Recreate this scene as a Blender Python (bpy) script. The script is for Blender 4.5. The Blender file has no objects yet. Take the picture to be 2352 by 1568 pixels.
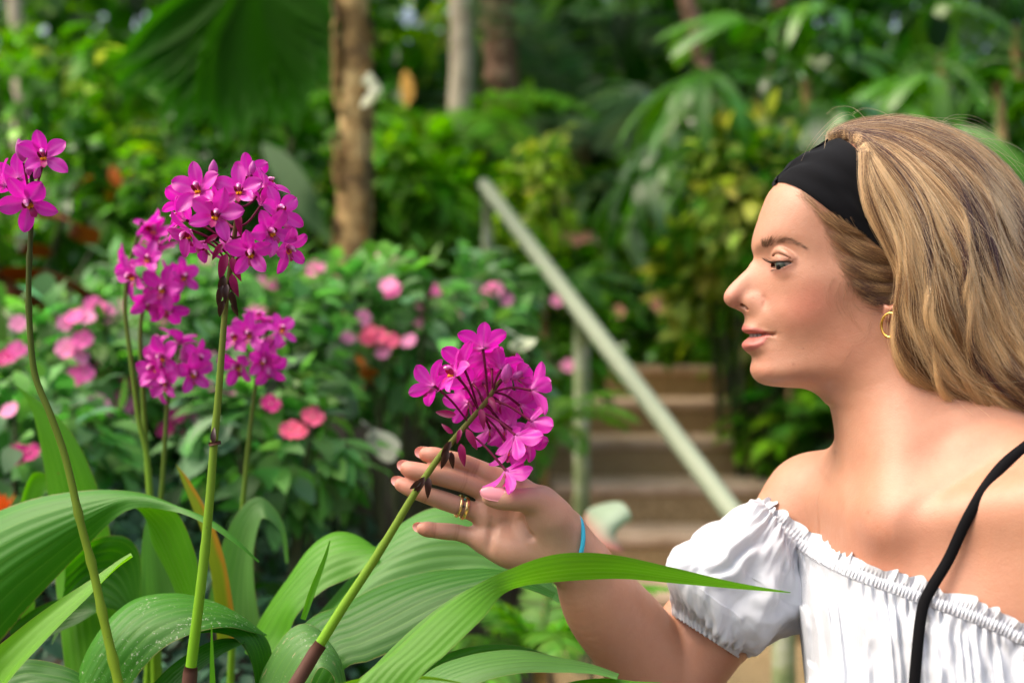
import bpy, math, random
import numpy as np
from mathutils import Vector, Matrix, Euler
from mathutils.bvhtree import BVHTree

# ------------------------------------------------------------------ camera, sky, sun, exposure
scene = bpy.context.scene
C = scene.collection
K = 0.72 / 2352.0            # tangent of the view angle covered by one unit of the 2352 wide photograph
ZC = 1.0                     # camera height
cam_data = bpy.data.cameras.new('camera')
cam = bpy.data.objects.new('camera', cam_data)
C.objects.link(cam)
cam.location = (0, 0, ZC)
cam.rotation_euler = (math.radians(90), 0, 0)
cam_data.sensor_width = 36.0
cam_data.lens = 50.0
cam_data.clip_start = 0.05
cam_data.clip_end = 400.0
cam_data.dof.use_dof = True
cam_data.dof.focus_distance = 1.185
cam_data.dof.aperture_fstop = 3.8
cam_data.dof.aperture_blades = 0
scene.camera = cam

SUN_EL, SUN_AZ = math.radians(56), math.radians(-98)    # azimuth measured from +Y (away from the camera) towards +X
world = bpy.data.worlds.new('World')
scene.world = world
world.use_nodes = True
wn = world.node_tree.nodes
sky = wn.new('ShaderNodeTexSky')
sky.sky_type = 'NISHITA'
sky.sun_disc = False
sky.sun_elevation = SUN_EL
sky.sun_rotation = SUN_AZ
sky.air_density = 1.0
sky.dust_density = 9.0
sky.ozone_density = 0.3
wn['Background'].inputs['Strength'].default_value = 0.15
world.node_tree.links.new(sky.outputs['Color'], wn['Background'].inputs['Color'])

sun_data = bpy.data.lights.new('sun', 'SUN')
sun_data.energy = 0.9
sun_data.angle = math.radians(65)
sun_data.color = (1.0, 0.93, 0.82)
sun = bpy.data.objects.new('sun', sun_data)
C.objects.link(sun)
sd = Vector((math.sin(SUN_AZ) * math.cos(SUN_EL), math.cos(SUN_AZ) * math.cos(SUN_EL), math.sin(SUN_EL)))
sun.rotation_euler = sd.to_track_quat('Z', 'Y').to_euler()
sun.location = (0, 0, 8)

vs = scene.view_settings
scene.display_settings.display_device = 'sRGB'
vs.view_transform = 'Standard'
vs.look = 'None'
vs.exposure = 1.14
vs.gamma = 1.0
vs.use_curve_mapping = False
scene.render.engine = 'CYCLES'
scene.cycles.use_denoising = True
scene.cycles.denoiser = 'OPENIMAGEDENOISE'
scene.cycles.max_bounces = 8
scene.cycles.diffuse_bounces = 4
scene.cycles.glossy_bounces = 3
scene.cycles.transmission_bounces = 6
scene.cycles.transparent_max_bounces = 8
scene.cycles.caustics_reflective = False
scene.cycles.caustics_refractive = False

# ------------------------------------------------------------------ helpers
rng = np.random.default_rng(7)
R = random.Random(11)

def at(px, py, d):
    """world point seen at photograph position (2352 wide) at depth d metres"""
    return np.array([(px - 1176.0) * K * d, d, ZC - (py - 784.0) * K * d])

def atv(px, py, d):
    return Vector(at(px, py, d))

def tag(o, label=None, cat=None, group=None, kind=None):
    if label: o['label'] = label
    if cat: o['category'] = cat
    if group: o['group'] = group
    if kind: o['kind'] = kind
    return o

def empty(name, loc=(0, 0, 0)):
    o = bpy.data.objects.new(name, None)
    o.empty_display_size = 0.02
    C.objects.link(o)
    o.location = loc
    return o

def link(name, me, parent=None, mat=None):
    o = bpy.data.objects.new(name, me)
    C.objects.link(o)
    if parent is not None:
        o.parent = parent
        o.matrix_parent_inverse = Matrix.Translation(-parent.location) if parent.type == 'EMPTY' and parent.parent is None else Matrix()
    if mat is not None and len(me.materials) == 0:
        me.materials.append(mat)
    return o

def np_mesh(name, V, faces, smooth=True):
    """faces: int array (n,3|4) or a list of such arrays"""
    if isinstance(faces, np.ndarray): faces = [faces]
    faces = [np.asarray(f, dtype=np.int32) for f in faces if len(f)]
    me = bpy.data.meshes.new(name)
    V = np.asarray(V, dtype=np.float32)
    me.vertices.add(len(V))
    me.vertices.foreach_set('co', V.ravel())
    loops = np.concatenate([f.ravel() for f in faces])
    counts = np.concatenate([np.full(len(f), f.shape[1], dtype=np.int32) for f in faces])
    starts = np.concatenate([[0], np.cumsum(counts)[:-1]]).astype(np.int32)
    me.loops.add(len(loops))
    me.loops.foreach_set('vertex_index', loops)
    me.polygons.add(len(counts))
    me.polygons.foreach_set('loop_start', starts)
    try:
        me.polygons.foreach_set('loop_total', counts)
    except Exception:
        pass
    me.polygons.foreach_set('use_smooth', np.full(len(counts), smooth, dtype=bool))
    me.update(calc_edges=True)
    me.validate()
    return me

def vcol(me, name, col):
    a = me.color_attributes.new(name, 'FLOAT_COLOR', 'POINT')
    c = np.ones((len(me.vertices), 4), dtype=np.float32)
    c[:, :3] = col
    a.data.foreach_set('color', c.ravel())

def vfloat(me, name, val):
    a = me.attributes.new(name, 'FLOAT', 'POINT')
    a.data.foreach_set('value', np.asarray(val, dtype=np.float32))

def grid_faces(nu, nv, close_u=False, close_v=False, base=0):
    u = np.arange(nu if close_u else nu - 1)
    v = np.arange(nv if close_v else nv - 1)
    a, b = np.meshgrid(u, v, indexing='ij')
    a2, b2 = (a + 1) % nu, (b + 1) % nv
    return (np.stack([a * nv + b, a2 * nv + b, a2 * nv + b2, a * nv + b2], -1).reshape(-1, 4) + base).astype(np.int32)

def cr(pts, n, closed=False):
    """Catmull-Rom resample of control points (m,k) into n samples, evenly in parameter"""
    P = np.asarray(pts, dtype=float)
    m = len(P)
    t = np.linspace(0, m - 1, n)
    i = np.clip(np.floor(t).astype(int), 0, m - 2)
    f = (t - i)[:, None]
    Pe = np.vstack([2 * P[0] - P[1], P, 2 * P[-1] - P[-2]])
    p0, p1, p2, p3 = Pe[i], Pe[i + 1], Pe[i + 2], Pe[i + 3]
    return 0.5 * (2 * p1 + (p2 - p0) * f + (2 * p0 - 5 * p1 + 4 * p2 - p3) * f ** 2 + (3 * p1 - p0 - 3 * p2 + p3) * f ** 3)

def arc_resample(P, n):
    s = np.concatenate([[0], np.cumsum(np.linalg.norm(np.diff(P, axis=0), axis=1))])
    t = np.linspace(0, s[-1], n)
    return np.stack([np.interp(t, s, P[:, k]) for k in range(P.shape[1])], -1)

def unit(v):
    v = np.asarray(v, dtype=float)
    return v / np.maximum(np.linalg.norm(v, axis=-1, keepdims=True), 1e-12)

def tube_arrays(P, rad, ns=10, cap=True, base=0):
    """swept tube along points P with radii rad; returns V, F (quads), caps as quads to a centre"""
    P = np.asarray(P, dtype=float)
    n = len(P)
    rad = np.broadcast_to(np.asarray(rad, dtype=float), (n,))
    T = unit(np.gradient(P, axis=0))
    up = np.array([0.0, 0.0, 1.0]) if abs(T[0][2]) < 0.9 else np.array([1.0, 0.0, 0.0])
    N = np.zeros_like(P)
    u = unit(np.cross(T[0], up))
    for i in range(n):
        u = unit(u - T[i] * np.dot(u, T[i]))
        N[i] = u
    B = np.cross(T, N)
    a = np.linspace(0, 2 * np.pi, ns, endpoint=False)
    V = P[:, None] + rad[:, None, None] * (np.cos(a)[None, :, None] * N[:, None] + np.sin(a)[None, :, None] * B[:, None])
    V = V.reshape(-1, 3)
    F = [grid_faces(n, ns, close_v=True)]
    if cap:
        V = np.vstack([V, P[0], P[-1]])
        j = np.arange(ns)
        F.append(np.stack([(j + 1) % ns, j, np.full(ns, n * ns)], -1))
        o = (n - 1) * ns
        F.append(np.stack([o + j, o + (j + 1) % ns, np.full(ns, n * ns + 1)], -1))
    return V, [f + base for f in F]

class MB:
    """collects pieces into one mesh"""
    def __init__(s): s.V = []; s.F3 = []; s.F4 = []; s.n = 0; s.col = []
    def add(s, V, F, col=None):
        V = np.asarray(V, dtype=float)
        if isinstance(F, np.ndarray): F = [F]
        for f in F:
            f = np.asarray(f) + s.n
            (s.F3 if f.shape[1] == 3 else s.F4).append(f)
        s.V.append(V); s.n += len(V)
        if col is not None:
            s.col.append(np.broadcast_to(np.asarray(col, dtype=float), (len(V), 3)))
    def tube(s, P, rad, ns=8, cap=True, col=None):
        V, F = tube_arrays(P, rad, ns, cap); s.add(V, F, col)
    def mesh(s, name, smooth=True):
        fs = []
        if s.F4: fs.append(np.concatenate(s.F4))
        if s.F3: fs.append(np.concatenate(s.F3))
        me = np_mesh(name, np.concatenate(s.V), fs, smooth)
        if s.col and len(me.vertices) == s.n: vcol(me, 'Col', np.concatenate(s.col))
        return me

# ------------------------------------------------------------------ node material helper
class NM:
    def __init__(s, name):
        s.m = bpy.data.materials.new(name); s.m.use_nodes = True
        s.t = s.m.node_tree; s.n = s.t.nodes
        s.b = s.n['Principled BSDF']; s.out = s.n['Material Output']
    def new(s, typ, **kw):
        n = s.n.new(typ)
        for k, v in kw.items():
            if k in n.inputs.keys(): n.inputs[k].default_value = v
            else: setattr(n, k, v)
        return n
    def link(s, a, b): s.t.links.new(a, b)
    def set(s, **kw):
        for k, v in kw.items():
            s.b.inputs[k.replace('_', ' ')].default_value = v
        return s
    def attr(s, name): return s.new('ShaderNodeAttribute', attribute_name=name)
    def coord(s, kind='Object'): return s.new('ShaderNodeTexCoord').outputs[kind]
    def noise(s, scale, detail=3, rough=0.5, vec=None, dist=0.0):
        n = s.new('ShaderNodeTexNoise'); n.inputs['Scale'].default_value = scale
        n.inputs['Detail'].default_value = detail; n.inputs['Roughness'].default_value = rough
        n.inputs['Distortion'].default_value = dist
        if vec is not None: s.link(vec, n.inputs['Vector'])
        return n.outputs['Fac']
    def ramp(s, fac, stops):
        r = s.new('ShaderNodeValToRGB'); e = r.color_ramp.elements
        while len(e) < len(stops): e.new(0.5)
        for i, (p, c) in enumerate(stops):
            e[i].position = p; e[i].color = tuple(c) + ((1,) if len(c) == 3 else ())
        s.link(fac, r.inputs['Fac']); return r.outputs['Color']
    def mix(s, fac, a, b, mode='MIX'):
        n = s.new('ShaderNodeMix', data_type='RGBA', blend_type=mode)
        for sock, v in ((n.inputs[0], fac), (n.inputs[6], a), (n.inputs[7], b)):
            if hasattr(v, 'is_linked'): s.link(v, sock)
            elif isinstance(v, (int, float)): sock.default_value = v
            else: sock.default_value = tuple(v) + ((1,) if len(v) == 3 else ())
        return n.outputs[2]
    def math(s, op, a, b=0.0, clamp=False):
        n = s.new('ShaderNodeMath', operation=op, use_clamp=clamp)
        for sock, v in ((n.inputs[0], a), (n.inputs[1], b)):
            if hasattr(v, 'is_linked'): s.link(v, sock)
            else: sock.default_value = v
        return n.outputs[0]
    def bump(s, h, strength=0.3, dist=0.001):
        n = s.new('ShaderNodeBump'); n.inputs['Strength'].default_value = strength
        n.inputs['Distance'].default_value = dist
        s.link(h, n.inputs['Height']); s.link(n.outputs[0], s.b.inputs['Normal'])
    def color(s, c):
        if hasattr(c, 'is_linked'): s.link(c, s.b.inputs['Base Color'])
        else: s.b.inputs['Base Color'].default_value = tuple(c) + (1,)

def translucent(nm, col, fac):
    """leaf-like: mix a translucent lobe in"""
    t = nm.new('ShaderNodeBsdfTranslucent')
    if hasattr(col, 'is_linked'): nm.link(col, t.inputs['Color'])
    else: t.inputs['Color'].default_value = tuple(col) + (1,)
    mx = nm.new('ShaderNodeMixShader'); mx.inputs[0].default_value = fac
    nm.link(nm.b.outputs[0], mx.inputs[1]); nm.link(t.outputs[0], mx.inputs[2])
    nm.link(mx.outputs[0], nm.out.inputs['Surface'])

def _h3(i, j, k, seed):
    n = (i * 374761393 + j * 668265263 + k * 2147483647 + seed * 974711).astype(np.int64) & 0xffffffff
    n = ((n ^ (n >> 13)) * 1274126177) & 0xffffffff
    return ((n ^ (n >> 16)) & 0xffff) / 65535.0
def vnoise(x, y=0.0, z=0.0, seed=0):
    """smooth value noise, -1..1"""
    x, y, z = np.broadcast_arrays(np.asarray(x, float), np.asarray(y, float), np.asarray(z, float))
    i, j, k = [np.floor(a).astype(np.int64) for a in (x, y, z)]
    f = [a - np.floor(a) for a in (x, y, z)]
    f = [t * t * (3 - 2 * t) for t in f]
    r = 0
    for a in (0, 1):
        for b in (0, 1):
            for c in (0, 1):
                w = (f[0] if a else 1 - f[0]) * (f[1] if b else 1 - f[1]) * (f[2] if c else 1 - f[2])
                r = r + w * _h3(i + a, j + b, k + c, seed)
    return r * 2 - 1

# ------------------------------------------------------------------ numpy volume modelling
class Vol:
    def __init__(s, X, Y, Z):
        s.X, s.Y, s.Z = [np.asarray(a, dtype=np.float32) for a in (X, Y, Z)]
        s.F = np.full((len(X), len(Y), len(Z)), 1.0, dtype=np.float32)
    def box(s, lo, hi):
        sl = []
        for a, l, h in zip((s.X, s.Y, s.Z), lo, hi):
            i0 = max(int(np.searchsorted(a, l)) - 1, 0); i1 = min(int(np.searchsorted(a, h)) + 1, len(a))
            sl.append(slice(i0, max(i1, i0)))
        return tuple(sl), s.X[sl[0]][:, None, None], s.Y[sl[1]][None, :, None], s.Z[sl[2]][None, None, :]
    def _comb(s, sl, d, k, op):
        if d.size == 0: return
        A = s.F[sl]
        if op == 'sub':
            d = -d
            if k > 0:
                h = np.maximum(k - np.abs(A - d), 0) / k
                s.F[sl] = np.maximum(A, d) + h * h * (k * 0.25)
            else: s.F[sl] = np.maximum(A, d)
        else:
            if k > 0:
                h = np.maximum(k - np.abs(A - d), 0) / k
                s.F[sl] = np.minimum(A, d) - h * h * (k * 0.25)
            else: s.F[sl] = np.minimum(A, d)
    def cap(s, a, b, ra, rb, k=0.0, op='add'):
        a = np.asarray(a, dtype=np.float32); b = np.asarray(b, dtype=np.float32)
        m = max(ra, rb) + k + 0.010
        sl, x, y, z = s.box(np.minimum(a, b) - m, np.maximum(a, b) + m)
        ab = b - a; L = float(ab @ ab) + 1e-12
        t = np.clip(((x - a[0]) * ab[0] + (y - a[1]) * ab[1] + (z - a[2]) * ab[2]) / L, 0, 1)
        d = np.sqrt((x - a[0] - t * ab[0]) ** 2 + (y - a[1] - t * ab[1]) ** 2 + (z - a[2] - t * ab[2]) ** 2) - (ra + (rb - ra) * t)
        s._comb(sl, d.astype(np.float32), k, op)
    def chain(s, pts, rad, k=0.0, op='add'):
        """round-cone chain, its own pieces joined hard, the whole blended in with k"""
        if len(pts) > 2:
            q = cr(np.column_stack([np.asarray(pts, float), np.asarray(rad, float)]), (len(pts) - 1) * 7 + 1); pts, rad = q[:, :3], q[:, 3]
        P = np.asarray(pts, dtype=np.float32); rad = np.asarray(rad, dtype=np.float32)
        m = float(rad.max()) + k + 0.010
        sl, x, y, z = s.box(P.min(0) - m, P.max(0) + m)
        D = None
        for a, b, ra, rb in zip(P[:-1], P[1:], rad[:-1], rad[1:]):
            ab = b - a; L = float(ab @ ab) + 1e-12
            t = np.clip(((x - a[0]) * ab[0] + (y - a[1]) * ab[1] + (z - a[2]) * ab[2]) / L, 0, 1)
            d = np.sqrt((x - a[0] - t * ab[0]) ** 2 + (y - a[1] - t * ab[1]) ** 2 + (z - a[2] - t * ab[2]) ** 2) - (ra + (rb - ra) * t)
            D = d if D is None else np.minimum(D, d)
        s._comb(sl, D.astype(np.float32), k, op)
    def ell(s, c, r, M=None, k=0.0, op='add'):
        """ellipsoid centre c, radii r, M rows = its axes"""
        c = np.asarray(c, dtype=np.float32); r = np.asarray(r, dtype=np.float32)
        m = float(r.max()) + k + 0.008
        sl, x, y, z = s.box(c - m, c + m)
        x, y, z = x - c[0], y - c[1], z - c[2]
        if M is None: q = (x, y, z)
        else:
            M = np.asarray(M, dtype=np.float32)
            q = tuple(x * M[i, 0] + y * M[i, 1] + z * M[i, 2] for i in range(3))
        k0 = np.sqrt((q[0] / r[0]) ** 2 + (q[1] / r[1]) ** 2 + (q[2] / r[2]) ** 2)
        k1 = np.sqrt((q[0] / r[0] ** 2) ** 2 + (q[1] / r[1] ** 2) ** 2 + (q[2] / r[2] ** 2) ** 2) + 1e-6
        s._comb(sl, (k0 * (k0 - 1) / k1).astype(np.float32), k, op)
    def mesh_arrays(s):
        F = s.F; S = F < 0
        nx, ny, nz = F.shape
        cnt = np.zeros((nx - 1, ny - 1, nz - 1), dtype=np.int8)
        for a in (0, 1):
            for b in (0, 1):
                for c in (0, 1):
                    cnt += S[a:nx - 1 + a, b:ny - 1 + b, c:nz - 1 + c]
        I = np.argwhere((cnt > 0) & (cnt < 8)).astype(np.int32)
        ids = np.full(cnt.shape, -1, dtype=np.int32)
        ids[I[:, 0], I[:, 1], I[:, 2]] = np.arange(len(I))
        acc = np.zeros((len(I), 3)); w = np.zeros(len(I))
        corner = {}
        for a in (0, 1):
            for b in (0, 1):
                for c in (0, 1):
                    corner[a, b, c] = F[I[:, 0] + a, I[:, 1] + b, I[:, 2] + c]
        for e in range(3):
            for p in (0, 1):
                for q in (0, 1):
                    c0 = [0, 0, 0]; o = [i for i in range(3) if i != e]
                    c0[o[0]], c0[o[1]] = p, q; c1 = list(c0); c1[e] = 1
                    f0, f1 = corner[tuple(c0)], corner[tuple(c1)]
                    m = (f0 < 0) != (f1 < 0)
                    t = np.where(m, f0 / np.where(m, f0 - f1, 1), 0)
                    pt = np.tile(np.array(c0, dtype=float), (len(I), 1)); pt[:, e] = t
                    acc[m] += pt[m]; w[m] += 1
        loc = acc / w[:, None] + I
        V = np.stack([np.interp(loc[:, 0], np.arange(nx), s.X), np.interp(loc[:, 1], np.arange(ny), s.Y), np.interp(loc[:, 2], np.arange(nz), s.Z)], -1)
        Q = []
        for e in range(3):
            o = [(e + 1) % 3, (e + 2) % 3]
            sl0 = [slice(None)] * 3; sl1 = [slice(None)] * 3
            sl0[e] = slice(0, F.shape[e] - 1); sl1[e] = slice(1, F.shape[e])
            ch = S[tuple(sl0)] != S[tuple(sl1)]
            G = np.argwhere(ch)
            ok = (G[:, o[0]] > 0) & (G[:, o[1]] > 0) & (G[:, o[0]] < F.shape[o[0]] - 1) & (G[:, o[1]] < F.shape[o[1]] - 1)
            G = G[ok]
            flip = ~S[tuple(G.T)]
            def cid(da, db):
                H = G.copy(); H[:, o[0]] += da; H[:, o[1]] += db
                return ids[H[:, 0], H[:, 1], H[:, 2]]
            q = np.stack([cid(-1, -1), cid(0, -1), cid(0, 0), cid(-1, 0)], -1)
            q[flip] = q[flip][:, ::-1]
            Q.append(q)
        return V, np.concatenate(Q)

def spaced(lo, hi, fine):
    """coordinates with spacing h from a list of (start, spacing) bands"""
    out = [lo]
    while out[-1] < hi:
        h = fine[0][1]
        for st, sp in fine:
            if out[-1] >= st - 1e-9: h = sp
        out.append(out[-1] + h)
    return np.array(out)
# ------------------------------------------------------------------ ground, path, steps
PATH_Z, RISE = .168, .122
NOSE = [3.95, 4.30, 4.62, 4.98, 5.36, 5.75]
SX0, SX1 = .13, .86
def sstep(a, b, x):
    t = np.clip((np.asarray(x, float) - a) / (b - a), 0, 1); return t * t * (3 - 2 * t)
def ground_z(x, y):
    x = np.asarray(x, float); y = np.asarray(y, float)
    left = np.interp(y, [.5, 1.0, 1.4, 1.9, 2.4, 3.0, 4.5, 6.0, 22, 40], [.30, .40, .46, .64, .74, .84, 1.02, 1.25, 5.4, 6.5])
    right = np.interp(y, [.5, 2.2, 3.2, 4.5, 6.0, 22, 40], [.14, .16, .72, .95, 1.30, 5.4, 6.5])
    rt = sstep(.5, .9, x)
    bank = left * (1 - rt) + right * rt
    bank = bank + .05 * vnoise(x * 2.2, y * 2.2, 0, 71) + .14 * vnoise(x * .6, y * .6, 0, 72) * sstep(4, 8, y)
    path = PATH_Z - .02 + np.clip((y - 3.95) * .35, 0, .70) - .16 * sstep(3.7, 4.1, y)
    on = sstep(SX0 - .70, SX0 - .02, x) * (1 - sstep(SX1 + .02, SX1 + .25, x)) * (1 - sstep(6.6, 7.8, y))
    near = (1 - sstep(.2, .9, y)) * 1.0
    z = bank * (1 - on) + path * on
    z = z * (1 - near) + .12 * near
    return z - .03
gxs = np.concatenate([np.linspace(-60, -6, 14), np.linspace(-5.6, -.8, 34), np.linspace(-.7, 2.4, 88), np.linspace(2.5, 7, 30), np.linspace(8, 60, 14)])
gys = np.concatenate([np.linspace(-30, -1, 10), np.linspace(-.5, 8, 130), np.linspace(8.3, 22, 40), np.linspace(24, 90, 14)])
GX, GY = np.meshgrid(gxs, gys, indexing='ij')
GZ = ground_z(GX, GY)
GZ = GZ + .012 * vnoise(GX * 14, GY * 14, 0, 73) + .006 * vnoise(GX * 40, GY * 40, 0, 74)
m = NM('soil'); co = m.coord()
m.color(m.ramp(m.noise(9, 6, .7, co), [(.30, (.012, .009, .006)), (.5, (.035, .024, .014)), (.62, (.030, .040, .012)), (.75, (.07, .05, .03))]))
m.set(Roughness=.95); m.bump(m.noise(60, 5, .7, co), .8, .01)
g_o = link('ground', np_mesh('ground', np.stack([GX, GY, GZ], -1).reshape(-1, 3), grid_faces(len(gxs), len(gys))[:, ::-1] if False else grid_faces(len(gxs), len(gys))), None, m.m)
tag(g_o, 'dark soil of the planted bank rising behind the orchids', kind='structure')

m = NM('washed_concrete'); co = m.coord()
agg = m.noise(140, 3, .7, co)
m.color(m.mix(m.noise(5, 4, .6, co), m.ramp(agg, [(.35, (.20, .14, .065)), (.5, (.45, .315, .15)), (.64, (.64, .48, .27))]), m.ramp(agg, [(.35, (.16, .11, .05)), (.52, (.36, .25, .115)), (.7, (.54, .40, .23))])))
m.set(Roughness=.9); m.bump(agg, .7, .004)
CONC = m.m
m = NM('smooth_nosing'); co = m.coord()
m.color(m.ramp(m.noise(12, 5, .65, co), [(.3, (.42, .29, .18)), (.7, (.66, .50, .36))])); m.set(Roughness=.85); m.bump(m.noise(90, 3, .6, co), .3, .002)
NOSEM = m.m
def bev_box(lo, hi, b=.008, jit=0.0):
    """box with bevelled edges as V,F"""
    import bmesh
    bm = bmesh.new(); bmesh.ops.create_cube(bm, size=1.0)
    for v in bm.verts:
        v.co = Vector([(lo[i] + hi[i]) / 2 + v.co[i] * (hi[i] - lo[i]) for i in range(3)])
    bmesh.ops.bevel(bm, geom=bm.edges[:], offset=b, segments=2, affect='EDGES', profile=.5)
    bmesh.ops.triangulate(bm, faces=[f for f in bm.faces if len(f.verts) > 4])
    V = np.array([v.co[:] for v in bm.verts]); bm.verts.index_update()
    F4 = np.array([[v.index for v in f.verts] for f in bm.faces if len(f.verts) == 4]); F3 = np.array([[v.index for v in f.verts] for f in bm.faces if len(f.verts) == 3]).reshape(-1, 3)
    bm.free(); return V, [f for f in (F4, F3) if len(f)]
p_mb = MB(); p_mb.add(*bev_box((SX0 - .02, -.6, -.02), (SX1 + .02, NOSE[0] - .004, PATH_Z), .01))
po_ = link('path', p_mb.mesh('path', False), None, CONC); tag(po_, 'brown exposed aggregate path at the foot of the steps', kind='structure')
stairs = empty('garden_steps', (.8, 3.95, PATH_Z)); tag(stairs, 'brown exposed aggregate concrete steps climbing beside the green handrail', 'steps')
for i, y0 in enumerate(NOSE):
    y1 = NOSE[i + 1] if i + 1 < len(NOSE) else y0 + .9
    zt = PATH_Z + RISE * (i + 1)
    s_mb = MB(); s_mb.add(*bev_box((SX0, y0 + .012, zt - RISE - .06), (SX1, y1 + .03, zt - .004), .008))
    so_ = link('step', s_mb.mesh('step', False), stairs, CONC)
    n_mb = MB(); n_mb.add(*bev_box((SX0 - .003, y0, zt - .034), (SX1 + .003, y0 + .31, zt), .010))
    link('nosing', n_mb.mesh('nosing', False), so_, NOSEM)

# ------------------------------------------------------------------ handrail
m = NM('painted_pipe'); co = m.coord()
m.color(m.mix(m.math('MULTIPLY', m.noise(26, 5, .7, co), .55), (.29, .33, .24), (.18, .23, .13))); m.set(Roughness=.45); m.bump(m.noise(120, 3, .6, co), .15, .001)
PIPE = m.m
m = NM('mossy_post'); co = m.coord()
m.color(m.ramp(m.noise(14, 4, .7, co), [(.32, (.10, .17, .05)), (.5, (.27, .33, .16)), (.65, (.44, .48, .36))])); m.set(Roughness=.6)
POST = m.m
rail = empty('handrail', tuple(at(1335, 1165, 3.6))); tag(rail, 'pale green painted pipe handrail running up along the steps', 'handrail')
RP = [at(1098, 410, 4.55), at(1112, 424, 4.5), at(1335, 718, 3.57), at(1690, 1187, 2.72), at(1800, 1330, 2.53), at(1822, 1360, 2.50)]
rp_ = arc_resample(cr(np.array([RP[1], RP[2], RP[3], RP[4]]), 120), 40)
mb = MB(); mb.tube(rp_, .0215, 20); link('rail', mb.mesh('rail'), rail, PIPE)
for (px, d, r, mt) in ((1120, 4.46, .0165, POST), (1336, 3.57, .0205, POST), (1800, 2.53, .0215, POST)):
    x_ = (px - 1176) * K * d
    j_ = np.argmin(np.abs(rp_[:, 1] - d)); zt = rp_[j_, 2] - .012
    mb = MB(); mb.tube(np.array([[x_, d, z_] for z_ in np.linspace(float(ground_z(x_, d)) - .1, zt, 8)]), r, 16)
    link('post', mb.mesh('post'), rail, mt)
# ------------------------------------------------------------------ leaves
def leaf_batch(B, D, N, L, W, bend=.25, fold=.15, nu=6, shape=(.42, .9), seed=0):
    """n leaves: base B, direction D, upper side N, length L, width W -> V (n,nu,3,3), F, per-leaf vertex count"""
    n = len(B); D = unit(D); N = unit(N - D * np.sum(N * D, -1, keepdims=True)); S = np.cross(D, N)
    L = np.broadcast_to(L, (n,))[:, None]; W = np.broadcast_to(W, (n,))[:, None]
    bend = np.broadcast_to(bend, (n,))[:, None]
    t = np.linspace(0, 1, nu)[None]
    pk, sh = shape
    w = np.where(t < pk, np.sin(np.clip(t / pk, 0, 1) * np.pi / 2) ** sh, np.cos(np.clip((t - pk) / (1 - pk), 0, 1) * np.pi / 2) ** sh) * .5 * W + 1e-5
    a = bend * t
    ax = L * np.where(np.abs(bend) < 1e-3, t, np.sin(a) / np.where(np.abs(bend) < 1e-3, 1, bend)); dn = L * np.where(np.abs(bend) < 1e-3, 0, (1 - np.cos(a)) / np.where(np.abs(bend) < 1e-3, 1, bend))
    mid_ = B[:, None] + D[:, None] * ax[..., None] - N[:, None] * dn[..., None]
    off = np.array([-1.0, 0, 1.0])
    V = mid_[:, :, None] + S[:, None, None] * (w[..., None] * off)[..., None] + N[:, None, None] * (w[..., None] * np.abs(off) * fold)[..., None]
    g = grid_faces(nu, 3)
    F = (g[None] + (np.arange(n) * nu * 3)[:, None, None]).reshape(-1, 4)
    return V.reshape(-1, 3), F
def fol_mat(name, tr=.40, rough=.48, spec=.28, vein=0.0):
    m = NM(name); a = m.attr('Col'); n_ = m.noise(30, 3, .6, m.coord())
    c_ = m.mix(.35, a.outputs['Color'], m.mix(n_, (.6, .6, .6), (1.35, 1.35, 1.2)), 'MULTIPLY')
    m.color(c_); m.set(Roughness=rough, Specular_IOR_Level=spec)
    g_ = m.new('ShaderNodeHueSaturation', Saturation=1.15, Value=1.6); m.link(c_, g_.inputs['Color'])
    translucent(m, g_.outputs['Color'], tr); return m.m
FOL = fol_mat('foliage_material'); GLOSS = fol_mat('glossy_foliage_material', .25, .28, .5); DRYM = fol_mat('dry_material', .1, .8, .2)
GREENS = {'deep': (.022, .105, .004), 'mid': (.070, .225, .008), 'bright': (.16, .40, .008), 'grey': (.13, .23, .11), 'yellow': (.44, .54, .10), 'pale': (.38, .47, .26), 'teal': (.05, .12, .07),
          'bronze': (.085, .022, .007), 'lime': (.26, .43, .02), 'dark': (.012, .055, .004), 'orange': (.62, .16, .01), 'impatiens': (.105, .27, .065)}
def jitter_col(c, n, g, s=.30):
    c = np.asarray(c, float)
    return np.clip(c[None] * (1 + g.normal(0, s, (n, 1))) * (1 + g.normal(0, .10, (n, 3))), .002, .9)
def bark_mat(name, stops, scale, bands=None):
    m = NM(name); co = m.coord()
    n_ = m.noise(scale, 5, .7, co)
    m.color(m.ramp(n_, stops)); m.set(Roughness=.9); m.bump(n_, .8, .01); return m.m
STEMM = bark_mat('stem_material', [(.3, (.03, .045, .015)), (.7, (.09, .10, .04))], 40)

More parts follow.
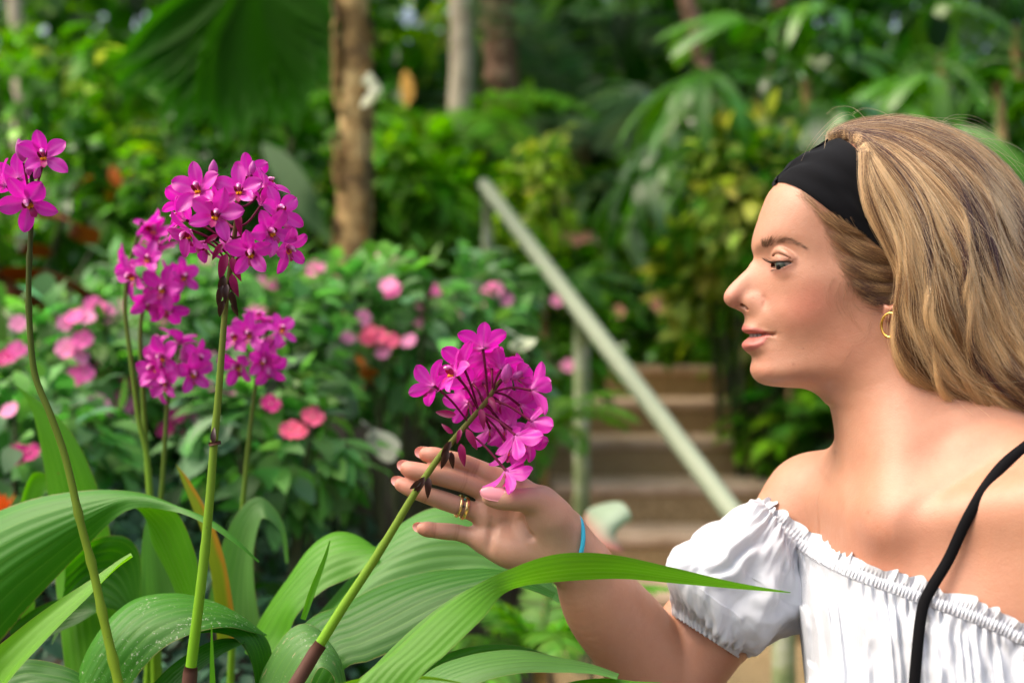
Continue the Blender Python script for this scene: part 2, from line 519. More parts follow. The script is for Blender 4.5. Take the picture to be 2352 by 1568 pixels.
def foliage_arrays(c, r, n, L, W, colr, seed, up=.35, droop=.5, shell=.55, aim=None, Ls=.3):
    """leaves spread through an ellipsoid: c centre, r radii"""
    g = np.random.default_rng(seed)
    u = unit(g.normal(0, 1, (n, 3))); rad = g.uniform(shell, 1.0, (n, 1)) ** .6
    clump = unit(g.normal(0, 1, (max(4, n // 28), 3))); 
    ci = np.argmax(u @ clump.T, 1); u = unit(u + clump[ci] * .55)
    lump = 1 + .22 * vnoise(u[:, :1] * 2.1, u[:, 1:2] * 2.1, u[:, 2:] * 2.1, seed)
    P = np.asarray(c) + u * rad * np.asarray(r) * lump
    D = unit(u * np.array([1, 1, .6]) + g.normal(0, .45, (n, 3)) + np.array([0, 0, -.15 * droop]))
    N = unit(np.array([0, 0, 1.0]) + u * (1 - up) + g.normal(0, .30, (n, 3)))
    LL = L * g.uniform(1 - Ls, 1 + Ls, n); WW = W * LL / L * g.uniform(.8, 1.2, n)
    V, F = leaf_batch(P, D, N, LL, WW, g.uniform(.2, 1.1, n) * droop * 1.4)
    col = np.repeat(jitter_col(colr, n, g), 18, 0)
    return V, F, col
def shrub(name, px, py, d, rx, rz, n, L, W, colr, label, cat='shrub', group=None, ry=None, mats=None, second=None, seed=None, **kw):
    seed = seed or (int(px * 7 + py * 13) % 9973)
    c = at(px, py, d); ry = ry or rx * .8
    gz = float(ground_z(c[0], c[1]))
    root = empty(name, (c[0], c[1], gz)); tag(root, label, cat, group)
    mb = MB(); V, F, col = foliage_arrays(c, (rx, ry, rz), n, L, W, colr, seed, **kw); mb.add(V, F, col)
    if second:
        V, F, col = foliage_arrays(c + np.array([0, -.02, .02]), (rx, ry, rz), second[1], L * .9, W, second[0], seed + 1, **kw); mb.add(V, F, col)
    f = link('foliage', mb.mesh('foliage'), root, mats or FOL); tag(f, kind='stuff')
    g = np.random.default_rng(seed + 2); sb = MB()
    for i in range(6):
        a = g.uniform(0, 6.28); e = c + np.array([math.cos(a) * rx * .6, math.sin(a) * ry * .6, rz * g.uniform(-.1, .7)])
        b = np.array([c[0] + math.cos(a) * rx * .12, c[1] + math.sin(a) * ry * .12, gz - .03])
        q = cr(np.array([b, (b + e) / 2 + np.array([0, 0, rz * .1]) + g.normal(0, .01, 3), e]), 8)
        sb.tube(q, np.linspace(.010, .003, 8) * min(1.4, rx / .25), 6)
    link('stem', sb.mesh('stem'), root, STEMM)
    return root, c

# impatiens: flower of five flat rounded petals
def imp_flower_mesh(colr, name):
    mb = MB()
    for k in range(5):
        a = 2 * math.pi * k / 5; d = np.array([math.cos(a), math.sin(a), 0]); s = np.array([-d[1], d[0], 0])
        P = []
        for t in np.linspace(0, 1, 5):
            for o in np.linspace(-1, 1, 5):
                w = .010 * math.sin(min(1, t * 1.15 + .12) * math.pi * .72) ** .8
                P.append(d * (.0185 * t) + s * o * w + np.array([0, 0, .004 * t * t - .0022 * o * o * t + .0006 * (k % 2)]))
        mb.add(np.array(P), grid_faces(5, 5), np.array(colr) * (1 + .06 * math.sin(k * 2.1)))
    mb.tube(np.array([[0, 0, .0], [0, 0, .002], [0, 0, .0035]]), [.0022, .002, .0008], 6, col=(.75, .55, .5))
    return mb.mesh(name)
m = NM('petal_soft'); m.color(m.attr('Col').outputs['Color']); m.set(Roughness=.6, Specular_IOR_Level=.3); translucent(m, m.attr('Col').outputs['Color'], .4); PETS = m.m
IMP = {'pink': imp_flower_mesh((.80, .15, .46), 'flower'), 'coral': imp_flower_mesh((.86, .14, .28), 'flower'), 'rose': imp_flower_mesh((.82, .30, .54), 'flower'), 'peach': imp_flower_mesh((.72, .36, .26), 'flower'), 'magenta': imp_flower_mesh((.55, .03, .22), 'flower')}
for me_ in IMP.values(): me_.materials.append(PETS)
BEDS = [  # px, py, depth, rx, rz, leaves
 (140, 900, 2.45, .20, .17, 330, 'low pink impatiens bush behind the thin bare orchid stalk'),
 (300, 880, 2.55, .19, .19, 330, 'pink impatiens bush behind the two green orchid stalks standing close together'),
 (70, 1050, 2.15, .17, .12, 230, 'impatiens bush with one magenta bloom beside the tall upright leaf blade'),
 (520, 860, 2.65, .22, .22, 380, 'impatiens bush with pale pink blooms behind the tallest orchid stem'),
 (640, 1010, 2.20, .14, .13, 240, 'small impatiens bush with two coral red blooms low on the bank'),
 (690, 730, 3.05, .23, .14, 380, 'impatiens bush with a pair of pink blooms at the foot of the palm trunk'),
 (880, 780, 2.85, .22, .17, 400, 'impatiens bush with large coral red blooms to the right of the palm trunk'),
 (1010, 720, 3.15, .19, .14, 380, 'impatiens bush with single pink blooms below the upper end of the handrail'),
 (430, 700, 3.1, .24, .13, 330, 'impatiens bush with faint rose blooms hidden behind the large orchid heads'),
 (1125, 880, 3.1, .13, .20, 220, 'leafy impatiens bush without blooms left of the concrete steps')]
bed_roots = []
for (px, py, d, rx, rz, n, lab) in BEDS:
    r_, c_ = shrub('impatiens_bush', px, py, d, rx, rz, n, .062, .030, GREENS['impatiens'], lab, 'impatiens', 'impatiens bushes in bloom on the bank', droop=.9, up=.2, shell=.5, second=((.13, .24, .12), n // 5))
    bed_roots.append((r_, c_))
FL = [(150, 742, 'rose'), (172, 728, 'pink'), (200, 730, 'rose'), (228, 712, 'pink'), (245, 720, 'rose'), (40, 803, 'pink'), (8, 822, 'magenta'), (178, 862, 'pink'), (195, 858, 'pink'), (240, 828, 'rose'), (183, 818, 'rose'), (362, 762, 'coral'),
      (40, 1044, 'magenta'), (68, 1040, 'magenta'), (172, 935, 'rose'), (195, 932, 'pink'), (225, 930, 'rose'), (255, 938, 'rose'), (292, 930, 'rose'), (302, 955, 'rose'), (318, 975, 'rose'), (465, 912, 'pink'), (545, 908, 'pink'), (565, 912, 'rose'), (540, 942, 'rose'), (447, 968, 'rose'), (506, 985, 'rose'),
      (600, 648, 'rose'), (622, 650, 'pink'), (720, 618, 'pink'), (738, 616, 'rose'), (770, 622, 'pink'), (868, 578, 'rose'), (885, 594, 'pink'), (902, 606, 'pink'), (893, 655, 'rose'), (985, 660, 'pink'), (1003, 664, 'pink'), (1048, 727, 'pink'), (1068, 728, 'rose'), (850, 760, 'coral'), (872, 772, 'coral'), (900, 782, 'coral'), (845, 776, 'coral'), (940, 783, 'rose'), (965, 742, 'rose'),
      (668, 988, 'coral'), (684, 992, 'coral'), (718, 957, 'coral'), (480, 596, 'rose'), (466, 602, 'rose'), (1140, 665, 'rose'), (1165, 688, 'rose')]
g = np.random.default_rng(31)
for i in range(34):
    FL.append((g.uniform(10, 640), 690 + 300 * g.random(), ['rose', 'pink', 'pink', 'rose', 'pink', 'magenta'][i % 6]))
for i in range(10): FL.append((g.uniform(700, 1130), g.uniform(610, 840), ['rose', 'pink'][i % 2]))
for px, py, kd in FL:
    k_ = min(range(len(BEDS)), key=lambda i: (BEDS[i][0] - px) ** 2 + ((BEDS[i][1] - py)) ** 2)
    d = BEDS[k_][2] - BEDS[k_][3] * .85
    o = bpy.data.objects.new('flower', IMP[kd]); C.objects.link(o); r_ = bed_roots[k_][0]
    o.parent = r_; o.matrix_parent_inverse = Matrix.Translation(-r_.location)
    nrm = Vector((g.normal(0, .3), -.85 + g.normal(0, .2), .55 + g.normal(0, .2))).normalized()
    o.matrix_basis = Matrix.Translation(atv(px, py, d)) @ nrm.to_track_quat('Z', 'Y').to_matrix().to_4x4() @ Matrix.Scale(.84 + g.normal(0, .09), 4)

# ------------------------------------------------------------------ shrubs of the middle distance
S_ = [ # name, px, py, d, rx, rz, n, L, W, colour, label, second colour
 ('croton_shrub', 130, 300, 5.2, .42, .35, 420, .13, .045, 'mid', 'dense green shrub flecked with yellow at the upper left edge', ('yellow', 26)),
 ('leafy_shrub', 60, 470, 4.0, .30, .22, 300, .10, .040, 'deep', 'dark leafy shrub behind the sparse orchid at the left edge', ('bright', 30)),
 ('bright_shrub', 245, 440, 4.3, .22, .18, 200, .12, .060, 'bright', 'bright green broad leaved shrub between the two sharp orchid heads', ('lime', 20)),
 ('croton_shrub', 330, 470, 3.9, .14, .10, 90, .09, .035, 'mid', 'small shrub with one orange leaf tuft above the small orchid', ('orange', 4)),
 ('leafy_shrub', 420, 330, 5.6, .45, .35, 420, .13, .050, 'mid', 'mid green shrub under the large fan palm leaf', ('bright', 80)),
 ('croton_shrub', 520, 370, 5.0, .22, .28, 230, .14, .035, 'deep', 'narrow upright croton with reddish tips left of the palm trunk', ('orange', 4)),
 ('leafy_shrub', 640, 470, 4.8, .34, .26, 330, .12, .050, 'deep', 'dark shrub immediately left of the palm trunk', ('mid', 60)),
 ('bright_shrub', 915, 480, 5.0, .30, .26, 330, .16, .050, 'bright', 'bright strap leaved shrub immediately right of the palm trunk', ('mid', 110)),
 ('leafy_shrub', 1020, 520, 4.9, .26, .24, 300, .12, .045, 'mid', 'mid green shrub left of the handrail top', ('bright', 60)),
 ('leafy_shrub', 960, 340, 7.0, .60, .40, 420, .22, .06, 'deep', 'tall dark shrub between the palm trunk and the grey trunk', ('bright', 90)),
 ('yellow_shrub', 930, 130, 9.0, .75, .42, 330, .22, .09, 'lime', 'yellow green tree foliage high between the palm trunk and the grey trunk', ('yellow', 150)),
 ('variegated_shrub', 1235, 440, 4.6, .12, .20, 150, .07, .030, 'lime', 'slender yellow green shrub beyond the top of the handrail', ('yellow', 40)),
 ('flowering_shrub', 1330, 560, 6.70, 0.438, 0.301, 340, 0.116, 0.058, 'mid', 'green shrub dotted with orange pink blooms beyond the handrail', ('bright', 120)),
 ('bright_shrub', 1480, 520, 6.50, 0.396, 0.240, 260, 0.171, 0.079, 'bright', 'light green drooping shrub between handrail and the woman\'s face', ('grey', 80)),
 ('leafy_shrub', 1430, 690, 6.30, 0.573, 0.315, 420, 0.120, 0.053, 'mid', 'mid green low shrub behind the middle of the handrail', ('bright', 110)),
 ('leafy_shrub', 1520, 800, 6.15, 0.540, 0.240, 330, 0.111, 0.050, 'deep', 'dark low shrub at the top of the visible steps', ('mid', 90)),
 ('variegated_shrub', 1735, 490, 4.90, 0.280, 0.308, 260, 0.106, 0.045, 'mid', 'yellow green variegated shrub seen just left of the woman\'s headband', ('yellow', 420)),
 ('variegated_shrub', 1690, 640, 5.10, 0.255, 0.300, 210, 0.112, 0.047, 'mid', 'yellow green variegated shrub seen just left of the woman\'s nose', ('yellow', 300)),
 ('leafy_shrub', 1720, 800, 6.00, 0.34, 0.27, 260, 0.109, 0.053, 'mid', 'green shrub overhanging the steps in front of the woman\'s chin', ('bright', 90)),
 ('leafy_shrub', 1950, 960, 4.90, 0.36, 0.269, 330, 0.117, 0.058, 'bright', 'bright green shrub overhanging the steps below the woman\'s chin', ('deep', 190)),
 ('leafy_shrub', 1250, 800, 4.7, .24, .20, 220, .095, .040, 'mid', 'green shrub between the two handrail posts', ('bright', 70)),
 ('leafy_shrub', 1900, 330, 5.4, .55, .45, 330, .20, .05, 'deep', 'dark tall shrub behind the woman\'s head', ('mid', 60)),
]
for (nm, px, py, d, rx, rz, n, L, W, cn, lab, sec) in S_:
    shrub(nm, px, py, d, rx, rz, n, L, W, GREENS[cn], lab, 'shrub', second=(GREENS[sec[0]], sec[1]) if sec else None, droop=.9, mats=GLOSS if cn in ('deep',) else FOL)
for px, py, d, kd in ((1300, 545, 6.2, 'peach'), (1322, 552, 6.2, 'peach'), (1348, 545, 6.2, 'peach'), (1375, 548, 6.2, 'rose'), (1290, 462, 4.7, 'rose'), (1420, 716, 5.7, 'peach'), (1510, 700, 5.7, 'peach'), (1280, 690, 3.7, 'rose'), (1305, 840, 3.6, 'rose')):
    o = bpy.data.objects.new('begonia_bloom', IMP[kd]); C.objects.link(o)
    o.matrix_world = Matrix.Translation(atv(px, py, d)) @ Vector((0, -.9, .45)).to_track_quat('Z', 'Y').to_matrix().to_4x4() @ Matrix.Scale(1.0 if d < 5 else 1.5, 4)
    where = 'high beyond the handrail top' if py < 500 else ('in the row of blooms beyond the handrail, at its %s' % {1300: 'left end', 1322: 'second place', 1348: 'third place', 1375: 'right end'}.get(px, '')) if py < 600 else {1420: 'right of the middle of the handrail', 1510: 'between handrail and the woman\'s nose', 1280: 'under the handrail between its posts', 1305: 'left of the middle handrail post'}[px]
    tag(o, ('peach coloured' if kd == 'peach' else 'pale rose') + ' bloom ' + where, 'flower', 'blooms scattered in the shrubs beyond the handrail')

# ------------------------------------------------------------------ plants with large single leaves
def big_leaf(name, root, pts, width, colr, mat, nv=9, pleat=0.0, npl=5, up=(0, -.3, 1), shape=(.45, .75), arch=.12, label=None, nu=26, roll=0.0, var=.12, edge=None):
    """leaf along centre points pts (world) with greatest width; returns the object"""
    Cn = arc_resample(cr(np.array(pts, float), 80), nu)
    T = unit(np.gradient(Cn, axis=0)); U = np.broadcast_to(np.asarray(up, float), T.shape)
    N = unit(U - T * np.sum(U * T, -1, keepdims=True)); S = np.cross(T, N)
    t = np.linspace(0, 1, nu)
    ro = np.interp(t, np.linspace(0, 1, np.size(roll)), np.atleast_1d(roll))[:, None]
    N, S = N * np.cos(ro) + S * np.sin(ro), S * np.cos(ro) - N * np.sin(ro)
    if np.size(width) == 1:
        pk, sh = shape
        w = np.where(t < pk, .10 + .90 * np.sin(np.clip(t / pk, 0, 1) * np.pi / 2) ** sh, np.cos(np.clip((t - pk) / (1 - pk), 0, 1) * np.pi / 2) ** sh) * width * .5
    else: w = np.interp(t, np.linspace(0, 1, len(width)), width) * .5
    o = np.linspace(-1, 1, nv)[None]
    pl = pleat * (np.abs(((o * npl * .5 + 50.25) % 1.0) - .5) * 4 - 1) * np.clip(w[:, None] / max(w.max(), 1e-6), 0, 1)
    zz = -arch * w[:, None] * o ** 2 + pl
    V = Cn[:, None] + S[:, None] * (w[:, None] * o)[..., None] + N[:, None] * zz[..., None]
    me = np_mesh(name, V.reshape(-1, 3), grid_faces(nu, nv))
    c_ = np.asarray(colr)[None] * (1 + var * vnoise(np.repeat(t, nv) * 6, np.tile(o[0], nu) * 3, hash(name) % 7, 5))[:, None]
    if edge is not None:
        we = np.clip(edge[1] * (np.tile(o[0], nu) - edge[2]), 0, 1)[:, None]; c_ = c_ * (1 - we) + np.asarray(edge[0]) * we
    vcol(me, 'Col', c_)
    vfloat(me, 'across', np.tile(o[0], nu)); vfloat(me, 'along', np.repeat(t, nv))
    ob = link(name, me, root, mat)
    if label: ob['label'] = label
    return ob
def A3(*p): return [at(*q) for q in p]

br = empty('bronze_leaf_plant', (at(60, 700, 2.9)[0], 2.9, float(ground_z(at(60, 700, 2.9)[0], 2.9)))); tag(br, 'plant with huge dark bronze brown leaves at the left edge', 'plant')
big_leaf('leaf', br, A3((310, 780, 2.9), (240, 700, 2.86), (150, 640, 2.84), (60, 620, 2.85), (0, 650, 2.9)), .125, GREENS['bronze'], DRYM, roll=.5)
big_leaf('leaf', br, A3((120, 760, 2.95), (60, 700, 2.9), (10, 640, 2.88), (-60, 600, 2.9)), .16, GREENS['bronze'], DRYM, roll=.7)
big_leaf('leaf', br, A3((220, 560, 3.1), (180, 520, 3.05), (130, 490, 3.05), (90, 500, 3.1)), .09, (.16, .05, .02), DRYM, roll=.4)
big_leaf('leaf', br, A3((110, 590, 3.1), (60, 560, 3.05), (10, 545, 3.05)), .08, (.09, .028, .012), DRYM, roll=.4)
big_leaf('leaf', br, A3((80, 800, 2.8), (50, 750, 2.75), (20, 715, 2.75), (-20, 720, 2.8)), .07, GREENS['pale'], FOL, roll=.5, label='pale green leaf among the bronze ones')
mb = MB()
for e in (at(310, 780, 2.9), at(120, 760, 2.95), at(220, 560, 3.1), at(110, 590, 3.1), at(80, 800, 2.8)):
    mb.tube(cr(np.array([np.array(br.location) + np.array([0, 0, -.05]), (np.array(br.location) + e) / 2 + np.array([0, .04, .08]), e]), 10), np.linspace(.008, .004, 10), 6)
link('stem', mb.mesh('stem'), br, STEMM)

PALMF = fol_mat('palm_leaf_material', .6, .6, .2)
# the broad fan palm leaf hanging into the picture
fp = empty('fan_palm', (-.75, 4.75, float(ground_z(-.75, 4.75)))); tag(fp, 'large fan palm leaf hanging into the picture at the upper left', 'palm')
hub = at(585, -75, 4.5)
g = np.random.default_rng(5)
for k in range(19):
    a = math.radians(-148 + 122 * k / 18)
    dirv = np.array([math.cos(a), -.10, math.sin(a)]) if False else np.array([math.cos(a) * .95 - .10, .10 * math.sin(a * 2), math.sin(a)])
    Lk = 1.43 * (.34 + .03 * math.sin(k * 1.7)) * (1.0 if k < 16 else .8)
    pts = [hub + dirv * Lk * f + np.array([0, -.05 * f * f, -.06 * f * f]) for f in np.linspace(.03, 1, 6)]
    big_leaf('leaf_segment', fp, pts, [.020, .072, .122, .126, .086, .008], (.036, .17, .003), PALMF, nv=5, up=(.15 * math.cos(k), -1, .12), arch=-.35, nu=14)
mb = MB(); mb.tube(cr(np.array([hub, hub + np.array([.02, .10, .35]), np.array([-.6, 4.9, 2.6]), [-.75, 4.8, 1.6], np.array(fp.location) - np.array([0, 0, .1])]), 24), np.linspace(.006, .014, 24), 8)
link('stalk', mb.mesh('stalk'), fp, STEMM)

# single glossy straps and pale leaves seen as blurred strokes
def lone(name, pts, w, colr, label, cat, mat=None, **kw):
    c = np.array(pts[0]); root = empty(name, tuple(c)); tag(root, label, cat)
    big_leaf('leaf', root, pts, w, colr, mat or GLOSS, **kw)
    gz_ = float(ground_z(c[0], c[1])); mb = MB(); mb.tube(cr(np.array([c, (c + [c[0], c[1] + .05, gz_]) / 2 + np.array([.01, .02, 0]), [c[0], c[1] + .05, gz_ - .05]]), 10), .004, 6); link('stem', mb.mesh('stem'), root, STEMM)
lone('strap_leaf_plant', A3((600, 330, 4.2), (660, 400, 4.1), (710, 480, 4.05), (770, 570, 4.1)), .085, GREENS['grey'], 'grey green strap leaf slanting down towards the palm trunk', 'plant', roll=.9, mat=PALMF)
lone('strap_leaf_plant', A3((650, 20, 4.6), (710, 50, 4.5), (765, 100, 4.45), (785, 170, 4.5)), .085, GREENS['grey'], 'arching glossy strap leaf at the top, left of the palm trunk', 'plant', roll=.8)
lone('spathe_flower', A3((835, 245, 3.95), (845, 215, 3.9), (855, 185, 3.9), (850, 165, 3.95)), .06, (.62, .64, .52), 'single white spathe bloom right of the palm trunk', 'flower', mat=FOL, roll=.3, arch=.5)
lone('dead_leaf', A3((930, 160, 6.4), (935, 215, 6.3), (925, 270, 6.3), (930, 305, 6.3)), .065, (.36, .20, .04), 'hanging dead yellow brown leaf between palm trunk and grey trunk', 'leaf', mat=DRYM, roll=.3)
lone('pale_leaf_plant', A3((900, 1060, 2.45), (885, 1020, 2.42), (855, 985, 2.4), (830, 965, 2.42)), .052, (.30, .33, .29), 'pale grey leaf lying on the bank left of the raised hand', 'leaf', mat=FOL, roll=.7)
lone('caladium', A3((1215, 800, 2.7), (1200, 785, 2.66), (1180, 765, 2.66), (1165, 755, 2.7)), .055, (.50, .56, .44), 'cream white caladium leaf behind the top of the held orchid', 'plant', mat=FOL, roll=.6)
lone('caladium', A3((1350, 1170, 2.4), (1385, 1190, 2.34), (1410, 1225, 2.32), (1425, 1265, 2.35)), .085, (.30, .40, .30), 'pale caladium leaf with reddish veins behind the woman\'s wrist', 'plant', mat=FOL, roll=.6, edge=((.40, .16, .14), 1.4, .1))
lone('bronze_leaf_plant', A3((1185, 840, 2.9), (1160, 810, 2.86), (1140, 780, 2.86), (1130, 760, 2.9)), .085, (.085, .028, .012), 'brown leaf half hidden behind the top of the held orchid', 'plant', mat=FOL, roll=.7)
lone('dead_leaf', A3((860, 880, 2.7), (845, 850, 2.66), (835, 825, 2.66), (845, 805, 2.7)), .035, (.40, .12, .015), 'orange withered leaf under the coral red impatiens', 'leaf', mat=DRYM, roll=.4)
of_ = empty('orange_flower', tuple(at(-5, 1190, 2.0))); tag(of_, 'orange red bloom cut by the left edge above the arching leaf', 'flower')
for k in range(7):
    a = k * .9; b0 = at(-6 + 5 * math.cos(a), 1200, 2.0 + .01 * math.sin(a)); big_leaf('petal', of_, [b0, b0 + np.array([.010 * math.cos(a), .010 * math.sin(a), .022]), b0 + np.array([.022 * math.cos(a), .02 * math.sin(a), .042 - .008 * (k % 2)])], .018, (.75, .10, .012), PETS, nv=5, nu=8, up=(-math.cos(a), -math.sin(a), .3))

# ------------------------------------------------------------------ ferns and feather palms
def frond(mb, base, dirv, L, nl, ll, lw, colr, g, droop=.8, vee=.35, side_droop=.3, thick=.004):
    dirv = unit(dirv); hz = unit(np.array([dirv[0], dirv[1], 0.0]) + 1e-6)
    t = np.linspace(0, 1, 14)
    el = math.asin(np.clip(dirv[2], -1, 1)); ang = el - droop * t * 1.6
    st = L / 13
    P = np.concatenate([[base], base + np.cumsum((np.cos(ang)[:, None] * hz + np.sin(ang)[:, None] * np.array([0, 0, 1.0])) * st, 0)[:-1]])
    mb.tube(P, np.linspace(thick, thick * .25, 14), 5, col=np.asarray(colr) * .9)
    tl = np.linspace(.12, .99, nl)
    Q = np.stack([np.interp(tl, t, P[:, k]) for k in range(3)], -1)
    Tg = unit(np.stack([np.interp(tl, t, np.gradient(P, axis=0)[:, k]) for k in range(3)], -1))
    sd = unit(np.cross(Tg, np.array([0, 0, 1.0]))); upv = np.cross(sd, Tg)
    for s in (-1, 1):
        D = unit(sd * s + Tg * .55 + upv * vee + g.normal(0, .06, Q.shape) - np.array([0, 0, side_droop]))
        LL = ll * np.sin(np.pi * np.clip(tl * .88 + .10, 0, 1)) ** .7
        V, F = leaf_batch(Q, D, upv, LL, lw * (.5 + .5 * LL / ll), g.uniform(.3, .9, nl), .1, 5)
        mb.add(V, F, np.repeat(jitter_col(colr, nl, g, .15), 15, 0))
def frond_plant(name, c, nf, L, nl, ll, lw, colr, label, cat, seed, el=(.3, 1.2), mats=None, trunk=None, droop=.8, az=(0, 6.28), **kw):
    g = np.random.default_rng(seed); c = np.asarray(c, float); gz_ = float(ground_z(c[0], c[1]))
    root = empty(name, (c[0], c[1], gz_)); tag(root, label, cat)
    for k in range(nf):
        a = az[0] + (az[1] - az[0]) * (k + g.uniform(-.3, .3)) / nf; e = g.uniform(*el)
        mb = MB(); frond(mb, c, np.array([math.cos(a) * math.cos(e), math.sin(a) * math.cos(e), math.sin(e)]), L * g.uniform(.8, 1.1), nl, ll, lw, np.asarray(colr) * g.uniform(.75, 1.2), g, droop, **kw)
        link('frond', mb.mesh('frond'), root, mats or FOL)
    mb = MB(); mb.tube(np.array([[c[0], c[1], z_] for z_ in np.linspace(gz_ - .1, c[2] + .01, 6)]), trunk or .012, 8); link('trunk', mb.mesh('trunk'), root, BARKP)
    return root
BARKP = bark_mat('palm_bark', [(.36, (.12, .070, .028)), (.5, (.40, .25, .095)), (.64, (.66, .48, .22))], 11)
BARKG = bark_mat('grey_bark', [(.3, (.26, .21, .15)), (.6, (.50, .43, .32)), (.75, (.62, .55, .44))], 9)
BARKB = bark_mat('brown_bark', [(.38, (.07, .04, .024)), (.50, (.24, .13, .08)), (.62, (.50, .31, .21))], 12)
frond_plant('cycad', at(1330, 330, 7.2), 15, 1.15, 34, .30, .022, GREENS['grey'], 'grey green feather palm with arching fronds beyond the handrail top', 'palm', 3, droop=.75, trunk=.07, el=(.1, 1.3))
frond_plant('cycad', at(1520, 210, 8.6), 15, 1.35, 34, .36, .026, GREENS['grey'], 'taller grey green feather palm above and behind the other one', 'palm', 4, droop=.75, trunk=.08, el=(.1, 1.3))
frond_plant('cycad', at(1240, 150, 9.4), 12, 1.3, 30, .36, .028, GREENS['teal'], 'dark feather palm beside the mottled brown trunk', 'palm', 5, droop=.8, trunk=.08, el=(.1, 1.2))
frond_plant('feather_palm', at(1010, 330, 6.6), 11, .95, 26, .26, .03, GREENS['mid'], 'green feather palm at the foot of the grey trunk', 'palm', 6, droop=.9, trunk=.05, el=(.0, 1.1))
frond_plant('fern', at(1250, 1000, 3.3), 11, .26, 22, .060, .014, (.12, .30, .03), 'bright green fern left of the steps behind the held orchid', 'fern', 7, droop=1.0, trunk=.01)
frond_plant('fern', at(1240, 1520, 2.1), 13, .27, 24, .055, .014, (.10, .27, .025), 'bright green fern under the woman\'s forearm', 'fern', 8, droop=.9, trunk=.01)
frond_plant('fern', at(1250, 700, 4.4), 12, .44, 24, .07, .015, (.05, .16, .025), 'green fern under the handrail between far and middle post', 'fern', 9, droop=1.0, trunk=.01)
frond_plant('fern', at(1930, 1000, 4.6), 10, .32, 20, .085, .02, (.07, .22, .02), 'green fern beside the woman\'s bare shoulder', 'fern', 10, droop=1.0, trunk=.01)

# lady palms: canes with hands of glossy straps
def lady_palm(px, py, d, n_h, label, seed, colr='mid'):
    g = np.random.default_rng(seed); c = at(px, py, d); gz_ = float(ground_z(c[0], c[1]))
    root = empty('lady_palm', (c[0], c[1], gz_)); tag(root, label, 'palm', 'lady palms on the slope')
    mb = MB(); mb.tube(cr(np.array([[c[0], c[1], gz_ - .1], [c[0] + .03, c[1], (gz_ + c[2]) / 2], c]), 10), .018, 8); link('cane', mb.mesh('cane'), root, BARKP)
    for k in range(n_h):
        a = g.uniform(0, 6.28); e = g.uniform(-.1, .9); L0 = g.uniform(.25, .5)
        h = c + np.array([math.cos(a) * math.cos(e), math.sin(a) * math.cos(e), math.sin(e)]) * L0 + np.array([0, 0, -g.uniform(0, .5)])
        mb = MB(); mb.tube(cr(np.array([c - np.array([0, 0, .1]), (c + h) / 2 + np.array([0, 0, .06]), h]), 6), .005, 5, col=GREENS['mid'])
        nb = g.integers(7, 11); out = unit(h - c)
        ba = np.linspace(-1.5, 1.5, nb) + g.normal(0, .08, nb)
        sd = unit(np.cross(out, [0, 0, 1.0])); upv = np.cross(sd, out)
        D = np.cos(ba)[:, None] * out + np.sin(ba)[:, None] * sd + np.array([0, 0, -.25])
        V, F = leaf_batch(np.repeat(h[None], nb, 0), D, np.repeat(upv[None], nb, 0) + g.normal(0, .15, (nb, 3)), g.uniform(.30, .46, nb), g.uniform(.045, .065, nb), g.uniform(.7, 1.7, nb), .15, 8, (.5, .45))
        mb.add(V, F, np.repeat(jitter_col(GREENS[colr], nb, g, .2), 24, 0))
        link('leaf_hand', mb.mesh('leaf_hand'), root, GLOSS)
for i, (px, py, d, nh, lab, cl) in enumerate([(1700, 230, 5.6, 9, 'leftmost lady palm on the right, beside the leaning brown trunk', 'mid'), (1850, 180, 5.2, 10, 'lady palm above the woman\'s headband', 'mid'), (2010, 150, 5.6, 10, 'lady palm directly above the woman\'s crown', 'mid'), (2160, 130, 5.0, 10, 'lady palm above the back of the woman\'s head', 'mid'),
        (2290, 190, 4.7, 10, 'lady palm at the upper right edge', 'mid'), (1800, 330, 4.8, 7, 'low lady palm just above the variegated shrub', 'deep'), (2330, 60, 5.8, 9, 'lady palm in the top right corner', 'deep'), (1620, 330, 6.2, 8, 'lady palm low behind the handrail side of the slope', 'grey')]):
    lady_palm(px, py, d, nh, lab, 50 + i, cl)

